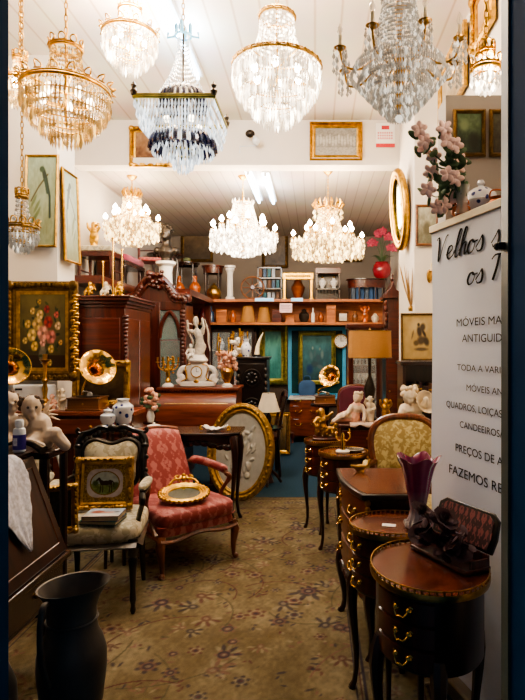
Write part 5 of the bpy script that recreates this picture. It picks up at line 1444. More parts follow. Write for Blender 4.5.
def stool():
    t = thing('footstool', 'mahogany stool with cream seat on the left loft, nearest the bird paintings', 'stool', (-2.28, 5.95, LZ))
    MB().superq((0, 0, .3), (.2, .18, .035), .45, .3, 28, 8).build('seat', M['cream'], t)
    box(-.19, .19, -.17, .17, .22, .27).build('seat_rail', M['mahog'], t, bevel=.004)
    for sx in (-1, 1):
        for sy in (-1, 1): MB().lathe([(.012, 0), (.018, .03), (.014, .1), (.022, .2), (.02, .23)], 10, (sx * .165, sy * .145, 0)).build('leg', M['mahog'], t)
    for sx in (-1, 1): MB().tube([(sx * .165, -.145, .08), (sx * .165, .145, .08)], .01, 6).build('stretcher', M['mahog'], t)
stool()
rush_chair('dark wood chair in the middle of the left loft', (-2.2, 7.6, LZ), R(20), None, M['red'])
def bench():
    t = thing('upholstered_bench', 'long bench with magenta velvet seat on the left loft', 'bench', (-2.33, 6.87, LZ), R(90))
    MB().superq((0, 0, .33), (.38, .14, .045), .4, .25, 30, 8).build('seat', M['magenta'], t)
    box(-.38, .38, -.13, .13, .24, .29).build('seat_rail', M['dark_h'], t, bevel=.004)
    for sx in (-1, 1):
        for sy in (-1, 1): cabriole(MB(), sx * .33, sy * .1, .26, sx * .6, sy * .6, .02, .03).build('leg', M['dark'], t)
bench()
def loft_table():
    t = thing('drop_side_table', 'small dark table with curved rail on the left loft, under the lit chandelier', 'table', (-2.2, 8.25, LZ))
    MB().lathe([(.26, .60), (.27, .61), (.27, .63), (0, .63)], 28).build('table_top', M['dark_h'], t)
    for k in range(4):
        a = k * PI / 2 + .78; cabriole(MB(), .17 * math.cos(a), .17 * math.sin(a), .61, math.cos(a), math.sin(a), .02, .04).build('leg', M['dark'], t)
loft_table()
figurine('gilt figure standing on the cream stool high up on the left loft', (-2.34, 5.93, LZ + .335), .26, M['gold'], 2, 0)
t = thing('low_cabinet', 'small dark cabinet on the left loft between stool and bench', 'cabinet', (-2.36, 6.38, LZ))
box(-.11, .11, -.07, .07, .0, .3).build('carcass', M['dark'], t, bevel=.004); box(-.09, .09, -.078, -.07, .04, .26).build('door', M['mahog_h'], t, bevel=.003)
def dark_bust():
    Y = 7.0; z = LZ; t = thing('pedestal', 'short white fluted pedestal under a dark bust, on the left loft', 'pedestal', (W(166, Y), Y, z))
    hh = H(262, Y) - z; r = .1
    MB().lathe([(r * 1.1, 0), (r * 1.1, .03), (r * .8, .05), (r * .75, hh * .6), (r * .85, hh - .06), (r * 1.25, hh - .03), (r * 1.25, hh)], 24).build('column', M['porc'], t)
    t = thing('bust', 'dark bronze bust on the white fluted pedestal', 'bust', (W(166, Y), Y, z + hh))
    b = MB().ball((0, 0, .36), (.075, .085, .1), 14, 10).ball((0, -.085, .35), .018, 8, 6).ball((0, -.06, .3), .035, 8, 6)
    b.lathe([(.07, 0), (.06, .03), (.03, .06)], 16); limb(b, [(0, .01, .3, .045), (0, .01, .22, .05), (0, .01, .12, .1), (0, .01, .07, .05)], 12)
    b.ball((.11, .01, .14), (.05, .05, .05), 10, 8).ball((-.11, .01, .14), (.05, .05, .05), 10, 8); b.build('body', M['bronze'], t, fuse=.011)
    h = MB()
    for i in range(26):
        a, e = i * 2.4, .1 + (i % 6) * .25; h.ball((.07 * math.cos(a) * math.cos(e), .02 + .075 * math.sin(a) * math.cos(e), .38 + .08 * math.sin(e)), .024, 6, 5)
    h.build('hair', M['bronze'], t)
dark_bust()
# pole that carries the pedestal end of the loft is part of trim_3
# ================================================================== RIGHT SIDE
RZ = .006
def kidney_table(label, cx, cy, rx, ry, h, a0, a1, handle_at, ndr=3, dz=.075, floor=RZ, gallery=True):
    """oval side table: brass-galleried top, curved stack of drawers, four long cabriole legs"""
    t = thing('oval_side_table', label, 'side table', (cx, cy, floor)); h -= floor
    MB().lathe([(.93, h - .03), (1.0, h - .024), (1.01, h - .012), (1.0, h - .004), (.99, h - .004)], 48, sx=rx, sy=ry).build('table_edge', M['brass_old'], t)
    MB().lathe([(.985, h - .02), (.985, h - .003), (0, h - .003)], 48, sx=rx, sy=ry).build('table_top', M['inlay'], t)
    if gallery:
        g = MB().ring(rx * .985, .0025, h + .008, 56, 6, Ry=ry * .985)
        for i in range(56):
            a = 2 * PI * i / 56; g.ball((rx * .985 * math.cos(a), ry * .985 * math.sin(a), h + .001), (.0045, .0045, .006), 6, 4)
        g.build('gallery_rail', M['brass_old'], t)
    z0 = h - .035 - ndr * dz - .012; sx, sy = rx * .9, ry * .9
    MB().lathe([(.97, z0), (1.0, z0 + .008), (1.0, h - .03)], 48, sx=sx, sy=sy).build('case', M['dark'], t, smooth=50)
    for k in range(ndr):
        zt = h - .04 - k * dz; zb = zt - dz + .006
        b0, b1 = R(a0), R(a1)
        d = MB().lathe([(.99, zb), (1.035, zb + .003), (1.035, zt - .003), (.99, zt)], 16, sx=sx, sy=sy, a0=b0, a1=b1).build('drawer', M['mahog'], t, smooth=30)
        a = R(handle_at); p = Vector((1.035 * sx * math.cos(a), 1.035 * sy * math.sin(a), (zt + zb) / 2 + .006)); nrm = (math.cos(a) / sx, math.sin(a) / sy, 0)
        bail(MB(), p, nrm, .024, .003).build('handle', M['brass'], d)
    for a in (a0 - 4, a1 + 4, a0 + 176, a1 + 184):
        a = R(a); c, s = math.cos(a), math.sin(a)
        cabriole(MB(), sx * .95 * c, sy * .95 * s, z0 + .05, c, s, .021, .03).build('leg', M['dark'], t)
    return t
kidney_table('oval three-drawer side table with carved box on top, nearest at lower right', .396, 1.95, .203, .24, .735, 196, 262, 232)
kidney_table('oval side table holding the amethyst vase and white card', .345, 2.405, .2, .165, .735, 170, 250, 205)
kidney_table('oval side table with white-based brass candlestick, beyond the commode', .205, 4.05, .18, .165, .73, 170, 255, 214)
kidney_table('oval side table with brass sculpture, farthest of the oval tables', .075, 4.55, .165, .15, .73, 170, 255, 214)

def commode():
    z = .8; t = thing('serpentine_commode', 'three-drawer marquetry commode with curved front, behind the amethyst vase', 'commode', (0, 0, RZ)); z -= RZ
    top = [(.12, 3.2), (.122, 3.08), (.13, 2.95), (.15, 2.85), (.178, 2.74), (.222, 2.62), (.52, 2.62), (.52, 3.2)]
    MB().slab(top[::-1], z - .03, z - .002).build('top_edge', M['ebony'], t, bevel=.006)
    ins = [(x + (.02 if x < .3 else -.02), y + (.02 if y < 2.7 else (-.02 if y > 3.1 else 0))) for x, y in top]
    MB().slab(ins[::-1], z - .01, z).build('table_top', M['inlay'], t)
    bd = [(x + (.03 if x < .3 else -.02), y + (.025 if y < 2.7 else (-.025 if y > 3.15 else 0))) for x, y in top]
    MB().slab(bd[::-1], .3, z - .03).build('carcass', M['dark'], t, bevel=.004)
    f = [p for p in bd if p[0] < .3]
    for k in range(3):
        zt = z - .045 - k * .14; zb = zt - .125
        pts = [Vector((x, y, 0)) for x, y in f[1:]]; m = MB(); vs = []
        for i, p in enumerate(pts):
            d = (pts[min(i + 1, len(pts) - 1)] - pts[max(i - 1, 0)]).normalized(); nn = Vector((d.y, -d.x, 0)); nn = nn if nn.x < 0 else -nn
            o = p + nn * .008; vs += [(p.x, p.y, zb), (o.x, o.y, zb + .003), (o.x, o.y, zt - .003), (p.x, p.y, zt)]
        m.add(vs, [(i * 4 + j, i * 4 + j + 1, i * 4 + j + 5, i * 4 + j + 4) for i in range(len(pts) - 1) for j in range(3)] + [(0, 1, 2, 3), tuple(len(vs) - 4 + j for j in (3, 2, 1, 0))])
        dr = m.build('drawer', M['mahog_l'], t, smooth=30)
        bail(MB(), ((.15 + .178) / 2 + .036 - .012, 2.77, (zt + zb) / 2), (-.93, -.36, 0), .028, .0035).build('handle', M['brass'], dr)
        bail(MB(), (.142, 3.04, (zt + zb) / 2), (-1, 0, 0), .028, .0035).build('handle', M['brass'], dr)
    ap = MB()
    for i in range(len(f) - 1):
        ap.tube([(f[i][0], f[i][1], .3), ((f[i][0] + f[i + 1][0]) / 2, (f[i][1] + f[i + 1][1]) / 2, .285), (f[i + 1][0], f[i + 1][1], .3)], .016, 6)
    ap.build('apron', M['dark'], t)
    for x, y, dx, dy in ((.165, 3.15, -.9, .1), (.27, 2.66, -.6, -.6), (.49, 2.66, .3, -.6), (.49, 3.15, .3, .6)):
        cabriole(MB(), x, y, .34, dx, dy, .026, .035).build('leg', M['dark'], t)
    for x, y in ((.153, 3.13), (.256, 2.648)):
        m = MB()
        for k in range(8): m.ball((x - .006, y, z - .05 - k * .03), (.016 - .001 * k, .014, .018), 6, 5)
        m.build('brass_mount', M['brass_old'], t)
commode()
def amethyst_vase():
    t = thing('glass_vase', 'ruffled amethyst and clear glass vase on the oval side table', 'vase', (W(418, 2.36), 2.36, .735))
    prof = [(.05, 0), (.054, .008), (.046, .03), (.036, .055), (.033, .075), (.04, .12), (.05, .17), (.06, .22), (.072, .26), (.09, .29)]
    m = MB(); n = 72; vs = []
    full = prof + [(r - .005, z) for r, z in reversed(prof[3:])] + [(0, .06)]
    for j, (r, z) in enumerate(full):
        for i in range(n):
            a = 2 * PI * i / n; q = max(0, (z - .05) / .24)
            rr = r * (1 + .035 * math.cos(12 * a) * (1 if z > .02 else 2) + .09 * q * q * math.cos(5 * a + .6)); vs.append((rr * math.cos(a), rr * math.sin(a), z + .012 * q ** 3 * math.cos(5 * a + .6)))
    m.add(vs, [(j * n + i, j * n + (i + 1) % n, (j + 1) * n + (i + 1) % n, (j + 1) * n + i) for j in range(len(full) - 1) for i in range(n)])
    m.build('vase_body', M['purple_glass'], t, smooth=60)
    f = MB()
    for i in range(9):
        a = 2 * PI * i / 9; f.ball((.05 * math.cos(a), .05 * math.sin(a), .014), (.014, .014, .014), 8, 6)
    f.build('clear_foot', M['glassware'], t)
amethyst_vase()
o = MB().box(-.029, .029, -.018, .018, 0, .0015).build('price_card', M['paper'], None, loc=(W(389, 2.38), 2.38, .7335), rot=(0, 0, R(-12)))
tag(o, 'small white card lying on the oval side table', 'card')
def open_box():
    t = thing('carved_box', 'open dark carved wooden box with raised patterned lid, on nearest oval table', 'box', (.478, 2.005, .736), R(-62))
    box(-.15, .15, -.055, .055, 0, .014).build('box_base', M['mahog'], t, bevel=.003)
    s = MB().box(-.145, .145, .045, .053, .012, .05).box(-.145, -.137, -.03, .05, .012, .04).box(.137, .145, -.03, .05, .012, .04); s.build('box_sides', M['mahog'], t)
    lid = thing_child('lid', t, (0, .055, .05), (R(-20), 0, 0))
    pts = [(-.15, 0), (.15, 0), (.158, .05), (.15, .115), (.12, .135), (-.12, .135), (-.15, .115), (-.158, .05)]
    MB().prism(pts, -.004, .01).build('lid_panel', M['ebony'], lid, bevel=.003)
    MB().prism([(x * .88, .0675 + (z - .0675) * .85) for x, z in pts], -.007, -.003).build('patterned_lining', damask('oxblood_lining', '#3a1a1e', '#8a4a46', 110, 60, .6, .05, .8, 1.2, 60), lid)
open_box()
def roses():
    t = thing('dried_roses', 'bunch of dark dried roses lying in the open carved box', 'flowers', (.462, 2.0, .752), R(-62))
    for k in range(11):
        x, y, z = -.1 + .2 * (k % 4) / 3 + rnd.uniform(-.02, .02), rnd.uniform(-.045, .02), .03 + .045 * (k // 4) + rnd.uniform(-.01, .01)
        m = MB(); ax = (rnd.uniform(-.7, .3), rnd.uniform(-.6, .6), rnd.uniform(0, 6)); m.at((x, y, z), ax)
        for j, (r, n_, tilt) in enumerate(((.015, 4, .2), (.028, 5, .5), (.042, 6, .9))):
            for i in range(n_):
                a = 2 * PI * i / n_ + j * .6; b = a + 1.15
                p = lambda q, w: ((r * .35 + r * .65 * w * (.4 + tilt)) * math.cos(a + q * 1.2 - .6), (r * .35 + r * .65 * w * (.4 + tilt)) * math.sin(a + q * 1.2 - .6), .03 * w - .012 * tilt * w * w + .004 * math.sin(q * 9))
                m.add([p(q, w) for w in (0, .5, 1) for q in (0, .5, 1)], [(0, 1, 4, 3), (1, 2, 5, 4), (3, 4, 7, 6), (4, 5, 8, 7)])
        m.build('rose', M['blackrose'], t, smooth=60)
    lf = MB()
    for k in range(26):
        lf.at((rnd.uniform(-.12, .12), rnd.uniform(-.05, .03), rnd.uniform(.01, .12)), (rnd.uniform(-1, 1), rnd.uniform(-1, 1), rnd.uniform(0, 6))).superq((0, 0, 0), (.026, .012, .003), 1, 1, 8, 4)
    lf.build('leaves', M['blackrose'], t)
roses()

# ------------------------------------------------------------------ roll-up banner
BX, BY, BD = .543, 2.6, Vector((.2996, -.954))
def BP(px, py):
    k = (px - VX) / FOC; s = (2.6 * k - BX) / (BD.x - BD.y * k); Yd = BY + BD.y * s
    return s, H(py, Yd), Yd
def glyph(s):
    m = MB()
    return m
def banner():
    t = thing('roll_up_banner', 'tall white roll-up shop banner with dark lettering, at right behind the tables', 'banner', (BX, BY, 0), math.atan2(BD.y, BD.x))
    n = 20; vs = []; fs = []
    for i in range(n + 1):
        for j in range(2): vs.append((.84 * j, .003 * math.sin(i * .5), .07 + 1.95 * i / n))
    MB().add(vs, [(2 * i, 2 * i + 1, 2 * i + 3, 2 * i + 2) for i in range(n)]).build('banner_sheet', M['banner'], t, smooth=60)
    box(-.008, .848, -.012, .012, 2.015, 2.05).build('top_rail', M['alu'], t, bevel=.004)
    box(-.01, .85, -.05, .05, .015, .085).build('base_case', M['alu'], t, bevel=.01)
    for x in (.1, .74):
        box(x - .02, x + .02, -.1, .12, 0, .016).build('foot', M['alu'], t, bevel=.003)
    MB().tube([(.42, .02, .06), (.42, .02, 2.02)], .008, 8).build('support_pole', M['alu'], t)
    def line(txt, px, base, pxend, caph):
        s0, z0, y0 = BP(px, base); s1, _, y1 = BP(pxend, base)
        cu = bpy.data.curves.new('text', 'FONT'); cu.body = txt; cu.size = 1; cu.extrude = 0
        ob = bpy.data.objects.new('text', cu); COL.objects.link(ob); dg = bpy.context.evaluated_depsgraph_get(); dg.update()
        me = bpy.data.meshes.new_from_object(ob.evaluated_get(dg)); bpy.data.objects.remove(ob)
        co_ = np.array([v.co[:] for v in me.vertices]); wid = co_[:, 0].max(); cap = .72
        ch = caph * (y0 + y1) / 2 / FOC
        for v in me.vertices:
            v.co = (s0 + v.co.x / wid * (s1 - s0), -.0045, z0 + v.co.y / cap * ch)
        me.materials.clear(); me.materials.append(M['ink']); me.name = 'printed_line'
        o = bpy.data.objects.new('printed_line', me); COL.objects.link(o); o.parent = t
    line('MÓVEIS MA', 457, 326.5, 503, 8.2); line('ANTIGUID', 463, 342, 503, 8.2)
    line('TODA A VARIE', 458, 370, 506, 6.6); line('MÓVEIS AN', 467, 390.5, 503.5, 6.8)
    line('QUADROS, LOIÇAS', 447, 406.5, 503, 7); line('CANDEEIROS/', 460.5, 427, 503, 7)
    line('PREÇOS DE A', 456, 450.5, 504, 8.4); line('FAZEMOS RE', 449.5, 472, 503.5, 9.6)
    # brush-script title, drawn as ribbons of varying width in the plane of the sheet
    L = {'V': ([[(.05, .92), (.12, 1.0), (.2, .95), (.24, .5), (.28, 0), (.45, .5), (.62, .95), (.75, 1.02)]], .72),
         'e': ([[(.0, .2), (.2, .25), (.36, .38), (.3, .52), (.14, .46), (.08, .18), (.2, .0), (.4, .1), (.5, .22)]], .44),
         'l': ([[(.0, .2), (.22, .5), (.38, .95), (.28, 1.05), (.16, .6), (.12, .1), (.22, .0), (.34, .15)]], .3),
         'h': ([[(.0, .2), (.2, .5), (.38, .95), (.28, 1.05), (.16, .6), (.08, .0)], [(.1, .15), (.24, .46), (.36, .46), (.34, .2), (.36, .02), (.5, .16)]], .45),
         'o': ([[(.3, .5), (.14, .44), (.06, .18), (.16, .0), (.34, .08), (.4, .34), (.28, .5), (.34, .4), (.55, .42)]], .48),
         's': ([[(.0, .15), (.18, .4), (.26, .54), (.34, .3), (.3, .04), (.12, .0), (.06, .1)]], .42),
         'T': ([[(.3, 1.0), (.24, .5), (.12, 0)], [(-.05, .85), (.1, 1.0), (.35, 1.0), (.62, 1.08)]], .6), ' ': ([], .34)}
    def script(txt, px, base, pxend, xh):
        s0, z0, y0 = BP(px, base); s1, _, y1 = BP(pxend, base); tot = sum(L[c][1] for c in txt); ks = (s1 - s0) / tot; kz = xh * (y0 + y1) / 2 / FOC
        m = MB(); x = 0
        for c in txt:
            for st in L[c][0]:
                p = catmull(st, 7); vs = []; fs = []
                for i, (a, b) in enumerate(p):
                    a2, b2 = p[min(i + 1, len(p) - 1)]; a1, b1 = p[max(i - 1, 0)]; dx, dz = (a2 - a1) * ks, (b2 - b1) * kz; ln = math.hypot(dx, dz) + 1e-9
                    wd = .003 + .0048 * max(0, -dz / ln)
                    X, Z = s0 + (x + a + .16 * b) * ks, z0 + b * kz
                    vs += [(X - dz / ln * wd, -.0045, Z + dx / ln * wd), (X + dz / ln * wd, -.0045, Z - dx / ln * wd)]
                    if i: fs.append((2 * i - 2, 2 * i - 1, 2 * i + 1, 2 * i))
                m.add(vs, fs)
            x += L[c][1]
        m.build('script_title', M['ink'], t)
    script('Velhos s', 435, 263, 501, 25); script('os T', 467, 285, 504, 24)
banner()

# ------------------------------------------------------------------ tall cabinet behind the banner and what stands on it
CZ = 2.08
t = thing('tall_storage_cabinet', 'tall grey-brown cabinet standing behind the banner under the porcelain tureen', 'cabinet', (.8, 2.65, 0))
box(-.15, .15, -.17, .17, .06, CZ).build('carcass', M['dark'], t, bevel=.004)
for a, b in ((-.16, -.005), (.005, .16)):
    dd = box(-.165, -.15, a, b, .1, CZ - .06).build('door', M['mahog_h'], t, bevel=.004); MB().ball((-.172, .02 if a > 0 else -.02, 1.1), .012, 8, 6).build('knob', M['brass_old'], dd)
box(-.15, .15, -.17, .17, 0, .07).build('plinth', M['dark'], t)
def tureen():
    t = thing('tureen', 'blue and white porcelain tureen with domed lid above the banner', 'tureen', (W(481, 2.62), 2.62, CZ))
    MB().lathe([(.04, 0), (.045, .012), (.035, .02), (.07, .06), (.078, .085), (.074, .09)], 28).build('bowl', M['porc_blue'], t)
    MB().lathe([(.08, .09), (.07, .125), (.04, .15), (.02, .155), (.012, .165), (.02, .175), (.012, .19), (0, .192)], 28).build('lid', M['porc_blue'], t)
    for s in (-1, 1): MB().tube(catmull([(s * .074, 0, .07), (s * .1, 0, .075), (s * .098, 0, .05), (s * .07, 0, .045)], 4), .007, 6).build('handle', M['porc'], t)
tureen()
def copper_pot(label, px, Y, r, h):
    t = thing('copper_pot', label, 'pot', (W(px, Y), Y, CZ))
    MB().lathe([(r * .7, 0), (r, h * .25), (r, h * .7), (r * .75, h * .85), (r * .85, h), (r * .8, h), (r * .68, h * .85), (0, h * .5)], 24).build('pot_body', M['copper'], t)
    MB().tube(catmull([(-r * .85, 0, h * .95), (-r * .6, 0, h * 1.35), (r * .6, 0, h * 1.35), (r * .85, 0, h * .95)], 5), .004, 6).build('handle', M['copper'], t)
copper_pot('small copper pot beside the glass flower vase above the banner', 461, 2.54, .042, .06)
copper_pot('copper pot behind the glass flower vase above the banner', 463, 2.75, .045, .12)
copper_pot('copper pot with handle right of the porcelain tureen', 497, 2.52, .04, .085)
def flower_vase():
    Y = 2.5; t = thing('flower_vase', 'clear glass vase of tall pink artificial blossoms above the banner', 'vase', (W(462, Y), Y, CZ))
    MB().lathe([(.03, 0), (.032, .01), (.024, .04), (.03, .1), (.036, .13)], 20, cap=False).build('glass_body', M['glassware'], t)
    X0 = W(462, Y)
    st = MB(); fl = []; lv = MB()
    for tx, ty in ((440, 135), (452, 150), (425, 145), (432, 170), (445, 178), (424, 195), (450, 196), (460, 160), (436, 208), (418, 132)):
        ex, ez = W(tx, Y) - X0, H(ty, Y) - CZ; yy = rnd.uniform(-.07, .07)
        p = catmull([(0, 0, .02), (ex * .2 - .01, yy * .3, .12 + ez * .2), (ex * .7, yy * .8, ez * .75), (ex, yy, ez)], 5); st.tube(p, [.004] * 10 + [.0025] * (len(p) - 10), 5)
        fl.append((ex, yy - .012, ez)); 
        if rnd.random() < .75: fl.append((p[-5][0] + rnd.uniform(-.02, .02), yy * .8 - .012, p[-5][2] + .02))
        for k in (3, 5, 7, 8, 10, 11, 12, 14, 15):
            q = p[min(k, len(p) - 1)]; lv.at((q[0] + rnd.uniform(-.03, .03), q[1] + rnd.uniform(-.02, .02), q[2] + rnd.uniform(-.02, .02)), (rnd.uniform(-.6, .6), rnd.uniform(-1, 1), rnd.uniform(0, 6))).superq((0, 0, 0), (.032, .004, .015), 1, 1, 8, 5)
    st.build('stems', M['leaf'], t); lv.build('leaves', M['leaf'], t)
    for x, y, z in fl:
        m = MB()
        for k in range(5):
            a = 2 * PI * k / 5 + x * 30; m.at((x + .019 * math.cos(a), y - .012, z + .019 * math.sin(a)), (rnd.uniform(-.4, .4), -a, 0)).superq((0, 0, 0), (.02, .006, .014), 1, 1, 8, 5)
        m.at(); m.ball((x, y - .006, z), .006, 6, 5); m.build('blossom', M['petal'], t)
flower_vase()

# ------------------------------------------------------------------ tapestry chair, bookcase, cherub urn
def tapestry_chair():
    t = thing('tapestry_armchair', 'rounded-back armchair in yellow floral tapestry with wide fruitwood frame', 'armchair', (.605, 3.72, 0), R(-6))
    pts = [(.0, .975), (.1, .965), (.18, .92), (.215, .83), (.2, .7), (.17, .6), (0, .575), (-.17, .6), (-.2, .7), (-.215, .83), (-.18, .92), (-.1, .965), (0, .975)]
    pts = catmull(pts, 5)[:-1]; n = len(pts); ya = lambda z: .2 + (z - .55) * .18
    m = MB(); vs = [(x, ya(z) - .01, z) for x, z in pts] + [(x * .7, ya(.77 + (z - .77) * .7) - .04, .77 + (z - .77) * .7) for x, z in pts] + [(0, ya(.77) - .05, .77)]
    m.add(vs, [(i, (i + 1) % n, n + (i + 1) % n, n + i) for i in range(n)] + [(n + i, n + (i + 1) % n, 2 * n) for i in range(n)])
    m.build('back_pad', M['yellow_tap'], t, smooth=70)
    MB().tube([(x * 1.08, ya(z) + .005, .77 + (z - .77) * 1.07) for x, z in pts], .026, 8, True).build('back_frame', M['fruit'], t)
    m = MB(); m.add([(x, ya(z) + .015, z) for x, z in pts], [tuple(range(n))]); m.build('back_panel', M['fruit'], t)
    MB().superq((0, -.03, .42), (.26, .25, .06), .5, .4, 36, 10).build('seat', M['yellow_tap'], t)
    MB().superq((0, -.02, .35), (.265, .25, .04), .3, .35, 32, 6).build('seat_rail', M['fruit'], t)
    for s in (-1, 1):
        cabriole(MB(), s * .22, -.23, .36, s * .5, -.7, .03, .035).build('leg', M['fruit'], t)
        MB().tube(catmull([(s * .19, .26, 0), (s * .19, .22, .35), (s * .19, .215, .62)], 4), .02, 8).build('leg', M['fruit'], t)
        a = MB().tube(catmull([(s * .2, .22, .68), (s * .27, .05, .67), (s * .29, -.1, .64)], 5), .018, 8).tube(catmull([(s * .29, -.1, .64), (s * .3, -.13, .58), (s * .26, -.08, .48), (s * .255, -.12, .38)], 5), .017, 8).build('armrest', M['fruit'], t)
        MB().at((s * .265, .04, .69), (.1, 0, 0)).superq((0, 0, 0), (.025, .08, .02), .7, .7, 14, 8).build('arm_pad', M['yellow_tap'], a)
tapestry_chair()
# small gilt ornament on the commode just in front of the chair
def swan():
    t = thing('gilt_ornament', 'small gilt bird ornament on the far edge of the commode', 'ornament', (W(360, 3.12), 3.1, .8), R(20))
    m = MB().superq((0, 0, .022), (.04, .018, .018), 1, 1, 14, 8); m.tube(catmull([(.03, 0, .025), (.05, 0, .04), (.055, 0, .06), (.07, 0, .058)], 4), [.009] * 8 + [.006] * 5, 6)
    m.tube([(-.03, 0, .028), (-.065, 0, .04)], [.012, .003], 6); m.lathe([(.025, 0), (.02, .006)], 12); m.build('body', M['gold_dull'], t, fuse=.004)
swan()
def bookcase():
    t = thing('dark_bookcase', 'dark low bookcase by the right wall under the sketch picture', 'bookcase', (.88, 4.55, 0))
    w, d, h = .19, .15, 1.37
    MB().box(-w, -w + .02, -d, d, 0, h).box(w - .02, w, -d, d, 0, h).box(-w, w, d - .015, d, 0, h).build('carcass', M['dark'], t, bevel=.003)
    box(-w - .015, w + .005, -d - .02, d, h - .03, h).build('top', M['dark_h'], t, bevel=.004)
    for z in (.06, .36, .66, .96): box(-w + .02, w - .02, -d + .01, d - .015, z, z + .018).build('shelf', M['dark_h'], t)
    box(-w, w, -d - .004, d, 0, .06).build('plinth', M['dark'], t)
bookcase()
CN = {'#3a2a20': 'dark brown', '#5a3a28': 'brown', '#2a3440': 'slate blue', '#6a5a40': 'tan', '#402428': 'maroon', '#32402f': 'dark green', '#7a6a4a': 'ochre'}
cols = ['#3a2a20', '#5a3a28', '#2a3440', '#6a5a40', '#402428', '#32402f', '#7a6a4a']
for z in (.978, .678):
    x = .72; bi = 0
    while x < 1.03:
        wd = rnd.uniform(.018, .034); hh = rnd.uniform(.17, .24); c = rnd.choice(cols)
        t = thing('old_book', CN[c] + ' old book, ' + nth(bi) + ' on the ' + ('upper' if z > .9 else 'lower') + ' book shelf of dark bookcase', 'book', (x + wd / 2, 4.5, z), 0, 'old books in the dark bookcase')
        box(-wd / 2, wd / 2, -.07, .07, 0, hh).build('cover', mat('book_' + c[1:], c, .6), t, bevel=.002); box(-wd / 2 - .0005, wd / 2 + .0005, -.0715, -.069, hh * .75, hh * .8).build('spine_band', M['gold_dull'], t)
        x += wd + .002; bi += 1
def sketch(U, V):
    img = np.zeros(U.shape + (3,)) + hx('#a8905e') + noise2(U, V, 9, 2)[..., None] * .07
    ell(img, U, V, .5, .75, .35, .2, 0, '#b8a478', .6)
    for x, y, a, b, r, c in ((.5, .62, .09, .16, .2, '#3a3026'), (.6, .72, .1, .12, -.4, '#443a2e'), (.48, .78, .05, .05, 0, '#2e261e'), (.55, .42, .16, .12, .3, '#4a3e30'), (.4, .36, .1, .08, 0, '#55482f'), (.7, .4, .1, .14, .5, '#3e3428'), (.55, .22, .25, .05, 0, '#5a4c36'), (.64, .58, .05, .12, .6, '#332a20'), (.3, .55, .03, .14, -.3, '#6a5a40')): ell(img, U, V, x, y, a, b, r, c, .5)
    return img
painting('sketch_picture', 'framed tan sketch of dark figures standing on the dark bookcase', (W(420, 4.5), 4.53, 1.37 + .195), .3, .385, .016, M['gold_dark'], sketch, 0, R(-4), prof=SLIM, nx=50, nz=64)
def cherub_urn():
    t = thing('pedestal_table', 'small round pedestal table under the cream cherub sculpture', 'table', (.735, 4.2, 0))
    MB().lathe([(.13, .83), (.15, .838), (.15, .852), (0, .855)], 28).build('table_top', M['mahog_h'], t)
    MB().lathe([(.05, .15), (.03, .22), (.022, .4), (.035, .6), (.02, .7), (.05, .83)], 16).build('column', M['mahog'], t)
    for k in range(3):
        a = k * 2 * PI / 3 - PI / 2; MB().tube(catmull([(.02 * math.cos(a), .02 * math.sin(a), .22), (.1 * math.cos(a), .1 * math.sin(a), .14), (.16 * math.cos(a), .16 * math.sin(a), .005)], 4), [.025, .024, .022, .02, .019, .018, .017, .016, .016], 8).build('leg', M['mahog'], t)
    t = thing('cherub_sculpture', 'cream cherub sculpture carrying a large shell bowl, right of the lamp', 'sculpture', (.735, 4.2, .855))
    J = dict(head=(-.03, -.02, .265), neck=(-.02, 0, .2), chest=(-.01, 0, .16), hip=(0, 0, .09), arms=[[(.05, 0, .175), (.08, -.03, .2), (.09, -.04, .24)], [(-.07, 0, .17), (-.1, -.04, .12), (-.05, -.08, .1)]], legs=[[(.04, -.03, .08), (.06, -.08, .08), (.05, -.08, .02)], [(-.05, -.03, .08), (-.08, -.07, .06), (-.07, -.06, .01)]])
    b = body_bm(J, .85); b.superq((0, 0, .03), (.1, .08, .045), .7, .8, 20, 8)
    for k in range(12): b.ball((.09 * math.cos(k * .52), .07 * math.sin(k * .52), .03), .026, 7, 5)
    b.build('cherub', M['ivory'], t, fuse=.007)
    s = MB(); s.at((.07, 0, .2), (R(65), 0, R(25))).lathe([(.01, 0), (.06, .02), (.09, .06), (.085, .06), (.055, .028), (0, .01)], 30, lobes=12, amp=.06); s.build('shell', M['ivory'], t)
    hb = MB()
    for i in range(14): hb.ball((-.03 + .05 * math.cos(i * 2.4), -.005 + .045 * math.sin(i * 2.4), .3 + .03 * math.sin(i)), .02, 6, 5)
    hb.build('hair', M['ivory'], t)
cherub_urn()

# ------------------------------------------------------------------ pictures and ornaments high on the right
painting('wall_picture', 'brown framed grey-green picture on white pier beside the pink blossoms', (.975, 4.885, H(225, 4.87)), .2, .36, .022, M['walnut'], plainart('#6a6a58', '#a8a898', 31, ((.5, .4, .25, .25, 0, '#5c5a48', .5),)), prof=SLIM, nx=30)
painting('wall_picture', 'tall oblique gilt framed picture high on the right wall above the blossoms', (1.062, 4.3, 3.54), .8, .46, .04, M['gold_dull'], plainart('#8a7a60', '#cbbca0', 33), R(-90), 0, nx=30)
painting('wall_picture', 'narrow carved gilt picture by the ceiling, right of the grey chandelier', (1.062, 3.5, 3.6), .42, .36, .07, M['gold'], plainart('#a07a50', '#d8b890', 35), R(-90), 0, ornate=5, nx=24)
painting('wall_picture', 'dark green framed landscape on the grey partition at upper right', (.785, 2.853, H(134, 2.86)), .165, .24, .02, M['gold_dark'], plainart('#1e2a20', '#5a7050', 37, ((.7, .3, .3, .3, 0, '#1a2218', .6), (.3, .7, .25, .2, 0, '#7a8c68', .6))), prof=SLIM, nx=34)
painting('wall_picture', 'second dark framed picture on the grey partition beside the door frame', (.968, 2.853, H(134, 2.86)), .165, .24, .02, M['gold_dark'], plainart('#241f18', '#4a4a3a', 39), prof=SLIM, nx=34)
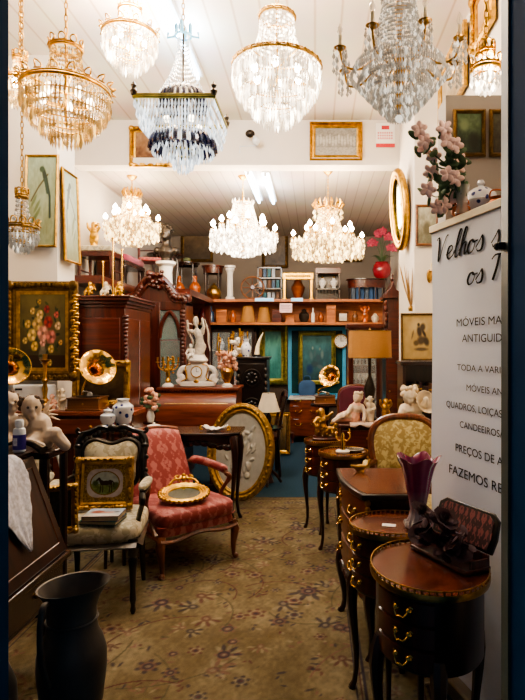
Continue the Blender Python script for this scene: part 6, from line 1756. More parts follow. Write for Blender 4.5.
def oval_looking_glass():
    t = thing('oval_looking_glass', 'tall gilt oval looking glass seen edge-on at the right pier', 'mirror', (.79, 5.25, H(211, 5.3)), rot=(R(4), 0, R(-82)))
    w, h = .46, .76
    m = MB(); m.at((0, 0, 0), (PI / 2, 0, 0))
    m.ring(w / 2 - .03, .035, .0, 48, 10, Ry=h / 2 - .03); m.ring(w / 2 - .075, .016, .012, 48, 8, Ry=h / 2 - .075)
    m.build('frame', M['gold'], t)
    MB().at((0, 0, 0), (PI / 2, 0, 0)).lathe([(1, 0), (0, .001)], 40, sx=w / 2 - .07, sy=h / 2 - .07).build('mirror_glass', M['mirror'], t)
    MB().at((0, .02, 0), (PI / 2, 0, 0)).lathe([(1, -.004), (1, .004), (0, .004)], 40, sx=w / 2 - .03, sy=h / 2 - .03).build('backing', M['back'], t)
oval_looking_glass()
def sconce(label, loc, rotz):
    t = thing('wall_sconce', label, 'sconce', loc, rotz)
    MB().superq((0, -.008, 0), (.025, .01, .06), 1, 1, 14, 10).build('back_plate', M['brass_old'], t)
    m = MB().tube(catmull([(0, -.01, -.02), (0, -.06, -.05), (0, -.1, -.02), (0, -.1, .02)], 5), .006, 6); m.lathe([(.008, 0), (.028, .012), (.01, .016)], 12, (0, -.1, .02)); m.build('arm', M['brass_old'], t)
    MB().lathe([(.01, .035), (.01, .1), (.003, .105)], 10, (0, -.1, 0)).build('candle', M['candle'], t)
sconce('brass wall sconce with candle on the white pier, just above the banner edge', (1.0, 4.9, H(276, 4.88)), 0)
def wheat():
    t = thing('dried_leaf_spray', 'spray of dried tan leaves fixed to the white pier by the bookcase', 'dried plant', (.855, 5.0, H(308, 5.0)), 0)
    m = MB()
    for k in range(16):
        a = rnd.uniform(-.5, .35); h = rnd.uniform(.2, .4); m.tube(catmull([(0, 0, 0), (math.sin(a) * h * .4, -.01, h * .5), (math.sin(a) * h * .7, rnd.uniform(-.03, 0), h)], 4), [.003, .006, .01, .013, .015, .014, .011, .006, .002], 6, flat=.3)
    m.build('leaves', mat('dried_leaf', '#b08a50', .8, var=.3, scale=20), t)
    MB().lathe([(.02, -.03), (.025, 0), (.012, .02)], 10).build('holder', M['brass_old'], t)
wheat()
# ================================================================== MIDDLE RIGHT
FZ = .82
def writing_desk():
    t = thing('writing_desk', 'red-brown desk under the drum lamp and reclining doll', 'desk', (.45, 5.0, 0))
    w, d = .25, .22
    MB().slab([(-w, -d), (w, -d), (w, d), (-w, d)], FZ - .03, FZ).build('table_top', M['mahog_h'], t, bevel=.006)
    box(-w + .02, w - .02, -d + .02, d - .02, .45, FZ - .03).build('carcass', M['mahog'], t, bevel=.004)
    for k in range(2):
        q = box(-w + .03, w - .03, -d + .008, -d + .02, .47 + k * .16, .61 + k * .16).build('drawer', M['mahog_h'], t, bevel=.003); MB().ball((0, -d, .54 + k * .16), .012, 8, 6).build('knob', M['brass_old'], q)
    for sx in (-1, 1):
        for sy in (-1, 1): cabriole(MB(), sx * (w - .04), sy * (d - .04), .48, sx * .5, sy * .5, .026, .03).build('leg', M['mahog'], t)
writing_desk()
def cloth():
    vs = []; nx, ny = 24, 8
    for i in range(nx + 1):
        for j in range(ny + 1):
            x = -.17 + .36 * i / nx; y = -.235 + .16 * j / ny
            drop = max(0, -(y + .222)) * 2.2 + (.0)
            vs.append((x, y, .004 + .007 * abs(math.sin(i * .9 + j * .5)) - (.03 * (.6 + .4 * math.sin(i * .8)) if j == 0 else 0)))
    o = MB().add(vs, [(i * (ny + 1) + j, (i + 1) * (ny + 1) + j, (i + 1) * (ny + 1) + j + 1, i * (ny + 1) + j + 1) for i in range(nx) for j in range(ny)]).build('lace_doily', mat('pinkish_lace', '#d2b8a8', .9, var=.2, scale=50, bump=.4), None, smooth=70, loc=(.47, 5.0, FZ))
    o.modifiers.new('thick', 'SOLIDIFY').thickness = .003; tag(o, 'crumpled pinkish lace cloth along the front of the red-brown desk', 'cloth')
cloth()
def doll():
    t = thing('reclining_doll', 'rosy porcelain lady doll leaning back with legs stretched out on the desk', 'doll', (W(352, 4.9), 4.92, FZ))
    J = dict(head=(.05, 0, .215), neck=(.045, 0, .16), chest=(.04, 0, .125), hip=(.01, 0, .04), face=(-.6, -.8, 0), arms=[[(.085, -.01, .14), (.11, -.03, .09), (.1, -.07, .03)], [(0, -.02, .14), (-.04, -.06, .09), (-.07, -.06, .06)]],
             legs=[[(-.01, -.02, .05), (-.09, -.03, .06), (-.16, -.04, .015)], [(-.01, .03, .045), (-.08, .03, .035), (-.15, .01, .012)]])
    b = body_bm(J, .62); b.build('body', M['flesh'], t, fuse=.005)
    d = MB(); limb(d, [(.042, 0, .135, .052), (.03, 0, .09, .05), (.01, 0, .045, .064), (-.05, -.005, .05, .055), (-.1, -.005, .038, .045)], 10); d.build('dress', M['pinkflesh'], t, fuse=.006)
    h = MB()
    for i in range(20): h.ball((.057 + .03 * math.cos(i * 2.4), .012 + .03 * math.sin(i * 2.4), .235 + .025 * math.sin(i * 1.1)), .016, 6, 5)
    h.build('hair', M['ivory'], t)
doll()
figurine('white standing statuette right of the reclining doll on the desk', (W(370, 4.92), 4.92, FZ), .21, M['ivory'], 0, base=M['bronze'])
figurine('gilt standing figure at the right end of the red-brown desk', (W(386, 4.92), 4.93, FZ), .2, M['gold'], 2)
def drum_lamp():
    t = thing('drum_shade_lamp', 'table lamp with big tan drum shade on the red-brown desk', 'lamp', (W(370, 5.08), 5.1, FZ))
    z0, z1 = H(358, 5.1) - FZ, H(331, 5.1) - FZ
    MB().lathe([(.198, z0), (.192, z1)], 44, cap=False).build('lamp_shade', M['shade_tan'], t)
    tr = MB().ring(.198, .005, z0 + .004, 44, 6); tr.build('shade_trim', M['gold_dark'], t); MB().ring(.192, .004, z1, 44, 6).build('shade_trim', M['gold_dark'], t)
    MB().lathe([(.07, 0), (.075, .015), (.03, .04), (.02, .1), (.04, .2), (.055, .28), (.03, .36), (.015, .4), (.015, z1 - .02)], 18).build('lamp_base', M['bronze'], t)
    s = MB()
    for k in range(3): s.tube([(0, 0, z1 - .015), (.19 * math.cos(k * 2.1), .19 * math.sin(k * 2.1), z1 - .004)], .0025, 5)
    s.build('shade_spider', M['brass_old'], t)
    MB().ball((0, 0, z0 + .08), (.025, .025, .035), 10, 8).build('bulb', M['bulb_soft'], t)
    MB().lathe([(.008, 0), (.012, .012), (.0, .03)], 8, (0, 0, z1)).build('finial', M['brass_old'], t)
drum_lamp()
def plum_chair():
    t = thing('plum_chair', 'plum velvet upholstered chair back behind the reclining doll', 'chair', (W(357, 5.5), 5.55, 0))
    pts = catmull([(-.16, .5), (-.165, .75), (-.165, 1.0), (-.1, 1.07), (0, 1.085), (.1, 1.07), (.165, 1.0), (.165, .75), (.16, .5)], 4)
    MB().prism(pts, .1, .15).build('backrest', M['purple'], t, bevel=.012)
    MB().tube([(x * 1.03, .125, z * 1.004) for x, z in pts], .014, 8).build('back_frame', M['fruit'], t)
    MB().superq((0, -.06, .45), (.2, .2, .05), .45, .35, 28, 8).build('seat', M['purple'], t)
    box(-.19, .19, -.25, .14, .37, .42).build('seat_rail', M['fruit'], t, bevel=.004)
    for sx in (-1, 1):
        for y in (-.23, .12): MB().tube([(sx * .17, y, 0), (sx * .17, y, .4)], [.013, .022], 8).build('leg', M['fruit'], t)
plum_chair()
def brass_group():
    t = thing('brass_sculpture', 'brass figure group on dark oval plinth on the farthest oval table', 'sculpture', (.08, 4.55, .73))
    MB().lathe([(1, 0), (1, .015), (.93, .02), (.9, .035), (0, .035)], 30, sx=.105, sy=.07).build('plinth', M['mahog'], t)
    J = dict(head=(-.03, 0, .22), neck=(-.03, 0, .185), chest=(-.03, 0, .16), hip=(-.03, 0, .11), arms=[[(0, 0, .17), (.03, -.02, .19), (.06, -.02, .22)], [(-.06, 0, .17), (-.085, -.02, .14), (-.07, -.04, .11)]], legs=[[(-.015, 0, .1), (.0, -.02, .07), (0, 0, .035)], [(-.045, 0, .1), (-.06, -.01, .07), (-.055, .01, .035)]])
    b = body_bm(J, .5)
    limb(b, [(.02, 0, .08, .03), (.07, 0, .085, .026)], 8); limb(b, [(.07, 0, .09, .02), (.085, 0, .125, .014), (.1, 0, .125, .009)], 8)
    for x in (.015, .03, .065, .08): limb(b, [(x, .01 * (1 if x in (.015, .065) else -1), .07, .01), (x, .01 * (1 if x in (.015, .065) else -1), .032, .006)], 6)
    b.build('figures', M['brass_old'], t, fuse=.004)
    f = MB()
    for k in range(44): f.ball((rnd.uniform(-.095, .095), rnd.uniform(-.045, .045), rnd.uniform(.035, .07) + (.14 * rnd.random() if k % 2 else 0)), rnd.uniform(.008, .016), 6, 5)
    f.build('foliage', M['brass_old'], t)
brass_group()
def brass_on_marble():
    t = thing('brass_candlestick', 'brass candlestick on white marble base on the second oval table from back', 'candlestick', (.2, 4.02, .73))
    MB().lathe([(.05, 0), (.052, .012), (.04, .02)], 20).build('marble_base', M['porc'], t)
    MB().lathe([(.02, .02), (.014, .04), (.02, .06), (.01, .09), (.016, .12), (.008, .14)], 14).build('column', M['brass'], t)
    for s in (-1, 1): MB().tube(catmull([(0, 0, .1), (s * .03, 0, .085), (s * .05, 0, .11), (s * .045, 0, .14)], 4), .005, 6).lathe([(.005, 0), (.014, .008), (.007, .012), (.008, .035)], 8, (s * .045, 0, .135)).build('arm', M['brass'], t)
brass_on_marble()
t = thing('metal_tray', 'flat dark tray beside the brass candlestick on the oval table', 'tray', (.27, 4.06, .73))
MB().lathe([(.06, 0), (.075, .004), (.085, .014), (.08, .014), (.07, .007), (0, .006)], 28, sx=1, sy=.6).build('dish', M['bronze'], t)
MB().ring(.083, .003, .014, 30, 5, Ry=.05).build('rim', M['silver'], t)

def small_table(label, x, y, h, r, name='round_table'):
    t = thing(name, label, 'table', (x, y, 0))
    MB().lathe([(r * .95, h - .03), (r, h - .022), (r, h - .006), (0, h)], 28).build('table_top', M['dark_h'], t)
    MB().lathe([(.04, .16), (.022, .25), (.03, h * .6), (.02, h * .8), (.04, h - .03)], 14).build('column', M['dark'], t)
    for k in range(3):
        a = k * 2 * PI / 3 - PI / 2; MB().tube(catmull([(.02 * math.cos(a), .02 * math.sin(a), .22), (r * .6 * math.cos(a), r * .6 * math.sin(a), .13), (r * .95 * math.cos(a), r * .95 * math.sin(a), .004)], 4), .017, 7).build('leg', M['dark'], t)
small_table('small round dark table under the far gramophone', W(327, 6.8), 6.8, .79, .2)
gramophone('far gramophone with petalled brass horn on a small round table in the back aisle', (W(325, 6.8), 6.8, .79), (.05, -.06, .34), (-.45, -.8, .35), .135, 0, .75)

# ------------------------------------------------------------------ glazed cabinet with glassware and the tall mahogany cabinet
def glazed():
    t = thing('glazed_cabinet', 'glazed display cabinet of glassware behind the drum lamp', 'display cabinet', (.54, 6.25, 0)); w, d, h = .175, .17, 1.68
    MB().box(-w, -w + .025, -d, d, .06, h).box(w - .025, w, -d, d, .06, h).box(-w, w, d - .015, d, .06, h).build('carcass', M['mahog'], t, bevel=.003)
    box(-w - .02, w + .02, -d - .02, d, h, h + .05).build('cornice', M['mahog_h'], t, bevel=.006); box(-w - .01, w + .01, -d - .01, d, 0, .08).build('plinth', M['mahog'], t, bevel=.004)
    for z in (.62, .84, 1.06, 1.28, 1.48): box(-w + .025, w - .025, -d + .01, d - .015, z - .012, z).build('shelf', M['mahog_h'], t)
    box(-w + .02, w - .02, -d, d - .01, .08, .6).build('lower_cupboard', M['mahog_h'], t, bevel=.003)
    dr = MB().box(-w + .025, -w + .05, -d - .008, -d + .004, .6, h).box(w - .05, w - .025, -d - .008, -d + .004, .6, h).box(-w + .025, w - .025, -d - .008, -d + .004, h - .03, h).build('door', M['mahog'], t)
    box(-w + .05, w - .05, -d - .003, -d, .6, h - .03).build('pane', M['glass'], dr)
    return t
glazed()
gb = MB().lathe([(.022, 0), (.022, .003), (.004, .008), (.004, .05), (.022, .07), (.026, .1), (.023, .125), (.021, .125), (.022, .1), (0, .06)], 12)
first = None; cx = .54
for z in (.84, 1.06, 1.28, 1.48):
    for k in range(7):
        for row in (0, 1):
            if first is None:
                first = gb.build('wine_glass', M['glassware'], None); o = first
            else:
                o = first.copy(); COL.objects.link(o)
            o.location = (cx - .135 + k * .041 + row * .02, 6.16 + row * .09, z); tag(o, 'pale stemmed glass, ' + nth(k) + ' in ' + ('back', 'front')[1 - row] + ' row on ' + {.84: 'lowest', 1.06: 'second lowest', 1.28: 'third lowest', 1.48: 'top'}[z] + ' shelf of glazed cabinet', 'glass', 'glassware in the glazed cabinet')
def tall_mahogany():
    t = thing('tall_mahogany_cabinet', 'narrow tall mahogany cabinet with peaked carved top, right of the drum lamp', 'cabinet', (W(392.5, 6.1), 6.22, 0)); w, d, h = .075, .16, 2.0
    box(-w, w, -d, d, .08, h).build('carcass', M['mahog'], t, bevel=.004); box(-w - .012, w + .012, -d - .015, d, 0, .1).build('plinth', M['mahog'], t, bevel=.004)
    dd = box(-w + .02, w - .02, -d - .012, -d, .2, h - .12).build('door', M['mahog_h'], t, bevel=.004); MB().ball((-w + .035, -d - .02, 1.0), .01, 8, 6).build('knob', M['brass_old'], dd)
    MB().prism([(-w - .03, h), (w + .02, h), (w + .02, h + .06), (.03, h + .1), (0, h + .2), (-.03, h + .12), (-w - .03, h + .04)], -d - .03, d).build('pediment', M['mahog'], t, bevel=.006)
    m = MB()
    for k in range(10): m.ball((-w + .0 + rnd.uniform(-.01, .01), -d - .015, h - .05 - k * .06), (.02, .02, .034), 7, 5)
    m.build('carved_edge', M['mahog'], t)
    MB().lathe([(.012, 0), (.026, .03), (.012, .055), (.016, .07), (0, .1)], 12, (0, -.1, h + .19)).build('finial', M['mahog'], t)
tall_mahogany()

# ================================================================== BACK OF THE SHOP
struct('wall_back_panel', box(XL, XB, 9.1, 9.16, 0, 1.82), M['dark_wall'], smooth=0)
SY = 8.6
struct('trim_4', box(XL, XB, SY, YB, 2.165, 2.205), M['orange'], smooth=0)
struct('trim_5', box(XL, XB, SY, 9.16, 1.81, 1.85), M['orange'], smooth=0)
struct('trim_6', box(XL, XB, 9.02, 9.06, 1.85, 2.165), M['orange'], smooth=0)
for a, b, lab in ((255, 274, 'pale blue strip light on the shelf edge, left of the small white card'), (291, 303, 'pale blue strip light on the shelf edge, right of the small white card')):
    t = thing('strip_light', lab, 'light', (W((a + b) / 2, SY), SY - .012, 2.2)); hw = (b - a) / 2 * SY / FOC
    box(-hw, hw, -.012, .0125, -.03, .02).build('housing', M['white'], t); box(-hw + .01, hw - .01, -.02, -.012, -.022, .012).build('tube', mat('strip_tube', '#7fc8f0', .4, emit=.9, ecol='#7cc4f0'), t)
t = thing('shelf_card', 'small pinkish white card fixed to the edge of the back shelf', 'card', (W(286, SY), SY - .02, H(308, SY)))
box(-.095, .095, -.004, .004, -.07, .07).build('card', mat('pink_card', '#e8c8c8', .7), t)
m = MB()
for k in range(4): m.box(-.07, .07 - .02 * (k % 2), -.006, -.004, .035 - k * .024, .043 - k * .024)
m.build('print_lines', mat('faded_print', '#b88890', .7), t)
UZ = 2.205; UY = 8.85
def lathe_thing(name, label, cat, loc, parts, group=None):
    t = thing(name, label, cat, loc, 0, group)
    for nm, prof, m_ in parts: MB().lathe(prof, 22).build(nm, m_, t)
    return t
for px, lab in ((179, 'orange glazed vase on the back shelf, left of the pair'), (195, 'orange glazed vase on the back shelf, right of the pair')):
    lathe_thing('orange_vase', lab, 'vase', (W(px, 8.75), 8.75, UZ), [('vase_body', [(.045, 0), (.05, .02), (.085, .16), (.088, .2), (.06, .25), (.03, .28)], M['terracotta']), ('neck', [(.03, .275), (.026, .33), (.036, .37), (.028, .37), (.02, .32), (0, .3)], M['terracotta'])])
def stand_table(label, px, Y, r, topy, apron=.1, name='side_stand', m_=None):
    h = H(topy, Y) - UZ; t = thing(name, label, 'table', (W(px, Y), Y, UZ))
    MB().lathe([(r * .96, h - .025), (r, h - .018), (r, h - .004), (0, h)], 26).build('table_top', m_ or M['dark_h'], t)
    if apron: MB().lathe([(r * .85, h - .025 - apron), (r * .88, h - .02)], 26, cap=False).build('apron', m_ or M['dark_h'], t)
    for k in range(4):
        a = k * PI / 2 + PI / 4; MB().tube([(r * .8 * math.cos(a), r * .8 * math.sin(a), h - .02), (r * .78 * math.cos(a), r * .78 * math.sin(a), 0)], [.018, .011], 7).build('leg', M['dark'], t)
stand_table('round dark occasional table on the back shelf behind the orange vases', 187, 9.2, .21, 263, .03)
t = thing('felt_hat', 'small greenish hat on the round table behind the orange vases', 'hat', (W(187, 9.2), 9.2, H(263, 9.2)))
MB().lathe([(.1, 0), (.1, .006), (.065, .012), (.06, .07), (.04, .085), (0, .088)], 24).build('felt', mat('green_felt', '#6f7a58', .9), t); MB().lathe([(.0665, .012), (.065, .03)], 24, cap=False).build('hat_band', M['bronze'], t)
stand_table('dark drum-topped stool on the back shelf with a brass pot under it', 213, 8.95, .18, 266, .1, m_=M['mahog_h'])
lathe_thing('brass_pot', 'round aged brass pot under the drum-topped stool', 'pot', (W(214, 8.74), 8.74, UZ), [('pot_body', [(.06, 0), (.1, .05), (.115, .11), (.09, .17), (.05, .19)], M['brass_old']), ('lid', [(.055, .19), (.05, .21), (.02, .235), (.012, .26), (0, .265)], M['brass_old'])])
lathe_thing('white_column', 'white fluted column pedestal on the back shelf', 'pedestal', (W(230, 8.8), 8.8, UZ), [('column', [(.075, 0), (.075, .04), (.05, .06), (.045, .4), (.055, .44)], M['porc']), ('capital', [(.055, .44), (.075, .47), (.07, .5), (.088, .51), (.088, .54), (0, .54)], M['porc'])])
def wheel():
    t = thing('spinning_wheel', 'wooden spoked spinning wheel standing on the back shelf', 'spinning wheel', (W(252.5, 8.7), 8.7, UZ + .185), rot=(R(80), 0, R(8)))
    MB().ring(.175, .014, 0, 44, 8).build('wheel_rim', M['walnut'], t); MB().lathe([(.03, -.025), (.036, 0), (.03, .025)], 16).build('hub', M['walnut'], t)
    for k in range(8):
        a = k * PI / 4; MB().tube([(.03 * math.cos(a), .03 * math.sin(a), 0), (.1 * math.cos(a), .1 * math.sin(a), 0), (.17 * math.cos(a), .17 * math.sin(a), 0)], [.007, .011, .006], 7).build('spoke', M['walnut'], t)
wheel()
def etagere():
    t = thing('etagere', 'dark open shelf unit behind the spinning wheel on the back shelf', 'shelf unit', (W(270, 9.15), 9.2, UZ)); w, d, h = .2, .12, .56
    for x in (-w, w - .02):
        for y in (-d, d - .02): box(x, x + .02, y, y + .02, 0, h).build('post', M['dark'], t)
    for z in (.03, .2, .37, .54): box(-w, w, -d, d, z, z + .02).build('shelf', M['dark_h'], t)
    return t
etagere()
for i in range(14):
    lv = (.05, .22, .39)[i % 3]; x = W(270, 9.15) - .15 + (i // 3) * .07; c = ('#3f5a78', '#b8c4d0', '#6a4a34', '#2f6a78', '#8a929c')[i % 5]; hh = .1 + .03 * (i % 3)
    t = thing('small_book', ('navy', 'pale grey', 'brown', 'teal', 'grey')[i % 5] + ' small book, ' + nth(i // 3) + ' on the ' + ('bottom', 'middle', 'upper')[i % 3] + ' level of the dark shelf unit', 'book', (x, 9.16, UZ + lv), 0, 'volumes on the dark shelf unit'); box(-.024, .024, -.06, .06, 0, hh).build('cover', mat('vol_' + c[1:], c, .6), t, bevel=.002); box(-.02, .02, -.058, .062, hh - .003, hh + .001).build('pages', M['pages'], t)
def gilt_stand():
    t = thing('gilt_stand', 'open gilt frame stand on the back shelf right of the shelf unit', 'stand', (W(298, 8.75), 8.75, UZ)); w, h = .21, .42
    for x in (-w, w): MB().box(x - .018, x + .018, -.02, .02, 0, h - .1).box(x - .03, x + .03, -.035, .035, 0, .025).build('post', M['gold'], t, bevel=.003)
    box(-w - .03, w + .03, -.025, .025, h - .1, h).build('top_rail', M['gold'], t, bevel=.004)
    m = MB()
    for k in range(12): m.ball((-w + .03 + k * (2 * w - .06) / 11, -.03, h - .05), (.018, .01, .014), 6, 5)
    m.build('carving', M['gold_dull'], t)
gilt_stand()
lathe_thing('copper_urn', 'dim copper urn standing inside the open gilt stand', 'urn', (W(298, 8.95), 8.98, UZ), [('urn_body', [(.07, 0), (.05, .03), (.1, .16), (.11, .22), (.07, .28), (.06, .3)], M['copper']), ('lid', [(.07, .3), (.04, .34), (.012, .36), (0, .39)], M['copper'])])
def niche():
    t = thing('open_cabinet', 'dark open-fronted cabinet with two white urns, on the back shelf', 'cabinet', (W(328, 8.8), 8.9, UZ)); w, d, h = .19, .14, H(268, 8.8) - UZ
    MB().box(-w, -w + .025, -d, d, 0, h).box(w - .025, w, -d, d, 0, h).box(-w, w, d - .02, d, 0, h).build('carcass', M['dark'], t); box(-w - .01, w + .01, -d - .01, d, h - .09, h).build('top', M['mahog_h'], t, bevel=.004); box(-w, w, -d, d, .16, .185).build('shelf', M['dark_h'], t)
    for k in range(6): box(-w + .05 + k * .05, -w + .062 + k * .05, -d + .02, -d + .032, 0, .16).build('spindle', M['dark'], t)
niche()
for px, lab in ((322.5, 'white urn in the dark open cabinet, left of the pair'), (334, 'white urn in the dark open cabinet, right of the pair')):
    lathe_thing('white_urn', lab, 'urn', (W(px, 8.8), 8.82, UZ + .185), [('urn_body', [(.035, 0), (.025, .02), (.06, .07), (.062, .1), (.03, .14), (.022, .16)], M['porc']), ('lid', [(.028, .16), (.02, .18), (0, .2)], M['gold'])])
def demilune():
    t = thing('demilune_table', 'dark half-round table on the back shelf under the red pot', 'table', (W(367, 8.85), 8.95, UZ)); h = H(279, 8.85) - UZ; w = .33
    MB().lathe([(.96, h - .02), (1, h - .014), (1, h)], 30, sx=w, sy=.24, a0=PI, a1=2 * PI).slab([(w * math.cos(PI + PI * k / 24), .24 * math.sin(PI + PI * k / 24)) for k in range(25)], h - .008, h).build('table_top', M['dark_h'], t)
    MB().lathe([(.9, h - .14), (.92, h - .015)], 30, sx=w, sy=.24, a0=PI, a1=2 * PI).build('apron', M['mahog_h'], t)
    for a in (PI * 1.03, PI * 1.35, PI * 1.65, PI * 1.97): MB().tube([(w * .85 * math.cos(a), .2 * math.sin(a), h - .02), (w * .85 * math.cos(a), .2 * math.sin(a), 0)], [.018, .01], 7).build('leg', M['dark'], t)
demilune()
for k in range(7):
    t = thing('blue_volume', ('slate grey', 'blue', 'blue')[k % 3] + ' book, ' + nth(k) + ' in the row under the half-round table', 'book', (W(352, 8.85) + .02 + k * .07, 8.9, UZ), 0, 'blue books under the half-round table'); hh = .2 + .02 * (k % 3)
    box(-.028, .028, -.07, .07, 0, hh).build('cover', M['bluebook'] if k % 3 else mat('slate_cover', '#4a5868', .7), t, bevel=.002); box(-.022, .022, -.068, .072, hh - .003, hh + .001).build('pages', M['pages'], t)
def orchid():
    Y = 8.8; z = H(279, 8.85); t = thing('orchid_pot', 'red glazed pot of pink orchids on the half-round table', 'plant', (W(382, Y), Y + .02, z))
    MB().lathe([(.08, 0), (.13, .05), (.15, .14), (.13, .22), (.1, .25), (.11, .26), (.09, .25), (0, .2)], 26).build('pot', M['redpot'], t)
    st = MB(); fl = []
    for tx, ty in ((377, 233), (390, 236), (370, 242), (394, 247), (383, 231)):
        ex, ez = W(tx, Y) - W(382, Y), H(ty, Y) - z; p = catmull([(0, 0, .2), (ex * .2, 0, .2 + (ez - .2) * .6), (ex * .7, -.03, ez), (ex, -.05, ez - .03)], 5); st.tube(p, .006, 5)
        fl += [p[-1], p[-4], p[-7]]
    for k in range(5): 
        a = k * 1.3; st.tube(catmull([(0, 0, .22), (.09 * math.cos(a), .06 * math.sin(a), .34), (.2 * math.cos(a), .1 * math.sin(a), .36)], 4), [.01, .02, .026, .03, .03, .026, .018, .01, .004], 6, flat=.2)
    st.build('stems', M['leaf'], t)
    for x, y, zz in fl:
        m = MB()
        for k in range(5):
            a = k * 1.257 + .3; m.at((x + .03 * math.cos(a), y - .01, zz + .03 * math.sin(a)), (0, -a, 0)).superq((0, 0, 0), (.032, .008, .022), 1, 1, 8, 5)
        m.at(); m.build('blossom', M['petal_hot'], t)
orchid()
# dim pictures on the back wall above
for px0, px1, py0, py1, lab, s in ((181, 213, 226, 262, 'brown framed picture on the back wall above the orange vases', 41), (262, 288, 226, 268, 'brown framed picture on the back wall between the lit chandeliers', 43), (344, 362, 232, 262, 'small dark picture on the back wall above the half-round table', 45)):
    painting('wall_picture', lab, (W((px0 + px1) / 2, 9.77), 9.785, H((py0 + py1) / 2, 9.77)), (px1 - px0) * 9.77 / FOC, (py1 - py0) * 9.77 / FOC, .05, M['gold_dark'], plainart('#3a2e22', '#6a5a44', s), nx=20)
# lower shelf: small wares one by one
LZ2 = 1.85; LY = 8.78
def ware(px, kind, label, h=.2, r=.05, m_=None):
    loc = (W(px, LY), LY, LZ2)
    if kind == 'shade':
        t = thing('spare_lampshade', label, 'lampshade', loc); MB().lathe([(r, 0), (r * .62, h)], 26, cap=False).build('shade', M['shade_tan'], t); MB().ring(r, .005, .003, 26, 6).build('lower_ring', M['gold_dark'], t); MB().ring(r * .62, .005, h, 26, 6).build('upper_ring', M['gold_dark'], t)
    elif kind == 'jar':
        lathe_thing('jar', label, 'jar', loc, [('jar_body', [(r * .6, 0), (r, h * .35), (r, h * .6), (r * .5, h * .8), (r * .45, h * .85)], m_), ('lid', [(r * .55, h * .85), (r * .4, h * .93), (0, h)], m_)])
    elif kind == 'bottle':
        lathe_thing('bottle', label, 'bottle', loc, [('bottle_body', [(r, 0), (r, h * .55), (r * .4, h * .72), (r * .35, h * .92)], m_), ('stopper', [(r * .4, h * .92), (r * .5, h * .97), (0, h)], m_)])
    elif kind == 'box':
        t = thing('wooden_box', label, 'box', loc); box(-r, r, -.06, .06, 0, h * .75).build('box_body', m_, t, bevel=.004); box(-r - .005, r + .005, -.065, .065, h * .75, h).build('lid', m_, t, bevel=.004)
    elif kind == 'frame':
        painting('small_picture', label, (loc[0], LY, LZ2 + h / 2), r * 2, h, r * .3, M['walnut'], plainart('#b0a890', '#d8d4c8', int(px)), 0, R(-6), nx=12)
    else: figurine(label, loc, h, m_ or M['ivory'], int(px) % 3)
ware(184, 'fig', 'pale statuette at left end of the lower back shelf', .24, .05, M['ivory'])
ware(192, 'bottle', 'pale bottle on the lower back shelf beside the left statuette', .2, .035, M['candle'])
ware(202, 'jar', 'dark red jar on the lower back shelf', .24, .06, M['redpot'])
ware(211, 'bottle', 'dark blue bottle on the lower back shelf', .27, .05, mat('blue_glass', '#24405e', .2, coat=.4))
ware(222, 'box', 'orange wooden box on the lower back shelf', .2, .08, M['orange'])
ware(233, 'jar', 'orange glazed jar on the lower back shelf left of the lampshades', .2, .05, M['terracotta'])
ware(248, 'shade', 'tan lampshade on the lower back shelf, left of two', .26, .12)
ware(264, 'shade', 'tan lampshade on the lower back shelf, right of two', .24, .11)
ware(277, 'box', 'dark wooden box on the lower back shelf right of the lampshades', .2, .07, M['mahog_h'])
ware(290, 'box', 'flat orange box on the lower back shelf under the white card', .12, .07, M['orange'])
ware(304, 'jar', 'round black pot on the lower back shelf', .22, .08, M['bronze'])
ware(313, 'bottle', 'white bottle on the lower back shelf', .24, .03, M['porc'])
ware(321, 'jar', 'copper brown jar on the lower back shelf', .17, .05, M['copper'])
ware(331, 'box', 'tall orange box on the lower back shelf', .27, .07, M['orange'])
ware(343, 'frame', 'small framed picture leaning on the lower back shelf', .17, .085)
ware(355, 'jar', 'brown jar right of the small framed picture', .18, .05, M['walnut'])
ware(365, 'fig', 'brown statuette on the lower back shelf above the drum lamp', .27, .05, M['terracotta'])
ware(375, 'jar', 'pale pot at the right end of the lower back shelf', .15, .06, M['ivory'])

# ------------------------------------------------------------------ below the shelf
def dkart(U, V):
    n = noise2(U, V, 8, 51); img = ground(U, '#26464e', '#4a8088', V, n * .5)
    for x, y, a, b, r, c in ((.3, .55, .08, .14, .3, '#57727a'), (.42, .6, .06, .12, -.3, '#48656e'), (.55, .5, .1, .12, .5, '#3c5560'), (.68, .58, .07, .13, 0, '#6a7f80'), (.45, .36, .2, .08, .1, '#3a4f56'), (.62, .3, .16, .06, -.2, '#55666a'), (.25, .25, .15, .14, 0, '#1a3a66'), (.8, .2, .1, .1, 0, '#2a5a52'), (.35, .72, .04, .05, 0, '#8a9a94'), (.6, .7, .035, .045, 0, '#7a8a84')): ell(img, U, V, x, y, a, b, r, c, .6)
    return img
wb = struct('window_1', frame_bm(.82, 1.02, .055, [(0, 0), (0, .07), (1, .07), (1, 0)]), M['bright_blue'], smooth=0, loc=(W(317, 9.05), 9.09, H(362, 9.05) + .0))
box(-.41, .41, -.012, -.005, -.51, .51).build('pane', mat('dim_green_pane', '#163a3c', .2, var=.4, scale=4), wb, smooth=0)
box(-.5, .5, -.14, 0, -.6, -.565).build('sill', M['bright_blue'], wb, smooth=0)
painting('group_picture', 'dark blue-green figure painting in gilt frame inside the blue window frame', (W(317, 8.95), 9.03, H(358, 8.98)), .6, .86, .07, M['gold_green'], dkart, 0, 0, nx=60, nz=90)
t = thing('hung_garment', 'dark blue cloth bag standing on the sill before the figure painting', 'bag', (W(307, 8.93), 8.95, H(362, 9.05) - .565))
MB().superq((0, 0, .14), (.14, .04, .14), .7, .6, 24, 12).build('bag_body', M['bluebook'], t); MB().tube(catmull([(-.06, 0, .26), (-.04, 0, .34), (.04, 0, .34), (.06, 0, .26)], 4), .01, 6).build('handle', M['bluebook'], t)
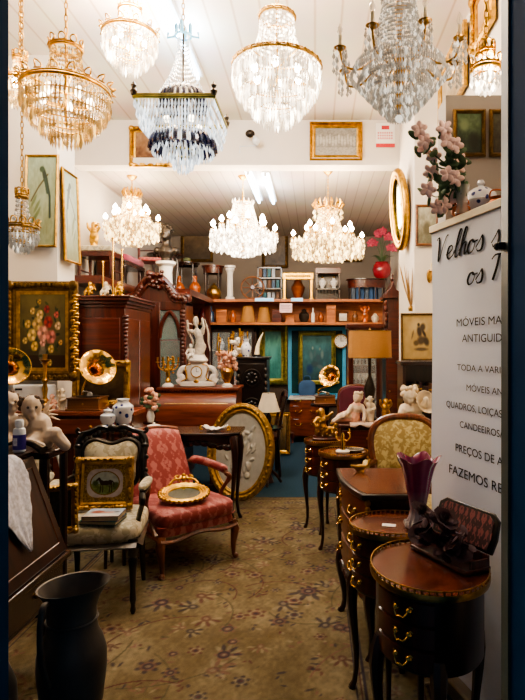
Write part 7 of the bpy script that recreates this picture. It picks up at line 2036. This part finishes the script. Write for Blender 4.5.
painting('standing_mirror', 'tall green-gilt framed mirror on the dark back panel left of the blue window', (W(273, 9.03), 9.06, H(355, 9.03)), .46, .96, .1, M['gold_green'], plainart('#2a6a66', '#6ab0a8', 53, ((.5, .6, .3, .25, 0, '#5aa09a', .6),)), 0, 0, nx=30, rough=.15, cat='mirror', canvas='mirror_glass', prof=[(0, 0), (0, .02), (.3, .03), (.45, .015), (.7, .045), (1, .03), (1, 0)])  # teal reflections are painted onto the glass sheet
t = thing('wall_clock', 'round white-dialled wall clock right of the blue window', 'clock', (W(341, 8.95), 8.99, H(341, 8.95)), rot=(PI / 2, 0, 0))
MB().lathe([(.118, -.05), (.118, .02), (.1, .026), (.1, .016), (0, .016)], 36).build('case', M['gold_dull'], t); MB().lathe([(.1, .018), (0, .018)], 32).build('dial', M['paper'], t)
MB().box(-.004, .004, -.01, .06, .019, .022).box(-.004, .045, -.004, .004, .019, .022).build('clock_hands', M['black'], t)
for k in range(12):
    pass
mk = MB()
for k in range(12):
    a = k * PI / 6; mk.box(.082 * math.cos(a) - .005, .082 * math.cos(a) + .005, .082 * math.sin(a) - .005, .082 * math.sin(a) + .005, .018, .02)
mk.build('hour_marks', M['black'], t)
def bombe():
    x0, x1 = W(290, 8.5), W(322, 8.5); t = thing('bombe_chest', 'bombe chest of drawers with pale marble top under the blue window', 'chest of drawers', ((x0 + x1) / 2, 8.72, 0)); w, d, h = (x1 - x0) / 2, .2, H(398, 8.5)
    box(-w - .02, w + .02, -d - .03, d, h - .03, h).build('marble_top', M['grey_stone'], t, bevel=.008)
    m = MB(); n = 12; sec = [(.9, .12), (.95, .2), (1.06, .4), (1.05, .55), (.98, .68), (.97, h - .03)]
    vs = []
    for s, z in sec:
        for k in range(n): 
            q = -1 + 2 * k / (n - 1); vs.append((q * w * s, -d * s * (1 + .1 * math.cos(q * PI)), z))
        vs += [(w * s, d, z), (-w * s, d, z)]
    nn = n + 2; m.add(vs, [(j * nn + i, j * nn + (i + 1) % nn, (j + 1) * nn + (i + 1) % nn, (j + 1) * nn + i) for j in range(len(sec) - 1) for i in range(nn)] + [tuple(reversed(range(nn)))])
    m.build('carcass', M['mahog_l'], t, smooth=50)
    for z in (.3, .5, .66):
        dr = MB().tube([(-w * .8, -d * 1.04, z + .07), (w * .8, -d * 1.04, z + .07)], .006, 6).build('drawer', M['mahog'], t)
        for x in (-.12, .12): bail(MB(), (x, -d * 1.14, z), (0, -1, 0), .04, .006).build('handle', M['brass'], dr)
    for sx in (-1, 1):
        for sy in (-1, 1): cabriole(MB(), sx * w * .85, sy * d * .8, .16, sx * .6, sy * .6, .03, .03).build('leg', M['mahog'], t)
bombe()
def carved_cabinet():
    x0, x1 = W(237, 6.8), W(267, 6.8); t = thing('carved_cabinet', 'black carved cabinet behind the oval gilt relief', 'cabinet', ((x0 + x1) / 2, 7.0, 0)); w, d, h = (x1 - x0) / 2, .2, H(357, 6.8)
    box(-w, w, -d, d, .06, h - .03).build('carcass', M['ebony'], t, bevel=.004); box(-w - .025, w + .025, -d - .025, d, h - .03, h).build('top', M['ebony'], t, bevel=.005); box(-w - .015, w + .015, -d - .015, d, 0, .08).build('plinth', M['ebony'], t, bevel=.004)
    dr = box(-w + .03, w - .03, -d - .012, -d, .12, h - .08).build('door', M['ebony'], t, bevel=.005)
    for zz in (.35, .75, 1.1):
        m = MB(); m.at((0, -d - .014, zz), (PI / 2, 0, 0)).ring(.1, .014, 0, 24, 6); m.at()
        for k in range(8): m.ball((.055 * math.cos(k * .785), -d - .016, zz + .055 * math.sin(k * .785)), .022, 6, 5)
        m.build('carving', M['ebony'], dr)
    for s in (-1, 1):
        m = MB()
        for k in range(14): m.ball((s * (w - .015), -d - .01, .15 + k * .08), (.024, .022, .04), 7, 5)
        m.build('spiral_column', M['ebony'], t)
carved_cabinet()
t = thing('curved_horn', 'tall curved ivory-coloured horn on the black carved cabinet', 'horn', (W(259, 6.95), 6.98, H(357, 6.8)))
MB().tube(catmull([(-.03, 0, .02), (-.02, 0, .12), (.01, 0, .22), (.05, 0, .3)], 6), [.036 - .0018 * i for i in range(19)], 10).build('horn', M['candle'], t); MB().lathe([(.05, 0), (.05, .02), (.035, .03)], 16, (-.03, 0, 0)).build('base', M['ebony'], t)
lathe_thing('china_vase', 'white and lilac vase on the black carved cabinet beside the horn', 'vase', (W(246, 6.95), 6.95, H(357, 6.8)), [('vase_body', [(.04, 0), (.06, .06), (.065, .12), (.03, .18), (.04, .22)], M['porc_blue'])])
t = thing('gilt_candelabra', 'many-armed gilt candelabra on the black carved cabinet', 'candelabra', (W(239, 7.05), 7.1, H(357, 6.8)))
MB().lathe([(.05, 0), (.05, .015), (.015, .04), (.02, .15), (.01, .2), (.014, .36)], 14).build('column', M['gold'], t)
for k in range(5):
    a = k * 1.257; c, s = math.cos(a), math.sin(a); MB().tube(catmull([(0, 0, .16), (.05 * c, .04 * s, .14), (.1 * c, .08 * s, .2), (.1 * c, .08 * s, .28)], 4), .007, 6).lathe([(.006, 0), (.02, .01), (.009, .016), (.009, .06)], 8, (.1 * c, .08 * s, .26)).build('arm', M['gold'], t)
def dark_glazed():
    x0, x1 = W(186, 8.75), W(256, 8.75); t = thing('dark_glazed_cabinet', 'wide dark glazed cabinet in shadow behind the porcelain clock', 'cabinet', ((x0 + x1) / 2, 8.93, 0)); w, d, h = (x1 - x0) / 2, .14, 1.76
    MB().box(-w, -w + .04, -d, d, 0, h).box(w - .04, w, -d, d, 0, h).box(-w, w, d - .02, d, 0, h).box(-w, w, -d, d, 0, .5).box(-w, w, -d, d, h - .06, h).build('carcass', M['dark'], t, bevel=.004)
    for z in (.8, 1.1, 1.4): box(-w + .04, w - .04, -d + .03, d - .02, z, z + .02).build('shelf', M['dark_h'], t)
    for k in range(3):
        a, b = -w + .04 + k * (2 * w - .08) / 3, -w + .04 + (k + 1) * (2 * w - .08) / 3
        dr = MB().box(a, a + .03, -d - .01, -d, .5, h - .06).box(b - .03, b, -d - .01, -d, .5, h - .06).build('door', M['dark'], t); box(a + .03, b - .03, -d - .005, -d - .002, .5, h - .06).build('pane', M['glass'], dr)
    return (x0 + x1) / 2
dgx = dark_glazed()
for i in range(14):
    z = (.82, 1.12, 1.42)[i % 3]; x = dgx - .42 + (i // 3) * .2
    lathe_thing('stored_vase', ('blue and white', 'orange', 'brass', 'ivory')[i % 4] + ' vase, ' + nth(i // 3) + ' on the ' + ('lowest', 'middle', 'top')[i % 3] + ' shelf of dark glazed cabinet', 'vase', (x, 8.9, z), [('vase_body', [(.03, 0), (.05, .06), (.055, .1), (.02, .15), (.03, .18)], (M['porc_blue'], M['terracotta'], M['brass_old'], M['ivory'])[i % 4])], 'vases in the dark glazed cabinet')
def white_lamp():
    Y = 6.05; x = W(268.5, Y); t = thing('lamp_stand', 'small dark stand under the white-shaded lamp', 'stand', (x, Y, 0)); h = .62
    MB().lathe([(.15, h - .025), (.16, h - .015), (.16, h - .004), (0, h)], 24).build('table_top', M['dark_h'], t); MB().lathe([(.06, .02), (.03, .1), (.025, h * .5), (.04, h - .03)], 14).build('column', M['dark'], t)
    for k in range(3):
        a = k * 2 * PI / 3 + .5; MB().tube([(.02 * math.cos(a), .02 * math.sin(a), .16), (.1 * math.cos(a), .1 * math.sin(a), .08), (.15 * math.cos(a), .15 * math.sin(a), .004)], .016, 7).build('leg', M['dark'], t)
    t = thing('white_shade_lamp', 'table lamp with flared white shade beside the oval gilt relief', 'lamp', (x, Y, h)); z0, z1 = H(411, Y) - h, H(393, Y) - h
    MB().lathe([(.125, z0), (.065, z1)], 32, cap=False).build('lamp_shade', M['shade_white'], t); MB().lathe([(.05, 0), (.05, .015), (.02, .03), (.035, .09), (.015, .14), (.008, z1)], 16).build('lamp_base', M['bronze'], t)
    MB().ring(.125, .003, z0, 30, 5).build('shade_trim', M['candle'], t)
white_lamp()
painting('framed_picture', 'gilt framed picture leaning on the floor in the back aisle behind the white lamp', (W(279, 7.6), 7.62, .3), .3, .56, .05, M['gold'], plainart('#3a2c1a', '#8a7040', 55), 0, R(-8), nx=16)
rush_chair('dark chair by the aisle behind the oval gilt relief', (W(262, 6.5), 6.5, 0), R(-80), None, M['mahog_h'], M['dark'])

# ------------------------------------------------------------------ on the header
def relief_silver(U, V):
    z = np.zeros_like(U)
    for k in range(13):
        x = .06 + k * .073; z = np.maximum(z, .012 * np.sqrt(np.clip(1 - ((U - x) / .035) ** 2 - ((V - .55 - .05 * math.sin(k * 2)) / .2) ** 2, 0, 1)))
    return z + .006 * (V < .3)
painting('silver_relief', 'gilt framed silver relief panel on the white header wall', (W(336, 5.78), 5.79, H(141.5, 5.78)), .545, .4, .06, M['gold'], lambda U, V: np.zeros(U.shape + (3,)) + hx('#8a8880') + (relief_silver(U, V) * 14)[..., None] + noise2(U, V, 30, 4)[..., None] * .12, 0, 0, nx=80, nz=50, cat='relief')
painting('gilt_wall_picture', 'gilt framed brown picture on the header behind the cobalt chandelier', (W(151, 5.78), 5.79, H(147, 5.78)), .44, .42, .06, M['gold'], plainart('#5a3a26', '#9a7a58', 57, ((.55, .45, .25, .2, 0, '#c8b090', .6),)), 0, 0, ornate=5, nx=30)
def wall_notice():
    t = thing('wall_notice', 'white notice with red print on the header right of the silver relief', 'sign', (W(385.5, 5.78), 5.792, H(135, 5.78)))
    box(-.098, .098, -.004, .004, -.125, .125).build('notice_sheet', M['paper'], t)
    r = mat('red_print', '#c03038', .6)
    box(-.098, .098, -.006, -.004, -.125, -.085).build('red_band', r, t)
    m = MB()
    for k in range(3):
        for q in range(7): m.box(-.08 + q * .023, -.064 + q * .023, -.006, -.004, -.04 + k * .028, -.022 + k * .028)
    m.build('print_rows', mat('pink_print', '#d88a8a', .6), t); box(-.04, .04, -.006, -.004, .06, .1).build('emblem_block', r, t)
wall_notice()
t = thing('security_camera', 'small dome security camera bracketed to the header wall', 'camera', (W(257, 5.78), 5.787, H(141, 5.78)))
MB().tube([(0, .02, -.03), (0, -.08, -.03), (-.02, -.1, .02)], .014, 7).build('bracket', M['white'], t); MB().ball((-.06, -.1, .04), (.05, .04, .04), 14, 10).build('camera_head', M['bronze'], t); MB().ball((.0, -.1, -.03), .04, 12, 8).build('junction', M['white'], t)
MB().tube([(-.18, .012, -.12), (-.18, .012, -.05), (0, .012, -.04)], .006, 6).build('cable', M['white'], t)
